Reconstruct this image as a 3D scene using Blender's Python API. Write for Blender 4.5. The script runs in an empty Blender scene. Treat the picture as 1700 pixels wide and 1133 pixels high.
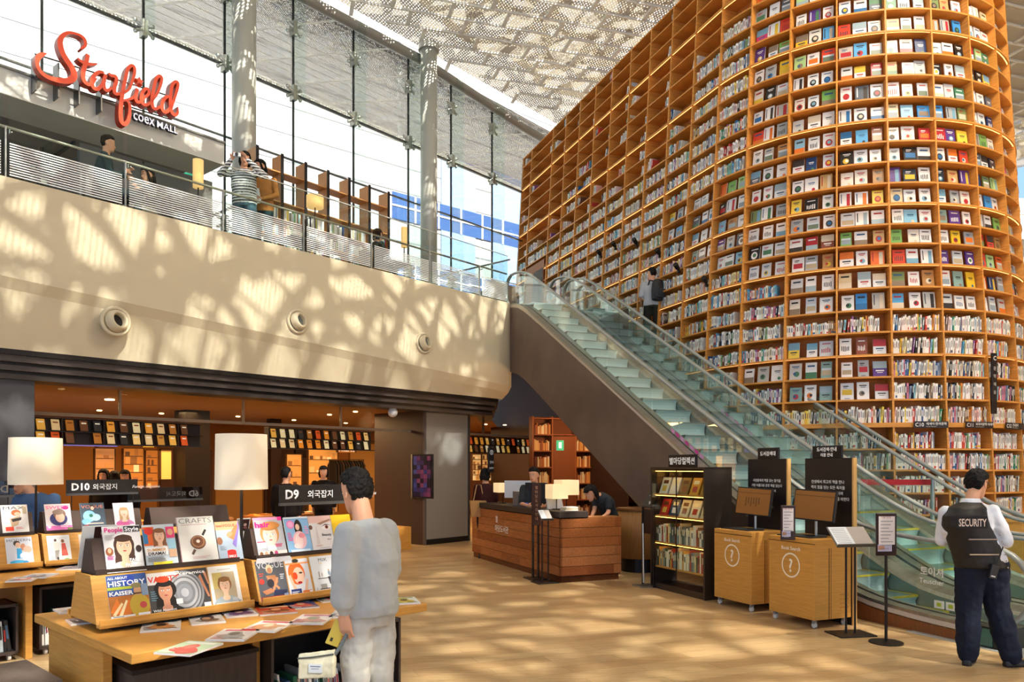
import bpy, math, random
import numpy as np
from mathutils import Vector, Matrix
PI = math.pi
R = math.radians
sc = bpy.context.scene
COL = sc.collection
# ------------------------------------------------------------ camera, world, sun, exposure
F, CX, HY, CH = 1270.0, 850.0, 776.0, 1.70          # focal length in px, principal column, horizon row, eye height
cam = bpy.data.objects.new('camera', bpy.data.cameras.new('camera')); COL.objects.link(cam)
cam.location = (0, 0, CH); cam.rotation_euler = (R(90), 0, 0)
cam.data.sensor_width = 36; cam.data.lens = F / 1700 * 36
cam.data.shift_y = (HY - 566.5) / 1700
cam.data.clip_end = 500
sc.camera = cam
sc.view_settings.view_transform = 'Standard'; sc.view_settings.look = 'None'
sc.view_settings.gamma = 1; sc.view_settings.use_curve_mapping = False
sc.view_settings.exposure = 0.2
try: sc.cycles.transparent_max_bounces = 24
except Exception: pass
world = bpy.data.worlds.new('world'); sc.world = world; world.use_nodes = True
def build_world():
    nt = world.node_tree; N = nt.nodes; L = nt.links; N.clear()
    out = N.new('ShaderNodeOutputWorld'); bg = N.new('ShaderNodeBackground'); tc = N.new('ShaderNodeTexCoord')
    nz = N.new('ShaderNodeTexNoise'); nz.inputs['Scale'].default_value = 3.2; nz.inputs['Detail'].default_value = 6
    cr = N.new('ShaderNodeValToRGB')
    cr.color_ramp.elements[0].position = .48; cr.color_ramp.elements[0].color = (.36, .60, 1, 1)
    cr.color_ramp.elements[1].position = .68; cr.color_ramp.elements[1].color = (1, 1, 1, 1)
    L.new(tc.outputs['Generated'], nz.inputs['Vector']); L.new(nz.outputs['Fac'], cr.inputs['Fac'])
    L.new(cr.outputs['Color'], bg.inputs['Color']); bg.inputs['Strength'].default_value = 1.15
    L.new(bg.outputs[0], out.inputs[0])
build_world()
sun = bpy.data.objects.new('sun', bpy.data.lights.new('sun', 'SUN')); COL.objects.link(sun)
SUND = Vector((.70, -.71, 1.0)).normalized()        # towards the sun: behind the camera, to the right
sun.rotation_euler = SUND.to_track_quat('Z', 'Y').to_euler()
sun.data.energy = 27; sun.data.angle = R(.65); sun.data.color = (1, .945, .85)
def area(name, loc, rot, sx, sy, power, color):
    l = bpy.data.lights.new(name, 'AREA'); l.shape = 'RECTANGLE'; l.size = sx; l.size_y = sy; l.energy = power; l.color = color
    o = bpy.data.objects.new(name, l); COL.objects.link(o); o.location = loc; o.rotation_euler = rot
    return o
# fill lamps added out of view to brighten the shaded book tower
for _x, _y in ((7.6, 5.2), (9.6, 8.0), (7.4, 8.5)):
    _l = area('tower_fill_lamp', (_x, _y, 13.3), (0, 0, 0), 1.2, 1.2, 520, (1, .86, .68))
    _l.rotation_euler = (Vector((5.6, 13.0, 4.5)) - _l.location).to_track_quat('-Z', 'Y').to_euler()
# ------------------------------------------------------------ helpers
def lin(c):
    if isinstance(c, str):
        c = c.lstrip('#'); c = ''.join(x * 2 for x in c) if len(c) == 3 else c; c = [int(c[i:i + 2], 16) / 255 for i in (0, 2, 4)]
        return tuple((x / 12.92 if x <= .04045 else ((x + .055) / 1.055) ** 2.4) for x in c)
    return tuple(c)
def tag(o, label=None, cat=None, group=None, kind=None):
    if label: o['label'] = label
    if cat: o['category'] = cat
    if group: o['group'] = group
    if kind: o['kind'] = kind
    return o
def empty(name, loc=(0, 0, 0), rz=0, label=None, cat=None, group=None, kind=None):
    o = bpy.data.objects.new(name, None); COL.objects.link(o); o.location = loc; o.rotation_euler = (0, 0, rz)
    o.empty_display_size = .1
    return tag(o, label, cat, group, kind)
class MB:
    """collects coloured geometry, builds ONE mesh object"""
    def __init__(s): s.v = []; s.f = []; s.c = []; s.M = Matrix.Identity(4)
    def at(s, loc=(0, 0, 0), rz=0, rx=0, ry=0):
        s.M = Matrix.Translation(loc) @ Matrix.Rotation(rz, 4, 'Z') @ Matrix.Rotation(ry, 4, 'Y') @ Matrix.Rotation(rx, 4, 'X'); return s
    def add(s, vs, fs, col='#ffffff'):
        b = len(s.v); M = s.M
        s.v += [tuple(M @ Vector(p)) for p in vs]
        s.f += [tuple(i + b for i in f) for f in fs]
        c = lin(col); s.c += [c] * len(fs); return s
    def box(s, x0, x1, y0, y1, z0, z1, col='#ffffff'):
        vs = [(x, y, z) for z in (z0, z1) for y in (y0, y1) for x in (x0, x1)]
        return s.add(vs, [(0, 2, 3, 1), (4, 5, 7, 6), (0, 1, 5, 4), (1, 3, 7, 5), (3, 2, 6, 7), (2, 0, 4, 6)], col)
    def bbox(s, x0, x1, y0, y1, z0, z1, col='#ffffff', b=.004):
        """box with chamfered vertical+horizontal edges"""
        b = min(b, (x1 - x0) * .3, (y1 - y0) * .3, (z1 - z0) * .3)
        vs = []; 
        for z, i in ((z0, b), (z0 + b, 0), (z1 - b, 0), (z1, b)):
            vs += [(x0 + b + (i if i else 0) * 0 , y0 + i, z), (x1 - b, y0 + i, z), (x1 - i, y0 + b, z), (x1 - i, y1 - b, z), (x1 - b, y1 - i, z), (x0 + b, y1 - i, z), (x0 + i, y1 - b, z), (x0 + i, y0 + b, z)]
        fs = [tuple(range(7, -1, -1)), tuple(range(24, 32))]
        for k in range(3):
            for j in range(8): fs.append((k * 8 + j, k * 8 + (j + 1) % 8, (k + 1) * 8 + (j + 1) % 8, (k + 1) * 8 + j))
        return s.add(vs, fs, col)
    def prism(s, poly, a0, a1, axis='y', col='#ffffff'):
        """poly of 2D points extruded between a0 and a1; axis y: (x,z); x: (y,z); z: (x,y)"""
        n = len(poly)
        def P(p, a): return {'y': (p[0], a, p[1]), 'x': (a, p[0], p[1]), 'z': (p[0], p[1], a)}[axis]
        vs = [P(p, a0) for p in poly] + [P(p, a1) for p in poly]
        fs = [tuple(range(n)), tuple(range(2 * n - 1, n - 1, -1))] + [(i, i + n, (i + 1) % n + n, (i + 1) % n) for i in range(n)]
        return s.add(vs, fs, col)
    def strip(s, A, B, col='#ffffff', close=False):
        n = len(A); vs = list(A) + list(B)
        m = n if close else n - 1
        return s.add(vs, [(i, (i + 1) % n, (i + 1) % n + n, i + n) for i in range(m)], col)
    def loft(s, rings, col='#ffffff', cap=True, closed=True):
        n = len(rings[0]); vs = [p for r in rings for p in r]; fs = []
        for k in range(len(rings) - 1):
            for i in range(n if closed else n - 1):
                j = (i + 1) % n; fs.append((k * n + i, k * n + j, (k + 1) * n + j, (k + 1) * n + i))
        if cap and closed: fs += [tuple(range(n - 1, -1, -1)), tuple(range((len(rings) - 1) * n, len(rings) * n))]
        return s.add(vs, fs, col)
    def tube(s, pts, r, n=8, col='#ffffff', ry=None):
        """round tube along a polyline; r number or list"""
        pts = [Vector(p) for p in pts]; m = len(pts); rs = r if isinstance(r, (list, tuple)) else [r] * m
        up = None; rings = []
        for k, p in enumerate(pts):
            t = (pts[min(k + 1, m - 1)] - pts[max(k - 1, 0)]).normalized()
            if up is None: up = t.orthogonal().normalized() if abs(t.z) > .99 else Vector((0, 0, 1))
            a = t.cross(up)
            if a.length < 1e-4: a = t.orthogonal()
            a.normalize(); b = a.cross(t).normalized(); up = b
            rr = rs[k]; rings.append([tuple(p + a * (math.cos(2 * PI * i / n) * rr) + b * (math.sin(2 * PI * i / n) * (ry or 1) * rr)) for i in range(n)])
        return s.loft(rings, col)
    def cyl(s, x, y, z0, z1, r, n=20, col='#ffffff', r1=None):
        r1 = r if r1 is None else r1
        return s.loft([[(x + math.cos(2 * PI * i / n) * q, y + math.sin(2 * PI * i / n) * q, z) for i in range(n)] for z, q in ((z0, r), (z1, r1))], col)
    def lathe(s, prof, n=24, col='#ffffff'):
        return s.loft([[(math.cos(2 * PI * i / n) * r, math.sin(2 * PI * i / n) * r, z) for i in range(n)] for r, z in prof], col)
    def ball(s, c, r, n=12, col='#ffffff'):
        rx, ry_, rz = r if isinstance(r, (tuple, list)) else (r, r, r); m = max(4, n // 2)
        return s.loft([[(c[0] + rx * math.sin(a) * math.cos(2 * PI * i / n), c[1] + ry_ * math.sin(a) * math.sin(2 * PI * i / n), c[2] - rz * math.cos(a)) for i in range(n)]
                       for a in [max(.02, min(PI - .02, PI * k / m)) for k in range(m + 1)]], col)
    def text(s, string, size, x, z, y=-.001, col='#ffffff', ext=0.0, align='LEFT', bold=0.0, flip=False, shear=0, width=None):
        """lettering in the local x-z plane, facing -y"""
        vs, fs = text_mesh(string, size, ext, bold, shear)
        if not vs: return s
        x0 = min(v[0] for v in vs); x1 = max(v[0] for v in vs); k = 1 if width is None else width / max(1e-6, x1 - x0)
        o = x - x0 * k if align == 'LEFT' else (x - (x0 + x1) / 2 * k if align == 'CENTER' else x - x1 * k)
        return s.add([((2 * x - (o + v[0] * k)) if flip else (o + v[0] * k), y - v[2], z + v[1]) for v in vs], fs, col)
    def build(s, name, mat, parent=None, smooth=False, **t):
        me = bpy.data.meshes.new(name); me.from_pydata(s.v, [], s.f); me.update()
        cs = np.ones((len(me.loops), 4), dtype=np.float32)
        tot = np.empty(len(me.polygons), dtype=np.int32); me.polygons.foreach_get('loop_total', tot)
        cs[:, :3] = np.repeat(np.array(s.c, dtype=np.float32).reshape(-1, 3), tot, axis=0)
        at = me.color_attributes.new('Col', 'FLOAT_COLOR', 'CORNER'); at.data.foreach_set('color', cs.ravel())
        if smooth: me.polygons.foreach_set('use_smooth', [True] * len(me.polygons))
        if mat: me.materials.append(mat)
        o = bpy.data.objects.new(name, me); COL.objects.link(o)
        if parent: o.parent = parent
        return tag(o, **t)
_tc = {}
def text_mesh(string, size, ext, bold, shear):
    k = (string, round(size, 4), round(ext, 4), bold, shear)
    if k in _tc: return _tc[k]
    cu = bpy.data.curves.new('lettering', 'FONT'); cu.body = string; cu.size = size; cu.extrude = ext; cu.offset = bold * size; cu.shear = shear
    cu.resolution_u = 2
    ob = bpy.data.objects.new('lettering', cu); COL.objects.link(ob)
    dg = bpy.context.evaluated_depsgraph_get(); dg.update(); me = bpy.data.meshes.new_from_object(ob.evaluated_get(dg))
    vs = [tuple(v.co) for v in me.vertices]; fs = [tuple(p.vertices) for p in me.polygons]
    bpy.data.meshes.remove(me); bpy.data.objects.remove(ob); bpy.data.curves.remove(cu)
    _tc[k] = (vs, fs); return _tc[k]
def copy_tree(o, parent=None):
    c = o.copy(); COL.objects.link(c); c.parent = parent
    for ch in list(o.children): copy_tree(ch, c)
    return c
# ------------------------------------------------------------ materials
MATS = {}
def mat(name, col='#808080', rough=.5, metal=0., attr=False, emit=0., spec=.5, noise=0., nscale=8., stretch=(1, 1, 1), bump=0., coord='Object', coat=0.):
    if name in MATS: return MATS[name]
    m = bpy.data.materials.new(name); m.use_nodes = True; nt = m.node_tree; N = nt.nodes; L = nt.links
    b = N['Principled BSDF']; b.inputs['Roughness'].default_value = rough; b.inputs['Metallic'].default_value = metal
    b.inputs['Specular IOR Level'].default_value = spec; b.inputs['Coat Weight'].default_value = coat
    c = lin(col); src = None
    if attr:
        a = N.new('ShaderNodeAttribute'); a.attribute_name = 'Col'; src = a.outputs['Color']
    if noise or bump:
        tc = N.new('ShaderNodeTexCoord'); mp = N.new('ShaderNodeMapping'); mp.inputs['Scale'].default_value = stretch
        nz = N.new('ShaderNodeTexNoise'); nz.inputs['Scale'].default_value = nscale; nz.inputs['Detail'].default_value = 5
        L.new(tc.outputs[coord], mp.inputs['Vector']); L.new(mp.outputs[0], nz.inputs['Vector'])
        if noise:
            mx = N.new('ShaderNodeMix'); mx.data_type = 'RGBA'; mx.blend_type = 'MULTIPLY'; mx.inputs[0].default_value = 1
            rp = N.new('ShaderNodeMapRange'); rp.inputs['To Min'].default_value = 1 - noise; rp.inputs['To Max'].default_value = 1 + noise * .5
            rp.inputs['From Min'].default_value = .3; rp.inputs['From Max'].default_value = .7
            L.new(nz.outputs['Fac'], rp.inputs['Value'])
            if src: L.new(src, mx.inputs[6])
            else: mx.inputs[6].default_value = (*c, 1)
            L.new(rp.outputs[0], mx.inputs[7]); src = mx.outputs[2]
        if bump:
            bp = N.new('ShaderNodeBump'); bp.inputs['Strength'].default_value = bump; bp.inputs['Distance'].default_value = .01
            L.new(nz.outputs['Fac'], bp.inputs['Height']); L.new(bp.outputs[0], b.inputs['Normal'])
    if src: L.new(src, b.inputs['Base Color'])
    else: b.inputs['Base Color'].default_value = (*c, 1)
    if emit:
        b.inputs['Emission Strength'].default_value = emit
        if src: L.new(src, b.inputs['Emission Color'])
        else: b.inputs['Emission Color'].default_value = (*c, 1)
    MATS[name] = m; return m
def glassmat(name, tint=(.93, .98, .96), refl=1.0, rough=0.0, base=.04):
    if name in MATS: return MATS[name]
    m = bpy.data.materials.new(name); m.use_nodes = True; nt = m.node_tree; N = nt.nodes; L = nt.links; N.clear()
    out = N.new('ShaderNodeOutputMaterial'); mix = N.new('ShaderNodeMixShader'); tr = N.new('ShaderNodeBsdfTransparent'); gl = N.new('ShaderNodeBsdfGlossy')
    lw = N.new('ShaderNodeLayerWeight'); lw.inputs['Blend'].default_value = .35
    mr = N.new('ShaderNodeMapRange'); mr.inputs['To Min'].default_value = base; mr.inputs['To Max'].default_value = .7 * refl
    tr.inputs['Color'].default_value = (*tint, 1); gl.inputs['Roughness'].default_value = rough
    L.new(lw.outputs['Fresnel'], mr.inputs['Value']); L.new(mr.outputs[0], mix.inputs[0]); L.new(tr.outputs[0], mix.inputs[1]); L.new(gl.outputs[0], mix.inputs[2])
    L.new(mix.outputs[0], out.inputs['Surface']); MATS[name] = m; return m
VC = mat('painted', attr=True, rough=.6, spec=.3)
VCG = mat('printed_gloss', attr=True, rough=.3, spec=.4)
VCM = mat('coloured_metal', attr=True, rough=.35, metal=.8)
LIT = mat('backlit_print', attr=True, rough=.5, emit=1.0)
STEEL = mat('brushed_steel', '#b9bcb8', .32, .9, noise=.12, nscale=6, stretch=(1, 1, 12))
DKM = mat('dark_metal', '#2a2320', .45, .5)
BLACK = mat('black_paint', '#15100f', .4)
WSH = mat('shelf_oak', '#d99442', .5, noise=.22, nscale=3, stretch=(1, 1, 14), spec=.35)
WLT = mat('pale_oak', '#cf9645', .5, noise=.16, nscale=4, stretch=(1, 1, 16), spec=.35)
WDK = mat('desk_timber', attr=True, rough=.5, noise=.3, nscale=5, stretch=(8, 1, 8), spec=.3)
WALN = mat('dark_walnut', '#40342f', .5, noise=.25, nscale=4, stretch=(10, 10, 1))
PLAST = mat('cream_plaster', '#cfc3a4', .7, noise=.04, nscale=1.5)
TAUPE = mat('taupe_render', '#6e5c50', .6, noise=.22, nscale=1.2)
GLASS = glassmat('clear_glass', refl=.12, base=.01)
GLASSG = glassmat('green_edged_glass', (.92, .972, .955), refl=.22, base=.012)
GLAZE = glassmat('glass_wall', (.95, .975, .975), refl=.35, base=.01)
SHADE = mat('lamp_shade', '#eadabd', .8, emit=.22)
SKIN = mat('skin', '#d8a07e', .55, spec=.35); HAIR = mat('hair', '#141110', .5, bump=.4, nscale=120)
# ------------------------------------------------------------ frames: f = facade and left-hand tables, e = escalators
AF = R(49.6); AE = R(23.6)
FO = Vector((-.07, 17.5, 0)); EO = Vector((4.26, 7.71, 0))
def fw(u, q, z=0): return Vector((FO.x + u * math.cos(AF) - q * math.sin(AF), FO.y + u * math.sin(AF) + q * math.cos(AF), z))
def ew(r, s, z=0): return Vector((EO.x + r * math.cos(AE) - s * math.sin(AE), EO.y + r * math.sin(AE) + s * math.cos(AE), z))
def at(px, py, Y): return Vector(((px - CX) / F * Y, Y, CH + (HY - py) / F * Y))
def ground(px, py, z=0): return at(px, py, (CH - z) * F / (py - HY))
def fpx(px, py, q):
    """photo pixel -> (u, z) on the plane q behind the facade"""
    k = (px - CX) / F; c, s_ = math.cos(AF), math.sin(AF)
    # X = FO.x + u c - q s ; Y = FO.y + u s + q c ; X = k Y
    u = (k * (FO.y + q * c) - FO.x + q * s_) / (c - k * s_)
    Y = FO.y + u * s_ + q * c
    return u, CH + (HY - py) / F * Y
def FE(name, **t): return empty(name, FO, AF, **t)
def EE(name, **t): return empty(name, EO, AE, **t)
rnd = random.Random(7)
# ------------------------------------------------------------ floor
def floor_material():
    m = bpy.data.materials.new('plank_tiles'); m.use_nodes = True; nt = m.node_tree; N = nt.nodes; L = nt.links; b = N['Principled BSDF']
    tc = N.new('ShaderNodeTexCoord'); mp = N.new('ShaderNodeMapping'); mp.inputs['Rotation'].default_value = (0, 0, R(-23.6))
    br = N.new('ShaderNodeTexBrick'); br.inputs['Scale'].default_value = 1; br.inputs['Brick Width'].default_value = 1.2; br.inputs['Row Height'].default_value = .2
    br.inputs['Mortar Size'].default_value = .0025; br.inputs['Color1'].default_value = (*lin('#b8976a'), 1); br.inputs['Color2'].default_value = (*lin('#ccaf80'), 1)
    br.inputs['Mortar'].default_value = (*lin('#8f744e'), 1); br.inputs['Bias'].default_value = -.1
    nz = N.new('ShaderNodeTexNoise'); mp2 = N.new('ShaderNodeMapping'); mp2.inputs['Rotation'].default_value = (0, 0, R(-23.6)); mp2.inputs['Scale'].default_value = (1.2, 22, 1)
    nz.inputs['Scale'].default_value = 1.5; nz.inputs['Detail'].default_value = 6
    mx = N.new('ShaderNodeMix'); mx.data_type = 'RGBA'; mx.blend_type = 'MULTIPLY'; mx.inputs[0].default_value = 1
    rp = N.new('ShaderNodeMapRange'); rp.inputs['From Min'].default_value = .3; rp.inputs['From Max'].default_value = .7; rp.inputs['To Min'].default_value = .78; rp.inputs['To Max'].default_value = 1.1
    L.new(tc.outputs['Object'], mp.inputs[0]); L.new(mp.outputs[0], br.inputs[0]); L.new(tc.outputs['Object'], mp2.inputs[0]); L.new(mp2.outputs[0], nz.inputs['Vector'])
    L.new(nz.outputs['Fac'], rp.inputs[0]); L.new(br.outputs['Color'], mx.inputs[6]); L.new(rp.outputs[0], mx.inputs[7]); L.new(mx.outputs[2], b.inputs['Base Color'])
    b.inputs['Roughness'].default_value = .34; b.inputs['Specular IOR Level'].default_value = .45
    return m
MB().box(-30, 30, -8, 45, -.3, 0, '#bb9966').build('floor', floor_material(), kind='structure')
# ------------------------------------------------------------ facade of the mall: cream balcony front
def zc(u): return 3.56 - .061 * u
us = [-16 + .5 * i for i in range(33)]                    # u from -16 to 0
b = MB()
top = [fw(u, 0, 5.46) for u in us] + [fw(.12, .03, 5.46)]; cre = [fw(u, 0, zc(u)) for u in us] + [fw(.12, .03, 3.55)]
rnd1 = [fw(u, .08, zc(u) - .14) for u in us] + [fw(.1, .1, 3.42)]; bot = [fw(u, .24, 3.27) for u in us] + [fw(.05, .24, 3.27)]
b.strip(top, cre); b.strip(cre, rnd1); b.strip(rnd1, bot)
b.strip([fw(u, .25, 5.46) for u in us] + [fw(.3, .25, 5.46)], top)
# the return running on behind the escalator
c2 = [(.12, .03), (1.6, 1.6)]
b.strip([fw(*p, 5.46) for p in c2], [fw(*p, 3.55) for p in c2]); b.strip([fw(*p, 3.55) for p in c2], [fw(c2[0][0] - .02, .1, 3.42), fw(1.5, 1.7, 3.42)])
b.strip([fw(.1, .1, 3.42), fw(1.5, 1.7, 3.42)], [fw(.05, .24, 3.27), fw(1.45, 1.85, 3.27)])
b.build('wall_facade', PLAST, kind='structure', smooth=False)
b = MB()                                                   # dark layered fascia
for k, (q0, z0, z1, c) in enumerate(((.24, 3.20, 3.27, '#1c1512'), (.29, 3.11, 3.20, '#4a413c'), (.37, 3.07, 3.11, '#15100e'), (.35, 3.00, 3.07, '#463d39'), (.43, 2.96, 3.0, '#120d0b'), (.41, 2.89, 2.96, '#3c3430'))):
    vs = [fw(-16, q0, z0), fw(.0 - .1, q0, z0), fw(1.6, q0 + 1.55, z0)], [fw(-16, q0, z1), fw(-.1, q0, z1), fw(1.6, q0 + 1.55, z1)]
    b.strip(vs[0], vs[1], c)
    b.strip([fw(-16, q0, z0), fw(-.1, q0, z0), fw(1.6, q0 + 1.55, z0)], [fw(-16, q0 + .5, z0), fw(-.1, q0 + .5, z0), fw(1.6, q0 + 2, z0)], c)
b.build('trim_fascia', mat('fascia', attr=True, rough=.35, metal=.3), kind='structure')
# upper floor slab and shop ceiling
b = MB(); b.add([fw(-16, .26, 5.3), fw(0.2, .26, 5.3), fw(1.8, 2.2, 5.3), fw(8, 8, 5.3), fw(8, 16, 5.3), fw(-16, 16, 5.3)], [(0, 1, 2, 3, 4, 5)], '#7d746c')
b.add([fw(-16, .26, 5.05), fw(0.2, .26, 5.05), fw(1.8, 2.2, 5.05), fw(8, 8, 5.05), fw(8, 16, 5.05), fw(-16, 16, 5.05)], [(5, 4, 3, 2, 1, 0)], '#7d746c')
b.build('floor_upper', VC, kind='structure')
b = MB(); b.add([fw(-16, 1.1, 2.93), fw(.3, 1.1, 2.93), fw(1.9, 2.2, 2.93), fw(9, 8, 2.93), fw(9, 16, 2.93), fw(-16, 16, 2.93)], [(0, 1, 2, 3, 4, 5)], '#9a6c40')
b.build('ceiling_shop', VC, kind='structure')
# round air jets in the facade
for i, (px, py, lab) in enumerate(((192, 534, 'largest round air nozzle with a dark open barrel on the cream facade'), (494, 534, 'middle round cream air nozzle with a grey grille on the facade'), (704, 570, 'smallest round cream air nozzle with a grey grille, nearest the escalator'))):
    u, z = fpx(px, py, -.01)
    t = FE('air_nozzle', label=lab, cat='air vent', group='round air nozzles')
    t.location = fw(u, .0, z)
    def ring(prof, n=28): 
        m = MB(); m.loft([[(math.cos(2 * PI * i / n) * r, -y, math.sin(2 * PI * i / n) * r) for i in range(n)] for r, y in prof], cap=False); return m
    ring([(.215, 0), (.215, .03), (.19, .045), (.165, .03), (.165, .0)]).build('flange', PLAST, t, smooth=True)
    n = 28; m = MB(); tz = -.35 if i else .25; tx = .25
    m.M = Matrix.Rotation(tx, 4, 'Z') @ Matrix.Rotation(-.2, 4, 'X')
    m.loft([[(math.cos(2 * PI * j / n) * r, -y, math.sin(2 * PI * j / n) * r) for j in range(n)] for r, y in ((.16, 0), (.155, .06), (.13, .11), (.105, .115), (.095, .09), (.09, .02))], cap=False)
    m.build('barrel', PLAST, t, smooth=True)
    m = MB(); m.M = Matrix.Rotation(tx, 4, 'Z') @ Matrix.Rotation(-.2, 4, 'X')
    m.loft([[(math.cos(2 * PI * j / n) * r, -y, math.sin(2 * PI * j / n) * r) for j in range(n)] for r, y in ((.001, .03), (.095, .03))], col='#15110f' if i == 0 else '#6f7672', cap=False)
    if i:
        for k in range(-4, 5): m.box(k * .02 - .004, k * .02 + .004, -.05, -.04, -.085, .085, '#8b918c')
    m.build('grille' if i else 'bore', VC, t)
# ------------------------------------------------------------ glass balustrade of the upper floor
t = FE('glass_balustrade', label='long frosted-striped glass balustrade with steel handrail along the upper floor edge', cat='railing')
panes = [(-14.5 + 1.52 * i, -13.02 + 1.52 * i) for i in range(10)]
frost = mat('frosted_stripe', '#eef2f0', .7)
for k, (a, c) in enumerate(panes):
    c = min(c, .1)
    g = MB().box(a, c - .02, .10, .112, 5.36, 6.56).build('glass_panel', GLASSG, t)
    m = MB()
    for j in range(13): m.box(a + .02, c - .04, .094, .098, 5.52 + j * .034, 5.52 + j * .034 + .017, '#eef2f0')
    m.build('frosted_stripes', frost, g)
    MB().box(a - .016, a - .006, .13, .17, 5.40, 6.17, '#c4c3ba').build('post', VC, t)
MB().box(-14.5, .1, .096, .116, 6.56, 6.572, '#c8ccc4').build('glass_edge', VC, t)
m = MB().tube([(-14.5, .2, 6.18), (.15, .2, 6.18)], .019, 10)
m.build('handrail', mat('warm_steel', '#b5ad9c', .4, .3), t, smooth=True)
m = MB()
for a, c in panes: m.tube([(a + .05, .11, 6.1), (a + .05, .2, 6.1), (a + .05, .2, 6.17)], .009, 6)
m.build('rail_brackets', STEEL, t)
# balustrade beyond, along the escalator opening
t = FE('glass_balustrade', label='short glass guard rail by the escalator head on the upper floor', cat='railing')
for k in range(3):
    g = MB().box(.1 + k * .0, .112, .15 + k * .9, 1.0 + k * .9, 5.36, 6.5).build('glass_panel', GLASSG, t)
MB().tube([(.15, .1, 6.5), (.15, 2.9, 6.5)], .02, 8).build('handrail', STEEL, t)
# ------------------------------------------------------------ glass wall, columns, mullions
QG = 4.0
def gz(px, py): return fpx(px, py, QG)
glu = [gz(x, 300)[0] for x in (72, 241, 376, 490, 590, 681, 752, 820)]
glu = [glu[0] - 4.2, glu[0] - 2.1] + glu
zt = 12.75; ztr = gz(400, 115)[1]
end_u = gz(872, 300)[0] + 3
u0 = -18
for k in range(len(glu)):
    a = glu[k]; c = glu[k + 1] if k + 1 < len(glu) else end_u
    MB().box(a + .02, c - .02, QG + .1, QG + .115, 5.3, ztr - .02).build('window_%d' % (k + 1), GLAZE, kind='structure')
    MB().box(a + .02, c - .02, QG + .1, QG + .115, ztr + .02, zt).build('window_%d' % (k + 21), GLAZE, kind='structure')
m = MB()
m.box(u0, end_u, QG + .07, QG + .13, ztr - .02, ztr + .02, '#4a4d4a')
m.box(u0, end_u, QG + .07, QG + .13, gz(700, 340)[1] - .0, gz(700, 340)[1] + .03, '#6a6d6a')
o = m.build('trim_transom', VCM, kind='structure'); o.location = FO; o.rotation_euler = (0, 0, AF)
for o in bpy.data.objects:
    if o.name.startswith('window_'): o.location = FO; o.rotation_euler = (0, 0, AF)
# glass fins with their spider fittings
for k, u in enumerate(glu):
    if u < -15: continue
    t = FE('glass_fin', label='glass mullion fin with steel spider clamps, %s in the glass wall' % ['behind the sign start', 'first', 'second', 'third', 'fourth', 'fifth', 'sixth', 'seventh', 'eighth', 'ninth'][k], cat='mullion', group='glass mullion fins')
    MB().box(u - .006, u + .006, QG - .42, QG + .07, 5.3, zt).build('fin_glass', GLASSG, t)
    MB().box(u - .02, u + .02, QG + .06, QG + .1, 5.3, zt, '#3a3d3b').build('mullion_bar', VCM, t)
    for z in (ztr, ztr - 3.45, ztr + 1.5):
        if z > zt - .3 or z < 5.5: continue
        m = MB(); m.box(u - .05, u + .05, QG - .02, QG + .16, z - .17, z + .17, '#a9aca2')
        for sx in (-1, 1):
            for sz in (-1, 1): m.tube([(u, QG + .02, z), (u + sx * .17, QG + .05, z + sz * .11)], .03, 6, '#a9aca2'); m.ball((u + sx * .17, QG + .05, z + sz * .11), .045, 8, '#b9bcb2')
        m.build('spider_clamp', VCM, t)
tube_pts = [(gz(330, 0)[0] - 4, zt + .0), gz(515, 0), gz(685, 91), gz(712, 112), gz(868, 215), (end_u, gz(868, 215)[1] - .1)]
TW = [(-18, 12.6), (gz(515, 0)[0], 12.75), (gz(697, 98)[0], 12.8), (gz(868, 215)[0], 12.45), (end_u, 12.3)]
m = MB().tube([fw(u, QG, z) for u, z in TW], .13, 16, '#8c8b80'); m.build('trim_1', mat('grey_tube', '#93918a', .5, .3), kind='structure', smooth=True)
for i, (px, lab) in enumerate(((391, 'left round pale green steel column in front of the glass wall'), (697, 'right round pale steel column reaching up to the roof tube'))):
    u = gz(px, 300)[0]; t = FE('steel_column', label=lab, cat='column', group='round columns'); t.location = fw(u, QG - .35, 0)
    MB().cyl(0, 0, 5.3, 12.9, .225 if i else .25, 32).build('shaft', mat('column_paint', '#b3b4a8', .4, .1), t, smooth=True)
    MB().cyl(0, 0, 12.9, 13.05, .28, 32).build('cap', mat('column_paint'), t)
    MB().cyl(0, 0, 5.3, 5.4, .3, 32).build('base_collar', mat('column_paint'), t)
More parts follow.
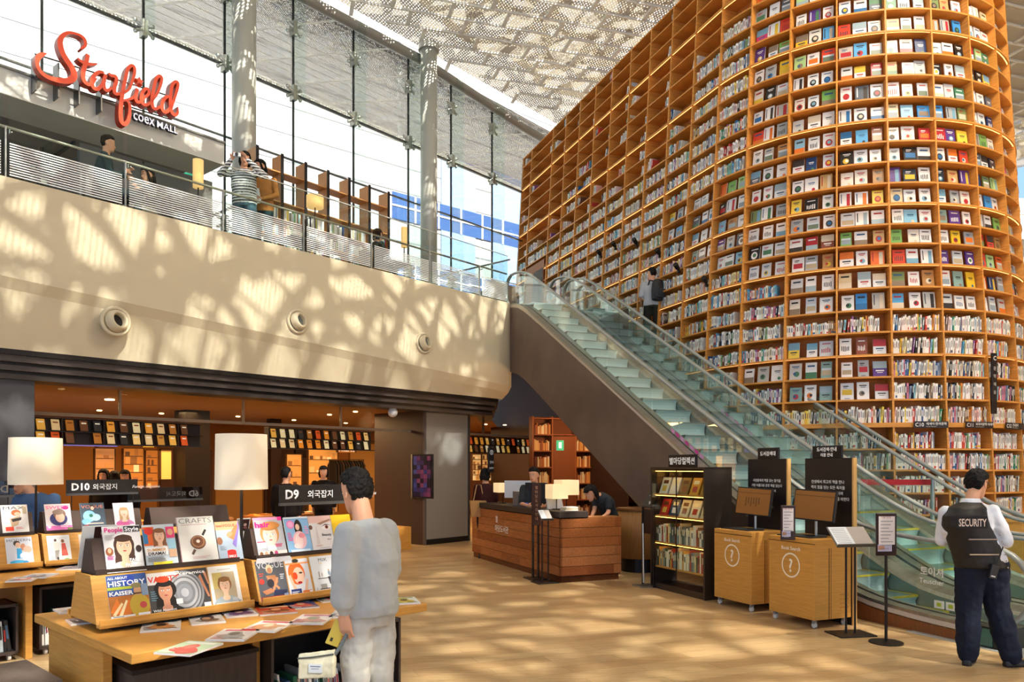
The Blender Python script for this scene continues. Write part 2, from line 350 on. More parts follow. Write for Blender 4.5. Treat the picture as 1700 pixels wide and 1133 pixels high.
# ------------------------------------------------------------ roof: perforated white panels on a grid of white bars
def screen_mat(name, frac, sx=38, sy=20, col='#dbd6c8', tlf=.08):
    m = bpy.data.materials.new(name); m.use_nodes = True; nt = m.node_tree; N = nt.nodes; L = nt.links; N.clear()
    out = N.new('ShaderNodeOutputMaterial'); mix = N.new('ShaderNodeMixShader'); tr = N.new('ShaderNodeBsdfTransparent'); df = N.new('ShaderNodeBsdfDiffuse'); tl = N.new('ShaderNodeBsdfTranslucent'); m2 = N.new('ShaderNodeMixShader')
    df.inputs[0].default_value = (*lin(col), 1); tl.inputs[0].default_value = (*lin(col), 1); m2.inputs[0].default_value = tlf
    tc = N.new('ShaderNodeTexCoord'); mp = N.new('ShaderNodeMapping'); mp.inputs['Scale'].default_value = (sx, sy, 1); mp.inputs['Rotation'].default_value = (0, 0, .6)
    vo = N.new('ShaderNodeTexVoronoi'); vo.inputs['Scale'].default_value = .45; vo.inputs['Randomness'].default_value = .15
    th = N.new('ShaderNodeMath'); th.operation = 'GREATER_THAN'; th.inputs[1].default_value = frac
    L.new(tc.outputs['Object'], mp.inputs[0]); L.new(mp.outputs[0], vo.inputs['Vector']); L.new(vo.outputs['Distance'], th.inputs[0])
    L.new(df.outputs[0], m2.inputs[1]); L.new(tl.outputs[0], m2.inputs[2])
    L.new(th.outputs[0], mix.inputs[0]); L.new(tr.outputs[0], mix.inputs[1]); L.new(m2.outputs[0], mix.inputs[2]); L.new(mix.outputs[0], out.inputs[0])
    return m
ZR = 13.3
SCREEN = screen_mat('perforated_panel', .25)
AR = R(17)            # roof grid direction
ro = Vector((0, 16, 0))
def rw(a, c, z): return Vector((ro.x + a * math.cos(AR) - c * math.sin(AR), ro.y + a * math.sin(AR) + c * math.cos(AR), z))
# roof outline: everything on the near side of the glass wall
def in_roof(p):
    d = p - FO; q = -d.x * math.sin(AF) + d.y * math.cos(AF); return q < QG + 30
m = MB(); m.add([fw(-30, QG + .2, ZR), fw(-30, -24, ZR), fw(22, -30, ZR), fw(22, QG + .2, ZR)], [(0, 1, 2, 3)])
def qof(p): d = p - FO; return -d.x * math.sin(AF) + d.y * math.cos(AF)
m.build('ceiling_roof_screen', SCREEN, kind='structure')
m = MB(); pw, pl = .66, 1.45
whitebar = mat('white_bar', '#e4e2d6', .5)
for j in range(-36, 40):
    c = j * pw
    al, ah = -24, 20
    while al < 20 and qof(rw(al, c, ZR)) > QG: al += .25
    if al > 19: continue
    m.add([rw(al, c - .022, ZR - .06), rw(20, c - .022, ZR - .06), rw(20, c + .022, ZR - .06), rw(al, c + .022, ZR - .06), rw(al, c - .022, ZR - .005), rw(20, c - .022, ZR - .005), rw(20, c + .022, ZR - .005), rw(al, c + .022, ZR - .005)],
          [(0, 3, 2, 1), (0, 1, 5, 4), (3, 7, 6, 2)])
    for i in range(-17, 14):
        a = (i + (j % 3) / 3) * pl
        if qof(rw(a, c, ZR)) > QG: continue
        m.add([rw(a - .05, c, ZR - .05), rw(a + .05, c, ZR - .05), rw(a + .05, c + pw, ZR - .05), rw(a - .05, c + pw, ZR - .05), rw(a - .05, c, ZR - .005), rw(a + .05, c, ZR - .005), rw(a + .05, c + pw, ZR - .005), rw(a - .05, c + pw, ZR - .005)],
              [(0, 3, 2, 1), (0, 4, 7, 3), (1, 2, 6, 5)])
m.build('trim_roof_grid', whitebar, kind='structure')
# branching steel lattice above the panels: it breaks the sunlight into patches
m = MB(); rl = random.Random(3)
def bar(p0, p1, w0, w1, z, bend=0.):
    n = 7; A = []; B = []; d = (p1 - p0); L_ = d.length; d.normalize(); nn = Vector((-d.y, d.x, 0))
    for i in range(n + 1):
        t = i / n; p = p0.lerp(p1, t) + nn * (bend * math.sin(PI * t)); w = w0 + (w1 - w0) * t
        A.append(p + nn * w / 2); B.append(p - nn * w / 2)
    A2 = [Vector((p.x, p.y, z)) for p in A]; B2 = [Vector((p.x, p.y, z)) for p in B]
    m.strip(A2, B2); m.strip([p + Vector((0, 0, .1)) for p in A2], [p + Vector((0, 0, .1)) for p in B2])
zl = ZR + .9
G = .98; pts = {}
for i in range(-26, 30):
    for j in range(-26, 30):
        pts[i, j] = Vector((i * G + rl.uniform(-.32, .32) + (j % 2) * G / 2, j * G * .87 + rl.uniform(-.32, .32), zl)) + Vector((4, 6, 0))
for (i, j), p in pts.items():
    for di, dj in ((1, 0), (0, 1), (-1 if j % 2 == 0 else 1, 1)):
        q = pts.get((i + di, j + dj))
        if q and rl.random() < .86 and qof(p) < QG + .3 and qof(q) < QG + .3: bar(p, q, rl.uniform(.09, .32), rl.uniform(.09, .32), zl, rl.uniform(-.2, .2))
    if rl.random() < .16 and qof(p) < QG:
        m.add([p + Vector((math.cos(a) * .5 * rl.uniform(.6, 1.2), math.sin(a) * .4 * rl.uniform(.6, 1.2), 0)) for a in [k * PI / 4 for k in range(8)]], [tuple(range(8))])
m.build('trim_roof_lattice', mat('lattice_steel', '#e9e2d0', .6), kind='structure')
# unseen opaque sheet added at roof height to keep sun off the tower
m = MB(); m.add([(6.9, 3.2, ZR + .2), (26, 1.0, ZR + .2), (26, 26, ZR + .2), (6.9, 26, ZR + .2)], [(0, 1, 2, 3)], '#d8d0c0'); m.build('ceiling_sun_blocker', VC, kind='structure')
# ------------------------------------------------------------ what stands outside: white office block and the mall wing carrying the sign
t = FE('office_block', label='tall white office block with ribbon windows behind the glass wall', cat='building')
t.location = fw(0, 24, 0); t.rotation_euler = (0, 0, AF - R(10))
MB().box(-60, 60, 0, 6, -2, 46, '#f3f1ee').build('wall', mat('white_cladding', '#8d8c8b', .6), t)
m = MB()
for k in range(34): m.box(-60, 60, -.02, 0, -1 + k * 1.4, -.92 + k * 1.4, '#6f7072')
m.build('cladding_joints', VC, t)
for k, (x0, x1, z0, z1) in enumerate(((15, 60, 15.6, 17.1), (15, 60, 12.1, 13.2), (-26, 12, 2.6, 4.6))):
    f = MB().box(x0, x1, -.06, -.0, z0, z1, '#6f8db5').build('window_band', mat('blue_glass', '#35507c', .15, .2), t)
    m = MB()
    for j in range(int((x1 - x0) / 1.6) + 1): m.box(x0 + j * 1.6 - .05, x0 + j * 1.6 + .05, -.1, -.06, z0, z1, '#f0f0f0')
    m.box(x0, x1, -.1, -.06, (z0 + z1) / 2 - .04, (z0 + z1) / 2 + .04, '#f0f0f0'); m.build('glazing_bars', VC, f)
for x0, x1 in ((18.4, 20.9), (22.2, 24.8), (26, 30)): MB().box(x0, x1, -.05, -.02, 13.3, 20, '#6f83a8').build('blue_cladding', VC, t)
# roof eave running on outside the glass wall
DE = 6.0; ze = CH + (ztr - CH) * (15.4 + DE) / 15.4; sl = (ze - 12.9) / DE
m = MB(); m.add([(u0 - 6, QG + .25, 12.95), (end_u + 6, QG + .25, 12.95), (end_u + 6, QG + DE, ze), (u0 - 6, QG + DE, ze)], [(0, 1, 2, 3)])
o = m.build('ceiling_eave_screen', screen_mat('eave_panel', .25, 30, 60, '#857f7b', .05), kind='structure'); o.location = FO; o.rotation_euler = (0, 0, AF)
m = MB()
for j in range(14):
    c = .25 + j * .43; m.add([(u0 - 6, QG + c, 12.88 + c * sl), (end_u + 6, QG + c, 12.88 + c * sl), (end_u + 6, QG + c + .05, 12.88 + c * sl), (u0 - 6, QG + c + .05, 12.88 + c * sl)], [(0, 1, 2, 3)])
for i in range(28):
    a = u0 - 4 + i * 1.7; m.add([(a, QG + .3, 12.87), (a + .1, QG + .3, 12.87), (a - 1.5, QG + DE, ze - .08), (a - 1.6, QG + DE, ze - .08)], [(0, 1, 2, 3)])
m.box(u0 - 6, end_u + 6, QG + DE, QG + DE + .1, ze - .1, ze + .1)
o = m.build('trim_eave_bars', whitebar, kind='structure'); o.location = FO; o.rotation_euler = (0, 0, AF)

# far wall closing the hall on the right, behind the tower
m = MB(); m.box(9, 40, 33, 33.3, 0, ZR, '#cfc8ba')
for k in range(12): m.box(9, 40, 32.98, 33, 1.1 * k + .5, 1.1 * k + .54, '#a8a296')
m.box(28, 28.3, -8, 33, 0, ZR, '#cfc8ba'); m.build('wall_right', VC, kind='structure')
# ------------------------------------------------------------ upper-floor wing with the big script sign
ub, zb1 = fpx(372, 239, 2.3); zb0 = fpx(372, 274, 2.3)[1]
m = MB(); m.box(-18, ub, 2.3, 3.2, zb0, zb1, '#d2d1c6'); m.box(-18, ub, 2.25, 3.25, zb1, zb1 + .03, '#8d8c84')
o = m.build('wall_wing_beam', mat('grey_green_render', attr=True, rough=.7), kind='structure'); o.location = FO; o.rotation_euler = (0, 0, AF)
m = MB(); m.box(-18, ub - .3, 3.2, 7.5, zb0, zb0 + .05, '#8f8984'); m.box(-18, ub - .6, 7.5, 7.6, 5.3, zb0, '#c4bfb8'); m.box(-18, ub - .3, 3.2, 7.6, zb1 - .05, zb1, '#c9c7bf')
for k in range(6): m.box(-14 + k * 1.7, -13.4 + k * 1.7, 7.4, 7.5, 5.4, 7.1, ['#d4d0c8', '#6a6560', '#b9b4ab', '#8a8782', '#dcd9d2', '#777069'][k])
m.box(ub - 2.2, ub + .3, 3.3, 3.4, 5.3, zb0, '#8a8680')
for k in range(9): m.box(-14 + k * 1.2, -13.96 + k * 1.2, 3.3, 7.4, zb0 - .05, zb0, '#3e3a38')
o = m.build('wall_wing_interior', VC, kind='structure'); o.location = FO; o.rotation_euler = (0, 0, AF)
S_STROKES = [
 ([(520,312),(498,318),(522,296),(520,262),(496,236),(462,222),(420,216),(386,232),(368,262),(368,300),(382,345),(405,385),(430,420),(448,455),(452,488),(436,510),(405,518),(360,514),(310,502),(262,478),(232,440),(222,400),(232,366),(255,352),(282,346)], [2,8,14,16,14,12,14,18,22,25,26,27,28,29,29,28,26,24,20,17,16,18,22,18,3]),
 ([(474,374),(492,392),(524,408),(560,414),(598,410)], [8,14,17,14,5]), ([(540,352),(530,395),(515,440),(508,485),(518,520),(545,540),(572,528),(590,500)], [17,19,20,20,19,16,12,9]),
 ([(640,468),(610,462),(578,485),(564,525),(574,560),(600,568),(625,545),(642,505),(650,478)], [12,15,17,18,18,17,15,14,12]), ([(650,478),(638,525),(642,565),(662,578),(688,560)], [16,17,17,15,10]),
 ([(668,468),(682,484),(712,492),(716,520),(704,560),(706,592),(725,600),(752,592)], [10,15,16,17,18,18,15,12]),
 ([(745,596),(790,575),(815,520),(830,465),(826,430),(806,424),(786,450),(772,505),(758,570),(748,640),(742,710),(746,765),(764,788),(788,770),(800,715),(798,665),(778,640),(758,642)], [9,12,14,15,15,15,16,17,18,19,20,21,20,17,15,14,12,9]),
 ([(758,642),(800,632),(832,612),(846,572)], [9,12,13,13]), ([(848,568),(836,612),(842,646),(864,650),(890,628)], [16,17,17,14,11]),
 ([(886,626),(914,604),(918,578),(900,568),(880,590),(870,630),(882,662),(906,668),(936,648)], [11,14,15,15,16,17,17,15,11]),
 ([(934,648),(968,600),(992,540),(998,500),(982,488),(962,512),(948,570),(938,630),(942,680),(962,694),(990,678)], [10,13,15,15,15,16,17,18,18,15,11]),
 ([(1062,628),(1035,616),(1008,640),(1000,684),(1014,712),(1038,706),(1058,672),(1068,640)], [12,15,17,18,18,16,14,13]),
 ([(1058,690),(1076,630),(1096,565),(1098,530),(1080,526),(1062,552),(1054,612),(1052,670),(1062,716),(1082,732),(1098,716),(1098,682)], [12,14,15,15,15,16,17,18,18,17,12,5])]
def cat_rom(P, n=5):
    out = []
    for i in range(len(P) - 1):
        p0 = P[max(i - 1, 0)]; p1 = P[i]; p2 = P[i + 1]; p3 = P[min(i + 2, len(P) - 1)]
        for k in range(n):
            t = k / n
            out.append(tuple(.5 * ((2 * b) + (-a + c) * t + (2 * a - 5 * b + 4 * c - d) * t * t + (-a + 3 * b - 3 * c + d) * t ** 3) for a, b, c, d in zip(p0, p1, p2, p3)))
    out.append(tuple(P[-1])); return out
t = FE('illuminated_sign', label='large orange script sign on the grey beam above the upper floor', cat='sign')
def sg(cx, cy, q=2.0): return fpx(cx / 3.778, cy / 3.778, q)
NAMES = list('Starfieeld')
for k, (P, Wd) in enumerate(S_STROKES):
    Q = cat_rom([(x, y, w) for (x, y), w in zip(P, Wd)])
    m = MB(); fr = []; bk = []
    L_, R_ = [], []
    uvw = [(*sg(x, y), w) for x, y, w in Q]
    for i, (u, z, w) in enumerate(uvw):
        a = uvw[max(i - 1, 0)]; c = uvw[min(i + 1, len(uvw) - 1)]; d = Vector((c[0] - a[0], c[1] - a[1])).normalized(); n_ = Vector((-d.y, d.x)); h = w * .00152 * 1.12
        L_.append((u + n_.x * h, z + n_.y * h)); R_.append((u - n_.x * h, z - n_.y * h))
    qf, qb = 1.92 - k * .002, 2.06
    f1 = [(p[0], qf, p[1]) for p in L_]; f2 = [(p[0], qf, p[1]) for p in R_]; b1 = [(p[0], qb, p[1]) for p in L_]; b2 = [(p[0], qb, p[1]) for p in R_]
    m.strip(f1, f2, '#ea4310'); m.strip(f1, b1, '#98290a'); m.strip(f2, b2, '#98290a'); m.add([f1[0], f2[0], b2[0], b1[0], f1[-1], f2[-1], b2[-1], b1[-1]], [(0, 1, 2, 3), (4, 5, 6, 7)], '#98290a')
    m.build('letter_stroke', mat('sign_face', attr=True, rough=.4, emit=.12), t)
m = MB(); cx_, cz_ = sg(864, 518); P = []
for i in range(10):
    r_ = .075 if i % 2 == 0 else .034; P.append((cx_ + r_ * math.sin(2 * PI * i / 10), cz_ + r_ * math.cos(2 * PI * i / 10)))
m.prism(P, 1.92, 2.05, 'y', '#ea4310'); m.build('star_dot', mat('sign_face'), t)
m = MB(); m.tube([(sg(232, 325)[0], 2.1, sg(232, 325)[1]), (sg(1098, 640)[0], 2.1, sg(1098, 640)[1] + .12)], .012, 6, '#5a5a58'); m.tube([(sg(232, 400)[0], 2.12, sg(232, 470)[1]), (sg(1098, 740)[0], 2.12, sg(1098, 740)[1])], .012, 6, '#5a5a58')
for x in (240, 380, 510, 650): m.box(sg(x, 500)[0] - .01, sg(x, 500)[0] + .01, 2.08, 2.3, sg(x, 330 + (x - 232) * .36)[1] - .55, sg(x, 330 + (x - 232) * .36)[1], '#6a6a68')
m.build('mounting_frame', VCM, t)
t = FE('illuminated_sign', label='small white letters under the orange script sign', cat='sign')
ua, za = sg(838, 738, 2.15); ue, ze = sg(1118, 822, 2.15)
wm = ue - ua; m = MB(); m.text('coex', .26, ua, za - .02, 2.16, '#f6f8ff', ext=.0, bold=.01, width=wm * .47); m.text('MALL', .17, ua + wm * .52, za - .02, 2.16, '#f6f8ff', ext=.0, bold=.01, width=wm * .48); m.build('lettering_face', mat('white_sign_face', attr=True, rough=.5, emit=.5), t)
m = MB(); m.text('coex', .26, ua, za - .02, 2.20, '#39414e', ext=.035, bold=.01, width=wm * .47); m.text('MALL', .17, ua + wm * .52, za - .02, 2.20, '#39414e', ext=.035, bold=.01, width=wm * .48); m.build('letter_returns', VC, t)

# ------------------------------------------------------------ the book tower
TX, TY, TR, TWD, TS0, TK, TA = 3.4034, 14.4898, 3.5231, .8947, 2.8233, .0591, .3665
Td = Vector((-math.sin(TA), math.cos(TA), 0)); Tn = Vector((-math.cos(TA), -math.sin(TA), 0)); Tc = Vector((TX, TY, 0)) - Tn * TR
def S(i): return TS0 + (i - 14) * TWD
def tw(s, z, off=0.0):
    """point of the tower face: s along the base, z height, off outwards; the face leans back"""
    if s <= 0: P = Vector((TX, TY, 0)) - Td * s; n_ = Tn
    elif s < TR * PI: th = s / TR; n_ = Tn * math.cos(th) - Td * math.sin(th); P = Tc + n_ * TR
    else: n_ = -Tn; P = Tc - Tn * TR + Td * (s - TR * PI)
    return P + n_ * (off - TK * z) + Vector((0, 0, z)), n_
YP = [854, 818, 780, 745, 708, 663, 625, 588, 550, 513, 476, 439, 404, 371, 337, 302.5, 267, 233, 196, 160, 123, 87, 49, 12]
ZS = []
for y in YP:
    z = 5.
    for _ in range(20): z = CH + (HY - y) / F * (12.36 + .045 * z)
    ZS.append(z)
while len(ZS) < 29: ZS.append(ZS[-1] + .365)
ZS[4] -= .0
BRIGHT = {22, 18, 14, 11, 7, 4, 26}
I0, I1 = -.6, 26.0
VERT = [-.6, .2] + list(range(2, 27))
def ss(a, b, n): return [a + (b - a) * k / n for k in range(n + 1)]
tower = empty('curved_bookcase', tw(S(14), 0)[0], 0, label='towering curved oak bookcase that leans back and rounds towards the right', cat='bookcase')
Tinv = Matrix.Translation(-tower.location)
def TM(): m = MB(); m.M = Tinv; return m
SMP = ss(S(I0), 0, 10) + [TR * PI * k / 40 for k in range(1, 41)] + ss(TR * PI, S(I1), 4)[1:]
DEP = .32
Z0, Z1 = .0, ZS[-1] + .30
m = TM(); m.strip([tw(s, .0, -DEP)[0] for s in SMP], [tw(s, Z1, -DEP)[0] for s in SMP]); m.build('back_panel', mat('shelf_back', '#c0752c', .6, noise=.15, nscale=3, stretch=(1, 1, 10)), tower)
def board(z0, z1, o1=0.0, o0=-DEP):
    m = TM(); f0 = [tw(s, z0, o1)[0] for s in SMP]; f1 = [tw(s, z1, o1)[0] for s in SMP]; b0 = [tw(s, z0, o0)[0] for s in SMP]; b1 = [tw(s, z1, o0)[0] for s in SMP]
    m.strip(f0, f1); m.strip(f0, b0); m.strip(f1, b1); return m
LED = mat('led_strip', '#ffc878', emit=2.3)
for k, z in enumerate(ZS + [ZS[-1] + .30]):
    if k == 4: board(z - .02, z + .055, .015).build('sign_board_rail', WSH, tower); continue
    o = board(z - .028, z, .01 if k in BRIGHT else 0).build('shelf_board', WSH, tower)
    if k in BRIGHT:
        m = TM(); m.strip([tw(s, z - .030, -.012)[0] for s in SMP], [tw(s, z - .030, -.03)[0] for s in SMP]); m.build('led_strip', LED, o)
for i in VERT:
    s = S(i); m = TM(); hw = .016
    for a in (-hw, hw):
        m.add([tw(s + a, Z0, .006)[0], tw(s + a, Z1, .006)[0], tw(s + a, Z1, -DEP)[0], tw(s + a, Z0, -DEP)[0]], [(0, 1, 2, 3)])
    m.add([tw(s - hw, Z0, .006)[0], tw(s + hw, Z0, .006)[0], tw(s + hw, Z1, .006)[0], tw(s - hw, Z1, .006)[0]], [(0, 1, 2, 3)]); m.build('upright', WSH, tower)
m = TM(); m.strip([tw(s, 0, .28)[0] for s in SMP], [tw(s, .86, .28)[0] for s in SMP]); m.strip([tw(s, .86, .30)[0] for s in SMP], [tw(s, .86, -.2)[0] for s in SMP]); m.strip([tw(s, .82, .30)[0] for s in SMP], [tw(s, .86, .30)[0] for s in SMP])
m.build('plinth_ledge', WLT, tower)
m = TM(); e = I0 - .05
m.add([tw(S(e), 0, .01)[0], tw(S(e), Z1, .01)[0], tw(S(e), Z1, -.6)[0], tw(S(e), 0, -.6)[0]], [(0, 1, 2, 3)], '#b9b4aa'); m.build('end_panel', VC, tower)

# signs on the band
for i, txt, big in ((15, '에세이·한국문학', 'C10'), (16, '외국어문학·에세이', 'C11'), (17, '한국문학', 'C12'), (18, '소설', 'C13')):
    s = S(i + .66 if i < 18 else i + .55); P, n_ = tw(s, ZS[4], .035); rz = math.atan2(n_.x, -n_.y)
    t = empty('shelf_sign', P, rz, label='small black %s sign on the shelf band of the tower' % big, cat='sign', group='shelf band signs')
    w = .56; MB().box(-w / 2, w / 2, -.006, .006, -.035, .072, '#2b1d16').build('sign_plate', VCG, t)
    MB().text(big, .085, -w / 2 + .02, -.012, -.008, '#f4efe6', bold=.012).text(txt, .05, -w / 2 + .20, .014, -.008, '#f4efe6', bold=.01).text('Korean literature', .024, -w / 2 + .20, -.018, -.008, '#d8d0c4').build('lettering', VC, t)
# ------------------------------------------------------------ books on the tower
PAL_SP = ['#eae6dc'] * 9 + ['#f4f2ee'] * 6 + ['#cfe0e6', '#e6dcc0', '#dfe8d8', '#efdcd4'] * 2 + ['#dcd6c8'] * 3 + ['#f3f1ea'] * 3 + ['#c9c3b6', '#d9c9a8', '#e8d9a0', '#7f8ea3', '#3a5c8a', '#2b6ca8', '#5aa3c8', '#8cc3cf', '#3f8a6a', '#7fae7a', '#a9302b', '#c9483a', '#d98a3a', '#e5b83f', '#efd35a', '#2a2725', '#3b3531', '#1d2a44', '#8a5a8f', '#c77d93', '#e7b9b0', '#6a4a36', '#9a7b58', '#b0bcc4', '#6f7a80']
PAL_FC = ['#ecebe6'] * 16 + ['#dfe3e2'] * 9 + ['#cfd4d4', '#c4c6c0', '#e6e0d0', '#a9b0b0'] * 2 + ['#c8cdd0', '#b9b7ae', '#e9dfc8', '#d8c79c', '#3b8fd0', '#5aa9dc', '#89bfd8', '#23406e', '#2a3440', '#26221f', '#1c1a1b', '#5c6670', '#3f7f5e', '#78b05a', '#a9cf8a', '#e6c02f', '#f0d24c', '#e46a2c', '#d8452f', '#b32b35', '#d6336c', '#5b3c86', '#7a8c58', '#b5854f', '#c9a36a', '#8a4b3a', '#87a9a0']
def cname(h):
    r, g, b = [int(h[i:i + 2], 16) for i in (1, 3, 5)]; mx, mn = max(r, g, b), min(r, g, b)
    if mx < 75: return 'black' if b < 60 else 'dark navy'
    if mn > 225: return 'white'
    if mx - mn < 28: return 'pale grey' if mx > 175 else 'grey'
    if r >= g >= b: return 'cream' if mn > 150 else ('yellow' if g > .75 * r and r > 200 else ('orange' if g > .42 * r and r > 200 else ('tan' if r > 150 and g > 110 else ('red' if g < 90 and r > 140 else 'brown'))))
    if r > g and b > g: return 'pink' if r > 190 else 'purple'
    if b > r and b >= g: return 'light blue' if mx > 185 else ('blue' if mx > 120 else 'navy')
    return 'green' if g > 100 else 'dark green'
ORD = ['first', 'second', 'third', 'fourth', 'fifth', 'sixth', 'seventh', 'eighth', 'ninth', 'tenth', 'eleventh', 'twelfth', 'thirteenth', 'fourteenth', 'fifteenth', 'sixteenth', 'seventeenth', 'eighteenth', 'nineteenth', 'twentieth', 'twenty-first', 'twenty-second', 'twenty-third', 'twenty-fourth', 'twenty-fifth', 'twenty-sixth', 'twenty-seventh', 'twenty-eighth', 'twenty-ninth', 'thirtieth']
def colname(c):
    if c >= 18: return 'bay C13' if c == 18 else '%s bay past C13' % ORD[c - 19]
    if c >= 15: return 'bay C%d' % (c - 5)
    return '%s bay left of C10' % ORD[14 - c]
def rowname(k): return '%s shelf %s the sign band' % (ORD[abs(k - 4) - (0 if k < 4 else -0) - (0 if k != 4 else -1)] if k != 4 else 'first', 'below' if k < 4 else 'above') if k != 4 else 'shelf on the sign band'
def rowname(k):
    if k >= 4: return '%s shelf above sign band' % ORD[k - 4]
    return '%s shelf below sign band' % ORD[3 - k]
def kind(c, k):
    if c >= 15: return 'F' if k >= 9 else 'S'
    if c in (13, 14): return 'F' if (k >= 9 or 5 <= k <= 7) else 'S'
    if c == 12: return 'F' if (k >= 11 or k == 6) else 'S'
    if c == 11: return 'F' if (12 <= k <= 16) else ('S' if k < 25 else 'E')
    if c == 10: return 'F' if 13 <= k <= 16 else ('S' if k < 24 else 'E')
    if c == 9 and k in (15, 16): return 'F'
    if k >= 24: return 'E'
    if k >= 20: return 'H' if rb.random() < .6 else 'E'
    return 'S'
rb = random.Random(11)
SPN = []; FCE = []
cells = [(-.6, .2, -1), (.2, 2, 0)] + [(i, i + 1, i) for i in range(2, 22)]
for a, b_, c in cells:
    for k in range(len(ZS)):
        z = ZS[k] + (.055 if k == 4 else 0); zn = (ZS[k + 1] if k + 1 < len(ZS) else ZS[-1] + .3) - .03; H = zn - z
        if (c < 9 and ZS[k] < 5.0) or (c == 0 and ZS[k] < 7.7): continue
        kd = kind(c, k); sa, sb = S(a) + .025, S(b_) - .025; Wd = sb - sa
        if kd == 'F':
            n_ = 3
            for j in range(n_):
                w = rb.uniform(.165, .205) if rb.random() < .8 else .215; h = min(H - .045, rb.uniform(.25, .31)); s = sa + Wd * (j + .5) / n_ + rb.uniform(-.03, .03)
                if c in (18, 19, 20) and rb.random() < .06: continue
                FCE.append((s, z, w, h, rb.choice(PAL_FC), c, k, j, rb.randrange(10), rb.random()))
        elif kd in 'SHE':
            fill = {'S': rb.choice([1, 1, 1, .93, .8]), 'H': rb.uniform(.15, .75), 'E': rb.choice([0, 0, 0, .15, .25])}[kd]
            if k in (5, 6) and c == 16: fill = .97
            x = sa + (Wd * (1 - fill) if kd in 'HE' and rb.random() < .6 else 0); x1 = x + Wd * fill; j = 0; base = rb.uniform(.2, .25)
            if c >= 14 and k <= 8: base = .245
            theme = rb.sample(PAL_SP, 4)
            while x < x1 - .02:
                w = rb.uniform(.016, .036) if c >= 14 else rb.uniform(.018, .045)
                if kd != 'S': w = rb.uniform(.02, .06)
                h = min(H - .02, base * rb.uniform(.86, 1.12)); col = rb.choice(theme if rb.random() < .4 else PAL_SP)
                tilt = rb.choice([0, 0, 0, 0, 0, .1]) if kd == 'S' else rb.choice([0, .1, .3])
                SPN.append((x + w / 2, z, w, h, col, c, k, j, tilt, rb.random())); x += w + (.0015 if not tilt else .02 + tilt * .1); j += 1
def visible(s, z):
    P, n_ = tw(s, z, 0); px = CX + F * P.x / P.y; py = HY - F * (P.z - CH) / P.y
    f = max(0, -(n_.x * P.x + n_.y * P.y) / math.hypot(P.x, P.y))
    if not (0 < px < 1698 and 5 < py < 860): return 0
    if py > 602 + .651 * (px - 1255) - 4: return 0
    if 1560 < px < 1665 and py > 785: return 0
    return f / P.y ** 2
FCE.sort(key=lambda b: -visible(b[0], b[1]) * b[2]); SPN.sort(key=lambda b: -visible(b[0], b[1]) * (b[2] + .02))
def face_book(m, w, h, col, pat, rr):
    """face-out book leaning back: cover with title block and picture"""
    q = random.Random(int(rr * 1e6)); d = .02; lean = -.14; m.M = m.M @ Matrix.Rotation(lean, 4, 'X')
    m.box(-w / 2, w / 2, 0, d, 0, h, col); m.box(-w / 2 + .003, w / 2 + .0008, .002, d - .002, .002, h + .0008, '#efeadd')
    r, g, b = [int(col[i:i + 2], 16) for i in (1, 3, 5)]; dark = (r + g + b) < 330
    ink = '#f2efe8' if dark else q.choice(['#2b2b2e', '#3a3f4a', '#b03030', '#2f5c86', '#44403a']); acc = q.choice(['#e0762c', '#2d6ea3', '#d9b83a', '#4b7d58', '#b5303a', '#79a9bf', '#8a7a66', '#3a3532', '#d9cbb0', '#9fb5bb'])
    y = -.0012
    def rec(x0, x1, z0, z1, c): m.add([(x0 * w, y, z0 * h), (x1 * w, y, z0 * h), (x1 * w, y, z1 * h), (x0 * w, y, z1 * h)], [(0, 1, 2, 3)], c)
    def disc(x, z, r_, c, yy=-.0016, n=10, sy=1.0): m.add([(x * w + math.cos(2 * PI * i / n) * r_, yy, z * h + math.sin(2 * PI * i / n) * r_ * sy) for i in range(n)], [tuple(range(n))], c)
    if pat in (0, 1): rec(-.3, .3, .78, .84, ink); rec(-.2, .2, .7, .735, ink); disc(q.uniform(-.1, .1), .36, w * .24, acc); disc(q.uniform(-.12, .12), .38, w * .13, ink, -.002)
    elif pat == 2: rec(-.5, .5, 0, .42, acc); rec(-.32, .32, .74, .84, ink)
    elif pat == 3: rec(-.38, .38, .3, .62, acc); rec(-.3, .1, .78, .84, ink); rec(-.3, .0, .7, .73, ink); rec(-.2, .2, .08, .11, ink)
    elif pat == 4: rec(-.5, .5, .55, 1, acc); rec(-.3, .3, .36, .44, ink); rec(-.2, .2, .26, .29, ink)
    elif pat == 5:
        for i in range(5): rec(-.34 + .14 * i, -.27 + .14 * i, .25 + .05 * q.random(), .5 + .1 * q.random(), ink)
        rec(-.3, .3, .8, .86, ink)
    elif pat == 6: rec(-.3, .34, .82, .88, ink); disc(.0, .42, w * .3, ink, sy=1.1); disc(.02, .44, w * .17, acc, -.002)
    elif pat == 7: rec(.1, .38, .1, .9, acc); rec(-.38, -.3, .3, .9, ink)
    elif pat == 8: rec(-.42, .42, .2, .5, q.choice(['#8f9ea8', '#b9a98a', '#6e7f6a'])); rec(-.42, .42, .5, .62, q.choice(['#c9d6dd', '#dfe7e8'])); rec(-.3, .3, .8, .87, ink)
    else: rec(-.25, .25, .62, .68, ink); rec(-.2, .2, .54, .57, ink); disc(.15, .2, w * .13, acc)
